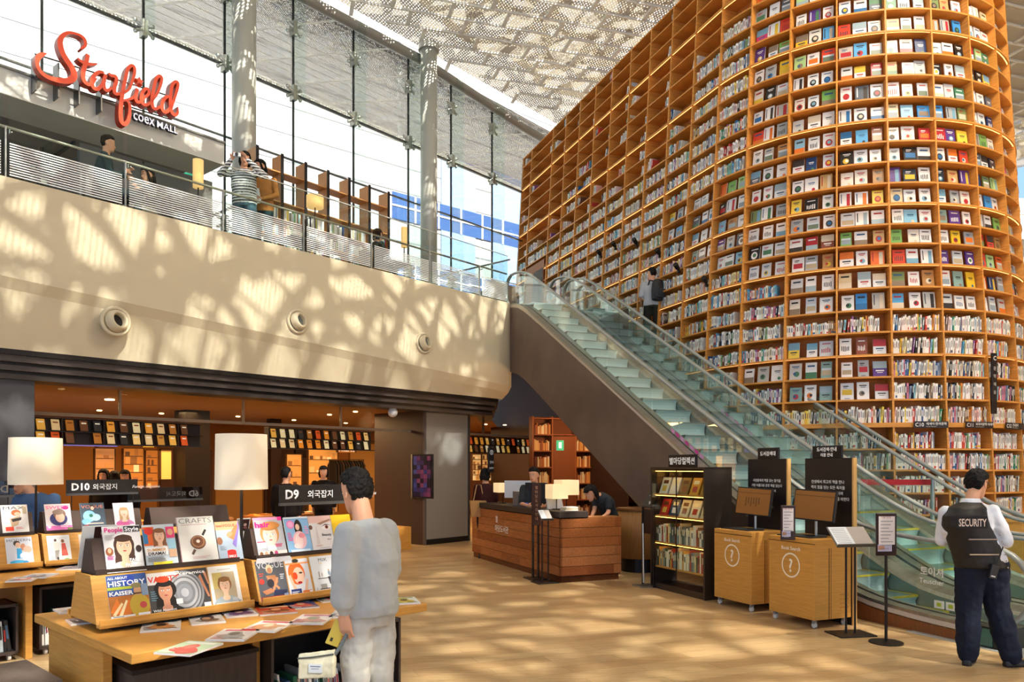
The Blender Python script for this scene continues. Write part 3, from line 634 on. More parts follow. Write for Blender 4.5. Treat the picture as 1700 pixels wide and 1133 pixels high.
def spine_book(m, w, h, col, tilt, rr):
    if tilt: m.M = m.M @ Matrix.Rotation(tilt, 4, 'Y')
    d = .15 + .03 * rr; m.box(-w / 2, w / 2, 0, d, 0, h, col)
    r, g, b = [int(col[i:i + 2], 16) for i in (1, 3, 5)]; ink = '#f4f0e6' if r + g + b < 380 else ['#54504a', '#7a3630', '#3c5a78', '#6a675f'][int(rr * 3.99)]
    m.add([(-w * .18, -.0012, h * .42), (w * .18, -.0012, h * .42), (w * .18, -.0012, h * .82), (-w * .18, -.0012, h * .82)], [(0, 1, 2, 3)], ink)
    if rr > .75: m.add([(-w * .5, -.001, h * .08), (w * .5, -.001, h * .08), (w * .5, -.001, h * (.14 + .1 * rr)), (-w * .5, -.001, h * (.14 + .1 * rr))], [(0, 1, 2, 3)], ['#c5463a', '#3c6b93', '#d9b24a', '#5b5b5b'][int(rr * 97) % 4])
def frame_at(s, z, off):
    P, n_ = tw(s, z, off); return P, math.atan2(n_.x, -n_.y)
stuff = MB(); POS = ['left', 'middle', 'right']
for n_, (s, z, w, h, col, c, k, j, pat, rr) in enumerate(FCE):
    P, rz = frame_at(s, z, -.10)
    if n_ < 300:
        t = MB(); face_book(t, w, h, col, pat, rr)
        o = t.build('displayed_book', VCG, label='%s cover, %s in %s, %s' % (cname(col), POS[j], colname(c), rowname(k)), cat='display book', group='books facing out on the tower'); o.location = P; o.rotation_euler = (0, 0, rz)
    else: stuff.M = Matrix.Translation(P) @ Matrix.Rotation(rz, 4, 'Z'); face_book(stuff, w, h, col, pat, rr)
stuff.build('displayed_books', VCG, label='the smaller remaining books facing out on the curved tower', cat='books', kind='stuff')
stuff = MB()
for n_, (s, z, w, h, col, c, k, j, tilt, rr) in enumerate(SPN):
    P, rz = frame_at(s, z, -.05)
    if n_ < 100:
        t = MB(); spine_book(t, w, h, col, tilt, rr)
        o = t.build('book', VC, label='%s spine, %s along %s, %s' % (cname(col), ORD[min(j, 29)] if j < 30 else 'last', colname(c), rowname(k)), cat='book', group='books standing spine out on the tower'); o.location = P; o.rotation_euler = (0, 0, rz)
    else: stuff.M = Matrix.Translation(P) @ Matrix.Rotation(rz, 4, 'Z'); spine_book(stuff, w, h, col, tilt, rr)
stuff.build('shelved_books', VC, label='the many small distant spine-out books filling the tower shelves', cat='books', kind='stuff')

# timber wall in front of the tower's foot under the upper floor
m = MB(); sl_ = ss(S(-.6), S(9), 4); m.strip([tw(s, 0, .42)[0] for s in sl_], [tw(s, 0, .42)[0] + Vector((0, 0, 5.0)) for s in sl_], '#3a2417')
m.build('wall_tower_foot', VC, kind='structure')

m = TM(); m.strip([tw(S(.35), 5.3, .012)[0], tw(S(1.85), 5.3, .012)[0]], [tw(S(.35), 7.75, .012)[0], tw(S(1.85), 7.75, .012)[0]], '#8a5020'); m.strip([tw(S(1.0), 5.3, .02)[0], tw(S(1.8), 5.3, .02)[0]], [tw(S(1.0), 7.5, .02)[0], tw(S(1.8), 7.5, .02)[0]], '#140e0a'); m.build('doorway', VC, tower)
def tower_px(px, py):
    best = None
    for k in range(-48, 40):
        s = S(14) + k * .25
        for j in range(5, 110):
            P, n_ = tw(s, j * .1, .0)
            if n_.dot(P) > 0: continue
            d = abs(CX + F * P.x / P.y - px) + abs(HY - F * (P.z - CH) / P.y - py)
            if best is None or d < best[0]: best = (d, s, j * .1)
    return best[1:]
for n_, (px, py) in enumerate(((997, 425), (1027, 409), (1059, 404), (1092, 423), (1130, 446), (1171, 470))):
    s, z = tower_px(px, py); P, nn = tw(s, z, .02); t = empty('clip_spotlight', P, math.atan2(nn.x, -nn.y), label='small black clip spotlight, %s from left on the tower shelf edges' % ORD[n_], cat='light', group='clip spotlights on the tower')
    m = MB(); m.M = Matrix.Rotation(.5, 4, 'Z') @ Matrix.Rotation(-.5, 4, 'X'); m.loft([[(math.cos(a) * r_, y, math.sin(a) * r_) for a in [2 * PI * i / 12 for i in range(12)]] for r_, y in ((.03, .0), (.045, -.05), (.05, -.16), (.04, -.16))], '#17140f'); m.build('lamp_head', VC, t); MB().box(-.02, .02, -.03, .03, -.07, -.02, '#17140f').build('clip', VC, t)
s, z = tower_px(1638, 632); P, nn = tw(s, z, .06); t = empty('vertical_sign', P, math.atan2(nn.x, -nn.y), label='narrow vertical black sign on the upright between C12 and C13', cat='sign'); MB().bbox(-.06, .06, 0, .03, -.52, .48, '#241712').build('sign_plate', VCG, t)
m = MB().text('C', .10, 0, .36, -.002, '#f0ece4', align='CENTER', bold=.02)
for k, ch in enumerate('문학예술'): m.text(ch, .07, 0, .2 - k * .13, -.002, '#d8d0c4', align='CENTER')
m.build('lettering', VC, t)
# ------------------------------------------------------------ escalators
SB, ST = .84, 10.4
def zA(s):
    L_ = .575 * (s - SB); z = .5 * (L_ + .16 + math.sqrt((L_ - .16) ** 2 + .12)); d = 5.5 - z
    return z if d > .6 else 5.5 - .5 * (d + math.sqrt(d * d + .06)) + (.0) if s < 12 else 5.5
def zA(s):
    L_ = .575 * (s - SB); z = .5 * (L_ + .16 + math.sqrt((L_ - .16) ** 2 + .12)); return .5 * (z + 5.5 - math.sqrt((z - 5.5) ** 2 + .05))
def zstep(s):
    L_ = .575 * (s - SB) - .10; z = .5 * (L_ + 0 + math.sqrt(L_ ** 2 + .03)); return min(z, 5.42)
SS = [-.45 + .25 * i for i in range(47)]         # to 11.05
DECK = mat('steel_deck', '#a9a69a', .3, .85, noise=.15, nscale=3, stretch=(1, 8, 1))
RAIL = mat('handrail_rubber', '#9aa09c', .3, .3)
STEPM = mat('step_metal', attr=True, rough=.35, metal=.25)
def esc(r0, which):
    t = EE('escalator', label='%s escalator, %s' % (('left', 'the nearer one with the brown stringer') if which == 0 else ('right', 'the farther one next to the book tower')), cat='escalator')
    t.location = ew(r0, 0)
    def strip3(ra, rb_, dz, mt, name, dz2=None, sl=SS):
        m = MB(); m.strip([(ra, s, zA(s) + dz) for s in sl], [(rb_, s, zA(s) + (dz if dz2 is None else dz2)) for s in sl]); return m.build(name, mt, t)
    W_ = 1.46
    for side in (0, 1):
        f = (lambda x: x) if side == 0 else (lambda x: W_ - x)
        m = MB()
        pr = [(0.0, -.10), (0.0, 0), (.15, .0), (.15, -.004), (.17, -.004), (.17, .012), (.33, -.02), (.36, -.06)]
        for (a, za), (b, zb) in zip(pr, pr[1:]): m.strip([(f(a), s, zA(s) + za) for s in SS], [(f(b), s, zA(s) + zb) for s in SS], '#a9a69a' if not (.14 < a < .165) else '#1b1b1b')
        m.build('balustrade_deck', mat('steel_deck_2', attr=True, rough=.3, metal=.75, noise=.15, nscale=3, stretch=(1, 8, 1)), t)
        m = MB(); m.strip([(f(.36), s, zA(s) - .06) for s in SS], [(f(.36), s, zstep(s) - .25) for s in SS], '#7f8f88'); m.build('skirt_panel', STEPM, t)
        g = .16; hr = .70
        n_pan = 8; sl0, sl1 = -.5, 11.0
        for k in range(n_pan):
            a = sl0 + (sl1 - sl0) * k / n_pan + .008; b = sl0 + (sl1 - sl0) * (k + 1) / n_pan - .008
            sl = ss(a, b, 6); m = MB()
            for gx in (g - .005, g + .005): m.strip([(f(gx), s, zA(s) - .02) for s in sl], [(f(gx), s, zA(s) + hr) for s in sl])
            if k == 0:
                pts = [(f(g), -.5 - .33 * math.sin(q), zA(-.5) + hr - .33 + .33 * math.cos(q)) for q in ss(0, PI, 10)]; m.add(pts, [tuple(range(11))])
            if k == n_pan - 1:
                pts = [(f(g), 11.0 + .33 * math.sin(q), zA(11) + hr - .33 + .33 * math.cos(q)) for q in ss(0, PI, 10)]; m.add(pts, [tuple(range(11))])
            m.build('glass_panel', GLASSG, t)
        # handrail: runs up, rounds both ends
        P = [(f(g), -.5 - .36 * math.sin(q), zA(-.5) + hr - .33 + .36 * math.cos(q)) for q in ss(PI, 0, 12)]
        P += [(f(g), s, zA(s) + hr + .03) for s in SS if s > -.4] + [(f(g), 11.0 + .36 * math.sin(q), zA(11) + hr - .33 + .36 * math.cos(q)) for q in ss(0, PI, 12)]
        m = MB()
        rings = []
        for i, p in enumerate(P):
            a = Vector(P[max(i - 1, 0)]); b = Vector(P[min(i + 1, len(P) - 1)]); d = (b - a).normalized(); n_ = Vector((0, -d.z, d.y))
            c = Vector(p); rings.append([tuple(c + Vector((x, 0, 0)) + n_ * y) for x, y in ((-.04, -.012), (-.035, .014), (-.02, .024), (.02, .024), (.035, .014), (.04, -.012), (.02, -.02), (-.02, -.02))])
        m.loft(rings); m.build('handrail', RAIL, t, smooth=True)
    # steps
    s = .25
    k = 0
    while s < 10.35:
        z = round(zstep(s + .2), 3); z1 = zstep(s + .6)
        m = MB(); yl = '#c9b73a' if z < 1.0 else '#7b8a86'
        m.box(.375, W_ - .375, s, s + .41, z - .02, z, '#6f8a88')
        if z1 - z > .01:
            rings = [[(x, s + .40 + .035 * math.sin(a), z1 - .02 - (z1 - z) * a / PI) for x in (.375, W_ - .375)] for a in ss(0, PI, 5)]
            for q in range(5): m.strip(rings[q], rings[q + 1], '#c3dbd8')
            m.box(.375, W_ - .375, s + .395, s + .42, z1 - .02, z1 + .001, yl)
        m.box(.375, .42, s, s + .41, z, z + .004, yl); m.box(W_ - .42, W_ - .375, s, s + .41, z, z + .004, yl)
        m.build('step', STEPM, t); s += .40; k += 1
    MB().box(.36, W_ - .36, -1.0, .25, -.0, .012, '#b9bdbb').build('comb_plate', STEPM, t)
    MB().box(.36, W_ - .36, 10.3, 11.4, 5.42, 5.44, '#b9bdbb').build('comb_plate', STEPM, t)
    return t
E1 = esc(0, 0); E2 = esc(1.53, 1)
m = MB()
sl = [s for s in SS if s >= 1.6]
lower = [max(0.0, zA(s) - .06 - 1.52) if s < 10.6 else 3.9 for s in sl]
m.strip([(0, s, zA(s) - .04) for s in sl], [(0, s, z) for s, z in zip(sl, lower)]); m.strip([(3.0, s, zA(s) - .04) for s in sl], [(3.0, s, z) for s, z in zip(sl, lower)])
m.strip([(0, s, z) for s, z in zip(sl, lower)], [(3.0, s, z) for s, z in zip(sl, lower)])
m.add([(0, 11.1, 5.46), (3, 11.1, 5.46), (3, 11.1, 3.9), (0, 11.1, 3.9)], [(0, 1, 2, 3)])
m.build('stringer', TAUPE, E1)
sl = [s for s in SS if s <= 1.8]
m = MB(); m.strip([(0, s, zA(s) - .06) for s in sl], [(0, s, 0) for s in sl]); m.build('timber_skirting', mat('red_timber', '#8a4f24', .45, noise=.2, nscale=4, stretch=(1, 8, 1)), E1)
m = MB().strip([(-.004, s, zA(s) - .035) for s in SS], [(-.004, s, zA(s) - .085) for s in SS], '#cdbfae'); m.build('edge_trim', VC, E1)
m = MB().box(-.03, .36, -.72, -.45, .0, .2, '#1c2020').box(-.04, -.03, -.62, -.5, .02, .18, '#3d6a62'); m.build('newel_base', VCG, E1)
m = MB(); m.box(-.1, 3.3, -1.4, .25, .0, .006, '#b4bab8'); m.build('landing_plate', STEPM, E1)
m = MB().add([(.55, -.85, .0085), (.75, -1.1, .0085), (.95, -.85, .0085), (.75, -.95, .0085)], [(0, 1, 2, 3)], '#c8284a').add([(1.9, -.85, .0085), (2.1, -1.1, .0085), (2.3, -.85, .0085), (2.1, -.95, .0085)], [(0, 1, 2, 3)], '#c8284a'); m.build('floor_arrows', VC, E1)
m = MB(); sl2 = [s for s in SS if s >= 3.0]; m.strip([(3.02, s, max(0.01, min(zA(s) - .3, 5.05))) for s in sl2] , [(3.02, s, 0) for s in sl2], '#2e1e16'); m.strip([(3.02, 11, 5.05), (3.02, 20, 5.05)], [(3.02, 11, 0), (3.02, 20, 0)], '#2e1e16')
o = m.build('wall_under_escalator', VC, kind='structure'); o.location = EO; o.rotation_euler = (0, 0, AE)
# outer guard rail on the tower side
g = EE('glass_guard', label='outer glass guard with a grey rail rising along the tower side of the escalators', cat='railing'); g.location = ew(3.06, 0)
for k in range(8):
    a = 1.4 + k * 1.2; sl = ss(a, a + 1.17, 4)
    MB().strip([(0, s, zA(s)) for s in sl], [(0, s, zA(s) + .72) for s in sl]).build('glass_panel', GLASSG, g)
MB().tube([(0, s, zA(s) + .74) for s in SS if s > -.2], .03, 10).build('handrail', RAIL, g, smooth=True)

# stickers on the balustrades, lettering on the glass, belt barrier by the shelves
for r_, s_, lab in ((.155, 3.9, 'left'), (1.69, 4.6, 'right')):
    m = MB()
    for k in range(7): m.add([(r_ - .002, s_ + k * .12, zA(s_ + k * .12) + .03), (r_ - .002, s_ + k * .12 + .09, zA(s_ + k * .12 + .09) + .03), (r_ - .002, s_ + k * .12 + .09, zA(s_ + k * .12 + .09) + .09), (r_ - .002, s_ + k * .12, zA(s_ + k * .12) + .09)], [(0, 1, 2, 3)], '#d84a9a' if k % 2 else '#e8a0cc')
    m.build('pink_sticker', VC, E1)
m = MB(); m.M = Matrix.Translation((.148, .15, 0)) @ Matrix.Rotation(-PI / 2, 4, 'Z'); m.text('토이셔', .10, 0, .58, 0, '#f2efe8', bold=.02, align='CENTER').text('Teuscher', .075, 0, .49, 0, '#f2efe8', bold=.01, align='CENTER'); m.build('glass_lettering', VC, E1)
for k in range(2): MB().box(.148, .152, -.12 + k * .13, -.01 + k * .13, .05 + zA(0), .13 + zA(0), '#e8e8d8').box(.146, .148, -.09 + k * .13, -.04 + k * .13, .07 + zA(0), .11 + zA(0), '#b8c838').build('warning_sticker', VC, E1)
def belt(px0, px1, py, Y, lab):
    a = at(px0, py, Y); b = at(px1, py, Y); t = empty('belt_barrier', (b.x, b.y, 0), 0, label=lab, cat='barrier'); d = a - b
    MB().cyl(0, 0, 0, .02, .16, 24).cyl(0, 0, .02, b.z + .05, .03, 16).build('post', STEEL, t, smooth=False); MB().cyl(d.x, d.y, 0, a.z + .05, .03, 16).cyl(d.x, d.y, 0, .02, .16, 24).build('post', STEEL, t)
    MB().box(d.x, 0, -.004, .004, a.z - .05, a.z + .03, '#b3262c').build('red_belt', VC, t)
belt(1425, 1548, 800, 11.0, 'steel post barrier with a red belt before the tower shelves')
# ------------------------------------------------------------ shop under the balcony
def FB(m, name, mt, **k):
    o = m.build(name, mt, **k); o.location = FO; o.rotation_euler = (0, 0, AF); return o
up = fpx(703, 800, .85)[0]; up2 = fpx(778, 800, .85)[0]
m = MB(); m.box(up, up2, .85, 2.5, 0, 2.93, '#3b2a25'); FB(m, 'wall_pier', mat('pier_paint', attr=True, rough=.5), kind='structure')
m = MB(); m.box(up + .04, up2 - .06, .82, .85, .12, 2.90, '#8c8c88'); FB(m, 'wall_pier_panel', mat('grey_panel', attr=True, rough=.45, metal=.1), kind='structure')
m = MB(); m.box(up2 - .06, up2, .8, .86, 0, 2.93, '#3f3a38').box(up - .01, up + .04, .8, .86, 0, 2.93, '#5c5552').box(up, up2, .82, .86, 0, .12, '#1a1614'); FB(m, 'trim_pier', VC, kind='structure')
ul = fpx(55, 800, .55)[0]
m = MB(); m.box(-16, ul, .5, 1.5, 0, 2.93, '#4c4d50'); FB(m, 'wall_pier_left', mat('pier_paint'), kind='structure')
# clerestory transom and mullions
QW = 1.25
u1 = fpx(55, 700, QW)[0]; u2 = up + .0; zt0 = 2.47
m = MB(); m.box(u1 - .3, u2, QW, QW + .06, zt0, zt0 + .05, '#a58f74')
for px in (200, 405, 567): uu = fpx(px, 660, QW)[0]; m.box(uu - .015, uu + .015, QW, QW + .05, zt0, 2.93, '#a58f74')
m.box(up2, up2 + 4.2, QW, QW + .06, zt0, zt0 + .05, '#a58f74'); m.box(up2 + .95, up2 + .98, QW, QW + .05, zt0, 2.93, '#8a6a4a')
FB(m, 'trim_shopfront', VC, kind='structure')
for k, (a, c) in enumerate(((55, 200), (200, 405), (405, 567), (567, 622))):
    m = MB(); m.box(fpx(a, 660, QW)[0] + .02, fpx(c, 660, QW)[0] - .02, QW + .02, QW + .03, zt0 + .05, 2.93); FB(m, 'window_%d' % (41 + k), GLASS, kind='structure')
# hanging display rail of lit book covers
COV = ['#f0b24a', '#f4c878', '#e88a2a', '#f3dca4', '#d9541f', '#c98a3a', '#f6e3b4', '#b5702a', '#6a4226', '#f0a03a', '#33302e', '#e9c58a']
def cover_rail(ua, ub_, lab, q=1.35):
    t = FE('hanging_book_rail', label=lab, cat='shelf', group='hanging rails of book covers'); t.location = fw(ua, q); L_ = ub_ - ua
    m = MB(); m.box(0, L_, .12, .15, 2.05, 2.47, '#2a1a12'); m.box(0, L_, -.02, .13, 2.045, 2.06, '#241610'); m.box(0, L_, -.02, .13, 2.235, 2.25, '#241610'); m.box(0, L_, -.02, .13, 2.44, 2.46, '#5a3a22'); m.build('rail_frame', mat('rail_frame', attr=True, rough=.5), t)
    rr = random.Random(int(ua * 10)); 
    nb = int(L_ / .60)
    for k in range(nb + 1): MB().box(k * .60 - .008, k * .60 + .008, -.015, .13, 2.05, 2.44, '#2a1a12').build('divider', mat('rail_frame'), t)
    for row in (0, 1):
        for k in range(int((L_ - .1) / .2)):
            if rr.random() < .06: continue
            c = rr.choice(COV); m = MB(); m.M = Matrix.Rotation(-.2, 4, 'X'); m.box(-.062, .062, 0, .012, 0, .165, c); m.box(-.04, .04, -.001, 0, .11, .13, '#7a3a1a' if rr.random() < .5 else '#fff0d0'); 
            o = m.build('shown_book', mat('lit_cover', attr=True, rough=.5, emit=.35), label='%s book cover on the hanging rail, %s along its %s row' % (cname(c), ORD[min(k, 29)] if k < 30 else 'far', 'upper' if row else 'lower'), cat='book', group='covers on the hanging rails')
            o.location = fw(ua + .12 + k * .2, q + .0, 2.262 if row else 2.072); o.rotation_euler = (0, 0, AF + .25)
cover_rail(fpx(54, 700, 1.35)[0] - .2, fpx(338, 700, 1.35)[0], 'left hanging rail of glowing book covers above the shop opening')
cover_rail(fpx(446, 700, 1.35)[0], fpx(622, 700, 1.35)[0], 'middle hanging rail of glowing book covers left of the dark pier')
cover_rail(up2 + .1, up2 + 3.2, 'right hanging rail of glowing book covers behind the counter')
# interior: back wall with shop windows
m = MB(); QB = 9.5
m.box(-20, 8, QB, QB + .1, 0, 2.93, '#9a6a38')
for k in range(16):
    c = ['#c98a45', '#6f5040', '#d8a45a', '#54403c', '#b87a3a', '#e0b06a', '#8a5c34', '#c9924e'][k % 8]; m.box(-18 + k * 1.6, -16.5 + k * 1.6, QB - .06, QB, .0, 2.5 if k % 3 else 2.2, c)
FB(m, 'wall_shop_back', VC, kind='structure')
m = MB(); m.box(-16, -15.9, 1.2, QB, 0, 2.93, '#7a4a2a'); FB(m, 'wall_shop_left', VC, kind='structure')
m = MB(); m.box(6.5, 6.6, 3, QB, 0, 2.93, '#6a4430'); FB(m, 'wall_shop_right', VC, kind='structure')
GLOW = mat('lit_window', attr=True, rough=.6, emit=.4)
def pane(px0, px1, py0, py1, q, c, name, lab, txt=None, tc='#ffffff', mt=None, cat='shop window'):
    a, z1 = fpx(px0, py0, q); b, z0 = fpx(px1, py1, q); t = FE(name, label=lab, cat=cat); t.location = fw(a, q, 0)
    MB().box(0, b - a, 0, .06, z0, z1, c).build('panel', mt or GLOW, t)
    MB().box(-.02, 0, -.02, .06, z0, z1, '#5a3c22').box(b - a, b - a + .02, -.02, .06, z0, z1, '#5a3c22').box(0, b - a, -.02, .0, z1, z1 + .02, '#5a3c22').build('panel_frame', VC, t)
    if 'window' in name or 'case' in name or 'door' in name or 'lit_panel' in name:
        q_ = random.Random(int(px0)); g = MB(); W_ = b - a
        for k in range(1, 5): g.box(.02, W_ - .02, -.012, 0, z0 + (z1 - z0) * k / 5, z0 + (z1 - z0) * k / 5 + .02, '#6a4020')
        for k in range(5):
            x = .04
            while x < W_ - .1: w_ = q_.uniform(.04, .14); g.box(x, x + w_, -.01, 0, z0 + (z1 - z0) * k / 5 + .02, z0 + (z1 - z0) * k / 5 + q_.uniform(.06, .2), q_.choice(['#f6d8a0', '#8a5a2c', '#c98a44', '#5a3820', '#e8b870', '#a86a34'])); x += w_ + q_.uniform(.01, .12)
        g.build('shelves_and_goods', GLOW, t)
    if txt: MB().text(txt, (z1 - z0) * .75, .03, z0 + (z1 - z0) * .22, -.005, tc, bold=.01, width=(b - a) * .9).build('lettering', GLOW, t)
    return t
pane(105, 195, 731, 742, 6.0, '#5a6ae0', 'light_band', 'blue lit band across the back of the shop', cat='light')
pane(158, 190, 745, 830, 6.5, '#c98a50', 'lit_doorway', 'warm lit doorway in the back of the shop left of the bakery case')
pane(205, 238, 745, 812, 6.4, '#c07a30', 'bakery_case', 'left half of the lit glass display case at the back of the shop')
pane(242, 262, 748, 812, 6.4, '#b87028', 'bakery_case', 'right half of the lit glass display case at the back of the shop')
pane(206, 228, 732, 741, 5.9, '#18161c', 'shop_sign', 'dark shop sign with small white lettering over the display case', 'BAKERY'[:0] or None, cat='sign')
pane(237, 256, 731, 743, 5.9, '#e8b43a', 'shop_sign', 'small yellow and blue lit sign over the display case', cat='sign')
pane(267, 284, 749, 796, 5.0, '#f0c060', 'wall_lantern', 'tall narrow glowing lantern left of the dark pillar in the shop', cat='lamp')
pane(476, 500, 755, 850, 5.5, '#d8944a', 'lit_panel', 'warm backlit panel behind the walking figure in the shop')
pane(512, 560, 742, 850, 5.5, '#e09a48', 'lit_panel', 'broad warm panel behind the clothes rack in the shop')
pane(561, 590, 743, 752, 5.3, '#d89a50', 'shop_sign', 'white shop lettering on the orange back wall', 'rhartt', '#ffffff', VC, cat='sign')
for k, px in enumerate((784, 800, 829, 852)):
    pane(px, px + (14 if k in (0, 3) else 24), 755, 798, 4.6, '#f0c078' if k != 1 else '#e0a860', 'lit_window', '%s warm lit window behind the counter' % ['first', 'second', 'third', 'fourth'][k])
m = MB(); a = fpx(308, 760, 4.5)[0]; m.box(a, a + .55, 4.5, 5.0, 0, 2.93, '#1c120e'); FB(m, 'wall_dark_pillar', VC, kind='structure')
m = MB(); a = fpx(450, 760, 5.8)[0]; m.box(a, a + .3, 5.8, 6.0, 0, 2.93, '#2e1c12'); m.box(a + 1.0, a + 1.7, 6.2, 6.3, 1.95, 2.5, '#1c120e'); FB(m, 'wall_dark_panel', VC, kind='structure')
# clothes rack with dark garments
t = FE('clothes_rack', label='clothes rack of dark garments at the back of the shop', cat='clothes rack'); a = fpx(547, 770, 5.0)[0]; t.location = fw(a, 5.0, 0)
MB().tube([(0, 0, 0), (0, 0, 1.9), (1.1, 0, 1.9), (1.1, 0, 0)], .015, 6, '#222222').build('rail', DKM, t)
for k in range(12):
    c = ['#17120f', '#2a1c14', '#0f0d0d', '#3a2616'][k % 4]; x = .08 + k * .085
    MB().prism([(-.2, 0), (.2, 0), (.17, .75), (.06, .88), (-.06, .88), (-.17, .75)], x - .02, x + .02, 'x', c).build('garment', VC, t).location = (0, 0, 1.0)
# wooden display tables inside
for k, (px, py, q, lab) in enumerate(((300, 850, 2.6, 'low wooden display table inside the shop by the armchair'), (250, 872, 1.9, 'dark edged display table of books just inside the shop'), (480, 862, 2.4, 'wooden table behind the magazine racks inside the shop'))):
    u, z = fpx(px, py, q); t = FE('display_table', label=lab, cat='table', group='tables inside the shop'); t.location = fw(u, q, 0)
    MB().bbox(-.9, .9, -.3, .3, .68, .73, '#a86a34').build('table_top', VC, t)
    for sx in (-.85, .8):
        for sy in (-.26, .22): MB().box(sx, sx + .04, sy, sy + .04, 0, .68, '#3a261a').build('leg', VC, t)
    for j in range(7):
        c = COV[(j * 5 + k) % 12]; o = MB().box(-.07, .07, -.1, .1, 0, .03, c).build('book', VC, label='%s book lying %s from the left on the %s' % (cname(c), ORD[j], lab.split(' inside')[0].split(' of books')[0].split(' behind')[0]), cat='book', group='books on the shop tables')
        o.location = fw(u - .8 + j * .26, q, .73); o.rotation_euler = (0, 0, AF)
# recessed downlights
dl = []
for k, (px, py) in enumerate(((182, 664), (269, 647), (137, 640), (165, 682), (268, 687), (547, 689), (488, 698), (574, 703), (590, 684), (806, 705), (838, 706), (395, 692))):
    Y = (2.92 - CH) * F / (HY - py); P = at(px, py, Y); o = MB().cyl(0, 0, -.02, 0, .05 if k != 0 else .08, 16, '#ffe0a8').build('downlight', mat('downlight', '#ffd896', emit=9), label='recessed downlight in the shop ceiling, %s' % ['brightest, above the left shade', 'right of the brightest', 'top left corner', 'left rear', 'rear near second mullion', 'above the boy, front', 'above the boy, rear left', 'above the boy, rear', 'beside the white dome', 'behind the counter, left', 'behind the counter, right', 'by the second mullion'][k], cat='light', group='shop downlights')
    o.location = (P.x, P.y, 2.93)
for k, (u, q, pw) in enumerate(((-13, 3.5, 110), (-9.5, 4, 110), (-6.2, 4, 110), (-3, 3.5, 110), (1.2, 3.2, 110), (3.5, 6, 70))):
    l = area('shop_lamp', fw(u, q, 2.88), (0, 0, AF), 2.2, 1.6, pw, (1, .62, .28))
# small things on the dark pier: screen, dome camera
t = FE('wall_screen', label='tall narrow purple screen on the dark side of the pier', cat='screen'); t.location = fw(up, 1.15, 0); t.rotation_euler = (0, 0, AF - PI / 2)
m = MB().box(-.0, .62, -.05, 0, 1.02, 1.98, '#17121a'); m.build('screen_housing', VC, t)
m = MB(); rq = random.Random(5)
for a in range(5):
    for b in range(9): m.box(.04 + a * .108, .145 + a * .108, -.056, -.052, 1.06 + b * .098, 1.155 + b * .098, rq.choice(['#2a1a38', '#48203e', '#1a2148', '#5a2a40', '#120e20', '#2e2e58', '#0e0c16']))
m.build('screen_face', mat('screen_face', attr=True, rough=.3, emit=.6), t)
MB().box(-.04, -.0, -.06, 0, 1.02, 1.98, '#c0bcb4').build('side_trim', STEEL, t)
t = FE('dome_camera', label='white dome camera under the fascia left of the pier', cat='camera'); t.location = at(652, 685, 15.6)
MB().ball((0, 0, 0), .10, 16, '#d8dad8').build('dome', VCG, t, smooth=True); MB().cyl(0, 0, .06, .14, .08, 16, '#e8e8e4').cyl(0, 0, .12, 1.0, .012, 8, '#55504c').build('bracket', VC, t)
o = MB().bbox(0, .5, 0, .6, 0, .47, '#d9a257').build('wooden_block', WLT, label='plain pale wooden block seat at the foot of the pier', cat='seat'); o.location = ground(652, 916); o.rotation_euler = (0, 0, AF)
# ------------------------------------------------------------ information counter
C0 = ground(930, 969); 
def CE(name, x, y, z, dr=0, **t): 
    return empty(name, C0 + Vector((x * math.cos(AE) - y * math.sin(AE), x * math.sin(AE) + y * math.cos(AE), z)), AE + dr, **t)
t = CE('information_counter', 0, 0, 0, label='long plank-clad timber information counter with a dark worktop', cat='counter')
L_ = 3.65; W2 = 1.04; m = MB(); tn = ['#9a5a30', '#a8683a', '#8f5029', '#a3602f', '#b07040', '#955428', '#a9683a']
m.box(.03, .42, .03, L_, .08, .94, '#5a3018'); m.box(.03, W2, .03, .30, .08, .94, '#5a3018'); m.build('carcass', VC, t)
m = MB(); pr_ = random.Random(2)
for k in range(6):
    z0 = .10 + k * .141; z1 = z0 + .135
    y = 0
    while y < L_: l_ = min(L_ - y, pr_.uniform(.7, 1.5)); m.box(0, .035, y, y + l_ - .002, z0, z1, pr_.choice(tn)); y += l_
    x = 0
    while x < W2: l_ = min(W2 - x, pr_.uniform(.4, 1.0)); m.box(x, x + l_ - .002, 0, .035, z0, z1, pr_.choice(tn)); x += l_
m.build('plank_cladding', WDK, t)
MB().box(.03, .4, .03, L_, 0, .09, '#6a3a1c').box(.03, W2 - .03, .03, .3, 0, .09, '#6a3a1c').build('plinth', WDK, t)
MB().bbox(-.02, .46, -.02, L_, .955, 1.045, '#3b302a').build('worktop', VC, t)
MB().box(.46, W2, -.0, .3, .935, .955, '#a36a3a').build('low_ledge', WDK, t)
m = MB(); m.M = Matrix.Translation((-.002, 2.5, .62)) @ Matrix.Rotation(-PI / 2, 4, 'Z'); m.text('별', .13, .02, .12, 0, '#e9e4dc', bold=.02).text('마당도서관', .13, .0, -.04, 0, '#e9e4dc', bold=.02); m.build('counter_lettering', VC, t)
def table_lamp(x, y, w, h, lab, zb=1.045, sh=.28):
    t = CE('table_lamp', x, y, zb, label=lab, cat='lamp', group='lamps on the counter')
    MB().box(-.05, .05, -.05, .05, 0, .015, '#8a8278').build('base', DKM, t); MB().box(-.006, .006, -.006, .006, .01, sh + .02, '#333').build('pole', DKM, t)
    MB().loft([[(-w, -w, sh), (w, -w, sh), (w, w, sh), (-w, w, sh)], [(-w, -w, sh + h), (w, -w, sh + h), (w, w, sh + h), (-w, w, sh + h)]], cap=False).build('lamp_shade', mat('warm_shade', '#f3d8a4', .8, emit=.55), t)
table_lamp(.25, 2.75, .13, .17, 'square shaded table lamp on the far left of the counter', sh=.20)
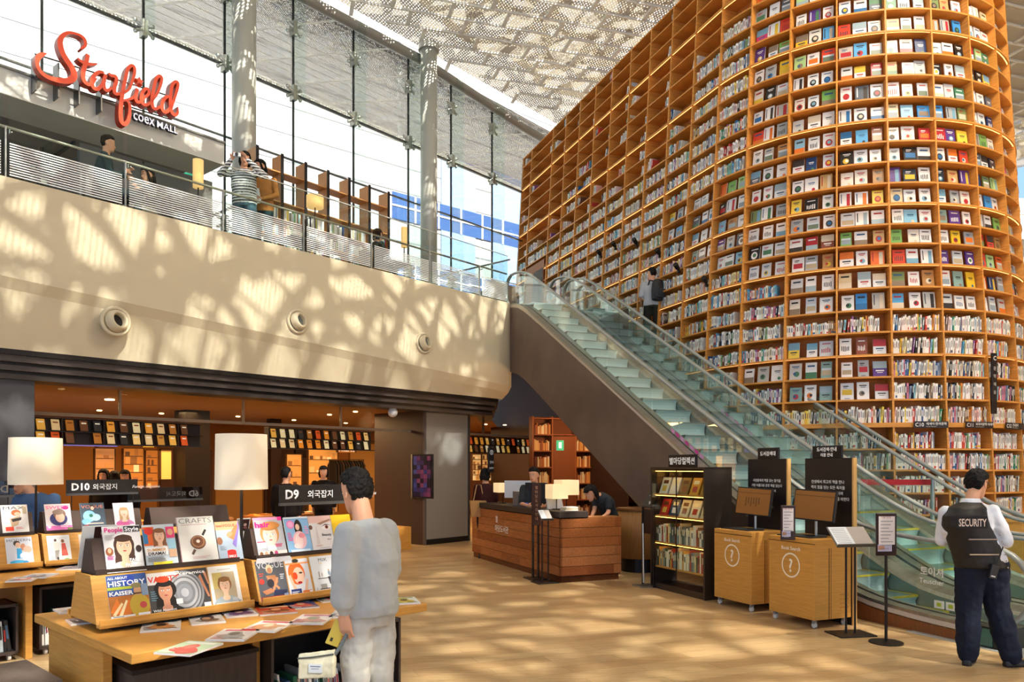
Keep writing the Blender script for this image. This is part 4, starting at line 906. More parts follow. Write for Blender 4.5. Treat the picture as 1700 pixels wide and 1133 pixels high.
table_lamp(.22, .55, .13, .22, 'square shaded table lamp near the counter corner', sh=.17)
table_lamp(.60, .95, .15, .24, 'larger yellowish square table lamp behind the counter', zb=.955, sh=.30)
def monitor(x, y, z, dr, w, h, lab, col='#2a2a2c', scr='#39434c', grp=None, face=None):
    t = CE('monitor', x, y, z, dr, label=lab, cat='monitor', group=grp)
    MB().bbox(-w / 2, w / 2, -.015, .015, .12, .12 + h, col).build('casing', VCG, t); MB().box(-w / 2 + .012, w / 2 - .012, -.018, -.016, .132, .108 + h, scr).build('screen', face or VCG, t)
    MB().box(-.02, .02, .0, .03, .01, .2, '#888').build('stand', STEEL, t); MB().bbox(-.1, .1, -.07, .09, 0, .012, '#777').build('base', STEEL, t); return t
monitor(.30, 2.15, 1.045, R(150), .5, .3, 'pale grey monitor seen from behind on the counter', '#c4c8cc')
monitor(.25, 1.35, 1.045, R(120), .42, .28, 'dark slim monitor turned sideways in front of the staff member', '#24282c')
t = CE('file_holder', .2, 1.95, 1.045, label='small grey upright file holder on the counter', cat='holder'); MB().box(-.06, .06, -.1, .1, 0, .24, '#77706c').build('box', VC, t); MB().box(-.05, .05, -.09, .09, .24, .25, '#e8e4da').build('papers', VC, t)
t = CE('cup', .12, 1.45, 1.045, label='blue and white cup on the counter', cat='cup'); MB().lathe([(.03, 0), (.036, .07), (.033, .07), (.028, .01)], 16, '#4a68b8').build('cup_body', VCG, t, smooth=True)
t = CE('paper_stack', .28, .25, 1.045, label='stack of white leaflets at the counter corner', cat='papers'); 
for k in range(3): MB().box(-.11 + k * .01, .11, -.08, .08 + k * .01, .02 * k, .02 * k + .018, ['#efe6d0', '#e2c89a', '#f4efe4'][k]).build('leaflets', VC, t)
t = CE('open_binder', .3, .75, 1.045, label='white binder standing open beside the lamp', cat='binder'); MB().prism([(-.14, 0), (.14, 0), (.1, .16), (-.16, .2)], -.02, .02, 'y', '#d8d8d6').build('cover', VC, t)
# standing signs before the counter
p = ground(889, 962); t = empty('standing_sign', p, AE, label='narrow black standing sign with a brown lettered board', cat='sign')
m = MB(); m.bbox(-.13, .13, -.18, .18, 0, .02, '#17110f').build('base', BLACK, t); 
for x in (-.045, .045): MB().box(x - .012, x + .012, -.02, .02, .02, 1.46, '#15100e').build('pole', BLACK, t)
MB().bbox(-.075, .075, -.035, -.015, .82, 1.45, '#3a211a').build('sign_board', VC, t)
m = MB()
for k, ch in enumerate('별마당도서관안내'): m.text(ch, .055, 0, 1.37 - k * .067, -.037, '#b98a6a', align='CENTER')
m.build('lettering', VC, t)
def lectern(px, py, h, w, d, lab, tilt=.7, two=True, base=(.16, .12), dr=0.):
    t = empty('lectern_stand', ground(px, py), AE + dr, label=lab, cat='stand')
    MB().bbox(-base[0], base[0], -base[1], base[1], 0, .015, '#3a322d').build('base', DKM, t)
    for x in ((-.05, .05) if two else (0,)): MB().cyl(x, 0, .015, h - .02, .011, 10, '#4a403a').build('pole', DKM, t)
    m = MB(); m.M = Matrix.Translation((0, 0, h)) @ Matrix.Rotation(tilt, 4, 'X'); m.bbox(-w / 2, w / 2, -d / 2, d / 2, -.012, .0, '#6a635c'); m.box(-w / 2, w / 2, -d / 2 - .01, -d / 2, -.012, .03, '#5a5450'); b = m.build('reading_board', VC, t)
    m = MB(); m.M = Matrix.Translation((0, 0, h)) @ Matrix.Rotation(tilt, 4, 'X'); m.box(-w / 2 + .01, -.0, -d / 2 + .01, d / 2 - .01, .001, .006, '#e9ecec'); m.box(0.0, w / 2 - .01, -d / 2 + .01, d / 2 - .01, .001, .005, '#b5aaa0')
    for k in range(9): m.box(-w / 2 + .03, -w / 2 + .03 + w * .35, d / 2 - .04 - k * d * .09, d / 2 - .035 - k * d * .09, .0062, .0066, '#8a8f92')
    m.build('open_pages', VC, b); return t
lectern(905, 968, 1.0, .19, .2, 'small white lectern stand before the counter corner', .75, True, (.17, .14))
# ------------------------------------------------------------ round timber counter end under the escalator
p = at(1062, 900, 12.6); t = empty('round_counter', (p.x, p.y, 0), 0, label='rounded pale timber counter end under the escalator', cat='counter')
MB().cyl(0, 0, .22, 1.0, .36, 40).build('curved_front', mat('pale_timber', '#b07c42', .5, noise=.15, nscale=4, stretch=(8, 8, 1)), t, smooth=True); MB().cyl(0, 0, 0, .22, .32, 32, '#120d0b').build('plinth', BLACK, t); MB().cyl(0, 0, 1.0, 1.03, .38, 40, '#8a5a2c').build('worktop', VC, t)
# ------------------------------------------------------------ lit bookcase behind the counter
p0 = at(884, 800, 17.2); t = empty('wall_bookcase', (p0.x, p0.y, 0), R(12), label='warmly lit timber bookcase behind the counter staff', cat='bookcase')
Wb = 2.6; m = MB(); m.box(0, Wb, .3, .34, 0, 2.85, '#7a4018'); m.build('back_panel', VC, t)
xs = [0, .45, .95, 1.0, 1.45, 1.9, 2.35, 2.6]
for x in (0, .45, 1.0, 1.45, 1.9, 2.35, 2.58): MB().box(x, x + .03, 0, .3, 0, 2.85, '#a5592a').build('upright', VC, t)
for k in range(8): MB().box(0, Wb, 0, .3, .2 + k * .37, .225 + k * .37, '#a5592a').build('shelf', VC, t)
MB().box(.48, 1.0, -.01, .02, 0, 2.4, '#8a4a22').build('panel_door', VC, t)
m = MB(); bq = random.Random(9)
for a, b in ((.03, .45), (1.03, 1.45), (1.48, 1.9), (1.93, 2.35)):
    for k in range(7):
        x = a + .02; z = .225 + k * .37
        while x < b - .05: w = bq.uniform(.015, .04); m.box(x, x + w * .9, .04, .2, z, z + bq.uniform(.17, .26), bq.choice(['#e8b46a', '#d9924a', '#f0cf92', '#b5622e', '#e0a050', '#f3dcae', '#8a4a26'])); x += w
o = m.build('shelved_books', VC, label='rows of warmly lit books in the bookcase behind the counter', cat='books', kind='stuff'); o.location = t.location; o.rotation_euler = t.rotation_euler
l = bpy.data.lights.new('bookcase_lamp', 'POINT'); l.energy = 60; l.color = (1, .6, .28); l.shadow_soft_size = .15; o = bpy.data.objects.new('bookcase_lamp', l); COL.objects.link(o); o.location = (p0.x + 1.2, p0.y - 1.2, 2.6)
t = empty('exit_sign', at(930, 740, 16.6), R(8), label='small green exit sign hanging before the lit bookcase', cat='sign'); MB().box(-.08, .08, 0, .03, -.11, .11, '#2f9a72').box(-.03, .03, -.002, 0, -.06, .07, '#d8f4e4').build('sign_box', mat('exit_sign', attr=True, emit=.7), t)
t = empty('hanging_sign', at(816, 765, 14.2), AF, label='narrow black hanging sign with a white round emblem left of the staff', cat='sign'); MB().bbox(-.07, .07, 0, .04, -.22, .24, '#12151a').build('sign_box', VCG, t)
m = MB().text('안내', .055, 0, -.05, -.002, '#d8e0e4', align='CENTER').text('INFO', .05, 0, -.16, -.002, '#d8e0e4', align='CENTER'); 
m.add([(math.cos(a) * .045, -.002, .15 + math.sin(a) * .045) for a in ss(0, 2 * PI, 24)][:-1] , [tuple(range(24))], '#d8e0e4').add([(math.cos(a) * .035, -.003, .15 + math.sin(a) * .035) for a in ss(0, 2 * PI, 24)][:-1], [tuple(range(24))], '#12151a').box(-.008, .008, -.004, -.003, .125, .175, '#d8e0e4'); m.build('lettering', VC, t)
# ------------------------------------------------------------ black collection cabinet
K0 = ground(1170, 998); t = empty('display_cabinet', K0, AE, label='tall black glazed cabinet of lit books under the escalator', cat='cabinet')
H_ = 1.70; D_ = .43; LL = 1.22
MB().box(0, D_, -.0, .03, 0, H_).build('side_panel', mat('cabinet_black', '#33281f', .4, noise=.3, nscale=2), t); MB().box(0, D_, LL - .03, LL, 0, H_).build('side_panel', mat('cabinet_black'), t)
MB().box(0, D_, 0, LL, H_ - .03, H_).build('top_panel', mat('cabinet_black'), t); MB().box(D_ - .02, D_, .03, LL - .03, .3, H_ - .03, '#2a1c12').build('back_panel', VC, t); MB().box(0.02, D_, .03, LL - .03, .0, .08).build('base_panel', mat('cabinet_black'), t)
zsC = [.32, .66, 1.03, 1.33]
for z in zsC: o = MB().box(.03, D_ - .02, .03, LL - .03, z - .02, z).build('shelf', mat('gold_shelf', '#c98a3a', .5), t)
for z in zsC[1:] + [H_ - .03]: MB().box(.05, .07, .05, LL - .05, z - .03, z - .022).build('light_strip', mat('cabinet_led', '#ffc060', emit=6), t)
MB().box(.0, .006, .03, LL - .03, .30, H_ - .04).build('glass_door', GLASS, t); MB().box(-.004, .01, LL / 2 - .004, LL / 2 + .004, .3, H_ - .04).build('door_joint', DKM, t)
bq = random.Random(21)
def on_c(x, y, z, rz=0): return K0 + Vector((x * math.cos(AE) - y * math.sin(AE), x * math.sin(AE) + y * math.cos(AE), z))
for row, z in ((0, .32), (1, .66)):
    y = LL - .06; k = 0
    while y > .08:
        w = bq.uniform(.018, .042); c = bq.choice(['#e8e0cc', '#f0ead8', '#b5402c', '#d9a24a', '#7a4a2a', '#c8b48a', '#8a8f86', '#2f4a38', '#e3c47a', '#d8d4c6', '#a33226', '#5a6a70'])
        m = MB(); h = bq.uniform(.2, .28); m.box(0, .17, -w, 0, 0, h, c); m.box(-.001, 0, -w * .75, -w * .25, h * .5, h * .85, '#3a2a20' if bq.random() < .5 else '#f0e0b0')
        o = m.build('book', VC, label='%s spine, %s from left on the %s shelf of the black cabinet' % (cname(c), ORD[min(29, k)], 'lowest' if row == 0 else 'second lowest'), cat='book', group='books in the black cabinet'); o.location = on_c(.06, y, z); o.rotation_euler = (0, 0, AE); y -= w + .002; k += 1
for row, z, n_ in ((2, 1.03, 5), (3, 1.33, 5)):
    for k in range(n_):
        c = [['#c8322a', '#1f3a5a', '#d8cfa8', '#e0d8b8', '#cfc7a0'], ['#e8e2cc', '#f0e8d0', '#8a6a3a', '#d99a2c', '#b5852f']][row - 2][k]; y = LL - .16 - k * .23
        m = MB(); m.M = Matrix.Rotation(.35, 4, 'Y'); w = .095; m.box(0, .02, -w, w, 0, .24, c); m.box(-.001, 0, -w * .6, w * .6, .15, .2, '#f3e6b8' if k % 2 else '#6a3a1c'); m.box(-.001, 0, -w * .5, w * .5, .04, .12, ['#e0b84a', '#e8e8e0', '#9a5a2a', '#b03a2a', '#5a4a3a'][k])
        o = m.build('book', VCG, label='%s cover leaning %s from left on the %s shelf of the black cabinet' % (cname(c), ORD[k], 'third' if row == 2 else 'top'), cat='book', group='leaning books in the black cabinet'); o.location = on_c(.10, y, z); o.rotation_euler = (0, 0, AE)
def flat_sign(loc, rz, w, h, txts, lab, col='#171013', depth=.03, tc='#f2eee6', name='sign'):
    t = empty(name, loc, rz, label=lab, cat='sign'); MB().bbox(-w / 2, w / 2, 0, depth, 0, h, col).build('sign_box', VCG, t); m = MB()
    for s_, sz, z in txts: m.text(s_, sz, 0, z, -.002, tc, align='CENTER', bold=.015)
    m.build('lettering', mat('sign_letter', attr=True, emit=.25), t); return t
flat_sign(on_c(.1, .62, H_), AE - PI / 2, .62, .17, [('별마당컬렉션', .105, .045)], 'wide black sign with white Korean lettering on top of the black cabinet', name='cabinet_sign')
p = ground(1077, 974); t = empty('slanted_stand', p, AE - PI / 2, label='black slanted notice stand left of the black cabinet', cat='stand')
m = MB(); m.M = Matrix.Translation((0, 0, 1.12)) @ Matrix.Rotation(R(-32), 4, 'X'); m.bbox(-.16, .16, -.02, .0, 0, .45, '#141216'); 
for k in range(3): m.box(-.1, .1, -.022, -.021, .18 + k * .05, .195 + k * .05, '#8a8a8c')
m.add([(-.03, -.022, .08), (0, -.022, .04), (.03, -.022, .08), (.02, -.022, .1), (0, -.022, .09), (-.02, -.022, .1)], [(0, 1, 2, 3, 4, 5)], '#c8d0d8'); m.build('notice_board', VCG, t)
for x in (-.14, .14): MB().box(x - .012, x + .012, -.02, .01, 0, 1.12).build('leg', BLACK, t)
MB().tube([(0, -.1, .9), (0.02, -.1, .06)], .014, 8, '#c8c8c8').box(-.12, .12, -.2, .1, 0, .02, '#333').build('support', STEEL, t)
MB().box(-.12, .12, -.01, .0, .75, 1.1, '#1c1a1c').build('lower_box', BLACK, t)
# ------------------------------------------------------------ search kiosks
def kiosk(px, py, lab, wtxt, sgn):
    P0 = ground(px, py); t = empty('search_kiosk', P0, AE, label=lab, cat='kiosk', group='book search kiosks'); D, Wk, z0, z1 = .52, .67, .09, .94
    MB().bbox(0, D, 0, Wk, z0, z1).build('cabinet', WLT, t); MB().box(-.002, .012, -.001, Wk, z1 - .055, z1 - .047, '#5a3a14').build('shadow_gap', VC, t)
    MB().box(.2, .21, -.002, .01, z0, z1 - .1, '#6a4418').box(.23, .235, -.002, .01, z0, z1 - .1, '#6a4418').build('door_groove', VC, t)
    m = MB()
    for i in range(6):
        for j in range(4): m.cyl(0, 0, 0, .002, .006, 8, '#3a2410') if 0 else m.box(.36 + i * .022, .368 + i * .022, -.0015, 0, .2 + j * .045, .208 + j * .045, '#3a2410')
    m.build('vent_holes', VC, t)
    for x, y in ((.05, .05), (D - .05, .05), (.05, Wk - .05), (D - .05, Wk - .05)):
        m = MB(); m.M = Matrix.Translation((x, y, .032)); m.loft([[(xx, math.cos(2 * PI * i / 14) * .03, math.sin(2 * PI * i / 14) * .03) for i in range(14)] for xx in (-.012, .012)], '#c8c8c4'); m.M = Matrix.Translation((x, y, 0)); m.box(-.02, .02, -.015, .015, .05, .09, '#888'); m.build('caster', VCG, t)
    m = MB(); m.M = Matrix.Translation((-.002, Wk * .5, .0)) @ Matrix.Rotation(-PI / 2, 4, 'Z')
    m.text('Book Search', .055, 0, .80, 0, '#f6ead2', align='CENTER', bold=.02); m.text('?', .20, 0, .565, 0, '#f6ead2', align='CENTER', bold=.02)
    n = 40; A = [(math.cos(2 * PI * i / n) * .135, -.0, .635 + math.sin(2 * PI * i / n) * .135) for i in range(n)]; B = [(math.cos(2 * PI * i / n) * .118, -.0, .635 + math.sin(2 * PI * i / n) * .118) for i in range(n)]; m.strip(A, B, '#f6ead2', close=True); m.build('question_mark_emblem', VC, t)
    MB().box(.05, .3, .12, .6, z1, z1 + .012, '#24262a').build('keyboard_tray', VCG, t)
    def on(x, y, z): return P0 + Vector((x * math.cos(AE) - y * math.sin(AE), x * math.sin(AE) + y * math.cos(AE), z))
    f = empty('monitor', on(.30, .30, z1), AE - PI / 2 + .12, label='tilted monitor with a brownish screen on the %s search kiosk' % wtxt, cat='monitor', group='kiosk monitors')
    def rot(): q = MB(); q.M = Matrix.Translation((0, 0, .34)) @ Matrix.Rotation(-.14, 4, 'X') @ Matrix.Rotation(R(2), 4, 'Y'); return q
    rot().bbox(-.27, .27, -.01, .025, -.17, .17, '#17171a').build('casing', VCG, f); q = rot(); q.box(-.255, .255, -.013, -.011, -.155, .155, '#8a5a28')
    q.box(-.255, .255, -.0135, -.013, .10, .106, '#5a3a1c'); 
    if wtxt == 'left':
        for k in range(6): q.box(-.12 + k * .04, -.1 + k * .04, -.0135, -.013, -.06 + (k % 2) * .03, .05, '#6a4420')
    q.build('screen', mat('amber_screen', attr=True, rough=.25, emit=.12), f)
    MB().cyl(0, .03, 0.01, .34, .015, 12, '#9aa0a4').build('stand', STEEL, f); MB().cyl(0, .03, 0, .012, .11, 24, '#8a9094').build('base', STEEL, f)
    b = empty('text_panel', on(D + .012, 0, 0), AE - PI / 2, label='tall dark panel of white Korean text behind the %s kiosk' % wtxt, cat='panel', group='tall text panels')
    MB().box(-Wk, -.0, 0, .05, 0.0, 1.80, '#1a0f0e').build('panel_face', mat('panel_face', attr=True, rough=.5), b); MB().box(0, .02, 0, .05, 0, 1.80).build('timber_edge', mat('edge_oak', '#d9a860', .5), b)
    m = MB(); lines = [('사람들에게 책을 읽는 즐거움', .034), ('가장 아름다운 문장 책을 읽는다', .034), ('삶의 지도를 찾아서', .034), ('천천히 읽기', .034)] if wtxt == 'left' else [('인생에서 최고의 책을 만나', .036), ('책의 힘을 믿는 모든 독자들', .036), ('곁에 두고 읽기를 권하며', .036), ('당신의 오늘이 더 빛나기를 바란다', .036)]
    for k, (s_, sz) in enumerate(lines): m.text(s_, sz * 1.2, -Wk / 2, 1.52 - k * .062, -.002, '#e8e2d8', align='CENTER')
    m.text('- 별마당도서관에서 -', .03, -Wk / 2, 1.2, -.002, '#b8b0a6', align='CENTER'); m.build('lettering', mat('sign_letter'), b)
    s_ = flat_sign(on(D + .03, Wk * (.5 if wtxt == 'left' else .55), 1.80), AE - PI / 2, .36 if wtxt == 'left' else .42, .14, sgn, 'small black sign on top of the %s text panel' % wtxt, '#16161b', name='panel_top_sign')
    return t
kiosk(1247, 1018, 'left pale oak search kiosk with a question mark emblem', 'left', [('도서검색대', .06, .045)])
kiosk(1352, 1046, 'right pale oak search kiosk with a question mark emblem', 'right', [('도서검색·안내', .05, .08), ('이용 안내', .045, .02)])
def framed_sign(loc, rz, w, h, zc_, lab, pole=True):
    t = empty('framed_notice', loc, rz, label=lab, cat='sign', group='framed paper notices')
    if pole: MB().cyl(0, 0, 0, .012, .155, 40, '#2f2a27').build('base', DKM, t); MB().cyl(0, .0, .01, zc_ - h / 2, .014, 12, '#3a332f').build('pole', DKM, t)
    MB().bbox(-w / 2, w / 2, -.012, .012, zc_ - h / 2, zc_ + h / 2, '#2e1713').build('frame', VCG, t)
    m = MB().box(-w / 2 + .02, w / 2 - .02, -.0135, -.012, zc_ - h * .24, zc_ + h / 2 - .03, '#e9dfd8').box(-w / 2 + .01, w / 2 - .05, -.014, -.0125, zc_ - h * .40, zc_ - h * .24, '#b9b4cc').box(-w / 2 + .015, -w * .12, -.0145, -.013, zc_ - h * .36, zc_ - h * .27, '#c08a6a')
    m.text('이용 안내', .026, -.01, zc_ + h * .38, -.0142, '#b04a3a', align='CENTER')
    for k in range(9): m.box(-w * .3, w * .3 - (k % 3) * .02, -.0145, -.0138, zc_ + h * .3 - k * .033, zc_ + h * .3 - k * .033 + .008, '#a09a98')
    m.build('paper_notice', VC, t); return t
framed_sign(ground(1471, 1068), R(3), .20, .41, 1.05, 'framed paper notice on a round based pole right of the open book stand')
framed_sign(at(1308, 898, 8.15) - Vector((0, 0, .0)), R(-6), .15, .37, .19, 'small framed paper notice standing between the two kiosks', False)
lectern(1412, 1054, 1.0, .42, .26, 'open book stand with grey pages in front of the right kiosk', .75, True, (.2, .15), R(-14))
# ------------------------------------------------------------ magazine tables
AT = R(47.4)
def TE(N, name, x, y, z, dr=0, **t): return empty(name, (N[0] + x * math.cos(AT) - y * math.sin(AT), N[1] + x * math.sin(AT) + y * math.cos(AT), z), AT + dr, **t)
N1 = (-1.99, 4.0); N2 = (-4.36 - .677 * 1.2, 6.5 - .736 * 1.2)
PAPER = '#f2efe8'
class Cover:
    """draws a magazine cover on the local x-z plane facing -y, in units of cover width/height"""
    def __init__(s, w, h, bg, th=.006):
        s.m = MB(); s.w = w; s.h = h; s.y = -.0004; s.m.box(0, w, 0, th, 0, h, PAPER); s.rect(0, 1, 0, 1, bg)
    def P(s, x, z): return (x * s.w, s.y, z * s.h)
    def rect(s, x0, x1, z0, z1, c): s.y -= .0002; s.m.add([s.P(x0, z0), s.P(x1, z0), s.P(x1, z1), s.P(x0, z1)], [(0, 1, 2, 3)], c); return s
    def poly(s, pts, c): s.y -= .0002; s.m.add([s.P(*p) for p in pts], [tuple(range(len(pts)))], c); return s
    def ell(s, cx, cz, rx, rz, c, n=22, a0=0, a1=2 * PI, rot=0):
        s.y -= .0002; q = []
        for i in range(n if a1 - a0 >= 6.28 else n + 1):
            a = a0 + (a1 - a0) * i / n; x = math.cos(a) * rx * s.w; z = math.sin(a) * rz * s.w; q.append((cx * s.w + x * math.cos(rot) - z * math.sin(rot), s.y, cz * s.h + x * math.sin(rot) + z * math.cos(rot)))
        s.m.add(q, [tuple(range(len(q)))], c); return s
    def text(s, t, x, z, size, c, bold=.01, align='LEFT', width=None): s.y -= .0002; s.m.text(t, size * s.h, x * s.w, z * s.h, s.y, c, align=align, bold=bold, width=width * s.w if width else None); return s
    def lines(s, x, z, n, c, wd=.25, dz=.03): 
        q = random.Random(int(x * 97 + z * 131 + n)); 
        for k in range(n): s.rect(x, x + wd * q.uniform(.6, 1), z - k * dz, z - k * dz + dz * .5, c)
        return s
    def face(s, cx, cz, r, skin='#e3b08c', hair='#3a241a', long=True, top='#d8d0c8', lips='#b8453f', part=0, hr=1.0, sh=None, eye='#3a2a22'):
        k = s.w / s.h
        if long: s.ell(cx, cz - r * .5 * k, r * 1.08 * hr, r * 1.8, hair); s.ell(cx - r * .62 * hr, cz - r * 1.7 * k, r * .5, r * 1.1, hair); s.ell(cx + r * .62 * hr, cz - r * 1.7 * k, r * .5, r * 1.1, hair)
        s.ell(cx, cz - r * 2.9 * k, r * 2.1, r * 1.25, top, a0=0, a1=PI); s.rect(cx - r * .38, cx + r * .38, cz - r * 2.1 * k, cz - r * .8 * k, skin); s.ell(cx, cz - r * 2.0 * k, r * .62, r * .4, skin)
        s.ell(cx, cz + r * .2 * k, r * 1.1 * hr, r * 1.2, hair); s.ell(cx, cz, r * .82, r * 1.12, skin); s.ell(cx, cz - r * .35 * k, r * .66, r * .86, skin)
        s.ell(cx + part * r, cz + r * .95 * k, r * .95, r * .42, hair)
        for sx in (-1, 1):
            s.ell(cx + sx * r * .34, cz + r * .12 * k, r * .17, r * .08, '#f6f0ea'); s.ell(cx + sx * r * .34, cz + r * .12 * k, r * .07, r * .07, eye); s.rect(cx + sx * r * .34 - r * .2, cx + sx * r * .34 + r * .2, cz + r * .29 * k, cz + r * .33 * k, hair if hair != '#e8d4a0' else '#8a6a4a')
        s.poly([(cx - r * .09, cz - r * .22 * k), (cx + r * .11, cz - r * .22 * k), (cx + r * .02, cz + r * .12 * k)], '#d9a482' if skin[1] != 'f' else '#e6b49a'); s.ell(cx, cz - r * .5 * k, r * .2, r * .075, lips); return s
    def done(s, name='magazine'): return s.m
def mag(N, x, y, z, w, h, draw, lab, lean=-.30, dr=0, grp='magazines on the display racks'):
    c = Cover(w, h, '#ffffff'); draw(c); m = c.m; M = Matrix.Rotation(lean, 4, 'X'); m.v = [tuple(M @ Vector(v)) for v in m.v]
    o = m.build('magazine', VCG, label=lab, cat='magazine', group=grp); p = TE(N, 'x', x, y, z); o.location = p.location; o.rotation_euler = (0, 0, AT + dr); bpy.data.objects.remove(p); return o
def d_people(c): c.rect(0, 1, 0, 1, '#e6e4e2'); c.face(.52, .52, .25, '#e8bd9c', '#4a3024', True, '#efe6dc'); c.text('People', .05, .86, .15, '#e0218a', .02, width=.48).rect(.56, .99, .85, .98, '#2a2a2c').text('Style', .58, .87, .13, '#ffffff', .02, width=.38); c.ell(.12, .42, .1, .12, '#9a5a34').ell(.12, .44, .05, .07, '#e8b896').ell(.9, .45, .08, .1, '#3a2a28').lines(.04, .78, 4, '#b8b4b0', .25).text('FALL', .62, .17, .10, '#ffffff', .03).text('FASHION', .5, .06, .10, '#ffffff', .03, width=.46).rect(.04, .2, .03, .14, '#f8f8f8').lines(.04, .3, 3, '#c04a9a', .2)
def d_weekly(c): c.rect(0, 1, 0, 1, '#c9d6dc').rect(0, .35, .5, .95, '#d8662c').rect(.0, .14, .55, .9, '#3a78a8').ell(.18, .85, .14, .12, '#d8332a'); c.face(.5, .72, .19, '#eec09e', '#8a5a38', True, '#e8ddd4', '#c8554a'); c.rect(.72, .98, .66, .93, '#e8447a').ell(.85, .8, .09, .11, '#e0a888').rect(.74, .98, .4, .62, '#9cc8dc').rect(.74, .98, .2, .38, '#d8b08a').rect(0, .7, .26, .46, '#f4f0ec').text('SUMMER', .06, .36, .09, '#d89a3a', .02, width=.6).text('DRAMA!', .08, .27, .10, '#2a2a30', .03, width=.55).rect(.2, .8, .04, .1, '#f0dc3a').lines(.05, .2, 4, '#7a7672', .6, .028)
def d_crafts(c):
    c.rect(0, 1, 0, 1, '#dfdfd8').rect(0, .012, 0, 1, '#a8323a').text('CRAFTS', .06, .86, .16, '#55585c', -.012, width=.88).lines(.1, .82, 1, '#c8a8a8', .8)
    c.poly([(.28, .20), (.36, .30), (.42, .27), (.33, .17)], '#6a5040').poly([(.62, .60), (.72, .72), (.77, .69), (.67, .57)], '#2f2a28').ell(.5, .44, .21, .19, '#6e4630').ell(.5, .45, .185, .165, '#a87a58').ell(.5, .455, .14, .125, '#7a4e36').ell(.5, .46, .05, .045, '#f0e4d4').lines(.3, .12, 2, '#d8b8b0', .5)
def d_teen(c): c.rect(0, 1, 0, 1, '#a9bccd').rect(0, 1, .78, 1, '#e8b48a').text('teenVOGUE', .03, .86, .10, '#e03a2a', .015, width=.8).poly([(.62, .4), (.98, .98), (1, .98), (1, .8), (.75, .3)], '#8a78c8').poly([(.45, .6), (.9, .92), (.95, .85), (.7, .5)], '#c98a5a').ell(.55, .66, .14, .1, '#d8a07a', rot=.6).ell(.1, .5, .12, .16, '#9a6a50').rect(.35, .72, .03, .22, '#d8322a').ell(.53, .22, .18, .06, '#d8322a').text('SMILE', .38, .06, .08, '#f4f4f4', .02, width=.3).lines(.08, .35, 4, '#8a9aac', .3)
def d_history(c):
    c.rect(0, 1, 0, 1, '#3a5a9a').ell(.55, .86, .16, .16, '#2a4ab0').text('ALL ABOUT', .03, .91, .07, '#ffffff', .02, width=.5).text('HISTORY', .03, .76, .16, '#ffffff', .02, width=.94).rect(0, .62, .68, .74, '#b8c43a').text('KAISER', .03, .56, .12, '#f4f4f0', .03, width=.6).rect(0, 1, 0, .54, '#b8702c').poly([(0, .2), (.2, .5), (.3, .25), (.5, .48), (.6, .2), (.4, .1)], '#e07a2a').poly([(.05, .15), (.3, .4), (.34, .36), (.12, .12)], '#f4d8a0').poly([(.2, .12), (.42, .45), (.46, .42), (.28, .1)], '#f8e4b0').ell(.75, .3, .25, .32, '#c8a83a').ell(.74, .63, .1, .14, '#c89a70').ell(.72, .74, .14, .07, '#8a8258').rect(.62, .82, .55, .58, '#4a3020').ell(.84, .3, .09, .09, '#c8504a').rect(.0, .6, .0, .12, '#e8e8e4').lines(.05, .09, 2, '#5a6a7a', .4).rect(.68, .98, .02, .13, '#f4f4f4').rect(.84, 1, .5, .76, '#8aa0b8')
def d_vanity(c): c.rect(0, 1, 0, 1, '#4a4644').rect(0, 1, .72, 1, '#e8e2dc').rect(.05, .95, .78, .95, '#e8e2dc').text('VANITY', .02, .78, .19, '#e03a28', .02, width=.96); c.face(.5, .55, .26, '#c98f70', '#1f1715', True, '#2e2826', '#a03a36', 0, 1.2); c.ell(.45, .83, .22, .10, '#d84a24').lines(.04, .55, 5, '#6a8a98', .2, .05).text('Wild Abandon', .05, .09, .08, '#f0ece6', .01, width=.7).rect(.78, .98, .22, .34, '#f4f0ec')
def d_ceramics(c):
    c.rect(0, 1, 0, 1, '#3a3a3c')
    for k, (r, col) in enumerate(((.60, '#8a8c8e'), (.54, '#5a5c60'), (.5, '#a8aaac'), (.44, '#6a6c70'), (.40, '#b8babc'), (.32, '#84888c'), (.24, '#9a9ea4'), (.12, '#c8ccd2'))): c.ell(.22, .46, r, r * 1.15, col, 32)
    c.poly([(.7, .8), (.78, .85), (.98, .3), (.92, .3)], '#b87a5a').poly([(.86, .9), (.95, .9), (1, .6), (.97, .6)], '#c88a66').text('ceramics', .12, .88, .10, '#f4f2ee', .015, width=.8).rect(.76, .98, .03, .17, '#f0ece4').lines(.1, .06, 1, '#d8d8d8', .2)
    for a in range(1): c.rect(-.001, .0, 0, 1, PAPER)
def d_man(c): c.rect(0, 1, 0, 1, '#e9e7e0').rect(.10, .86, .10, .84, '#b8a888').rect(.10, .4, .45, .84, '#c8b46a'); c.face(.48, .52, .21, '#ecc4a4', '#8a6238', False, '#a3b3b8', '#c07a6a'); c.lines(.3, .9, 1, '#b0aca4', .6).rect(.1, .86, .03, .10, '#e9e7e0').rect(.66, .84, .12, .2, '#c4c8c8').lines(.9, .1, 1, '#555555', .06)
def d_hair(c): c.rect(0, 1, 0, 1, '#b9bcc4').rect(0, 1, .93, 1, '#e8a8d0').rect(.85, 1, .9, 1, '#f03a9a'); c.face(.5, .52, .3, '#ecd2c0', '#c98f52', False, '#c8c8cc', '#c86a6a', 0, 1.0, None, '#5a7a98'); c.ell(.55, .78, .34, .13, '#c98a4a').text('hair', .03, .74, .20, '#f01e8c', .03, width=.52).rect(.02, .3, .2, .38, '#e8e8e8').rect(.02, .3, .35, .38, '#e04a6a').rect(.35, .65, .14, .26, '#f4f4f4').rect(0, 1, 0, .12, '#e8dcd8'); [c.ell(.1 + k * .17, .06, .06, .07, ['#8a5a3a', '#d8a888', '#3a2a24', '#c84a8a'][k]) for k in range(4)]; c.lines(.62, .28, 3, '#d84a7a', .34)
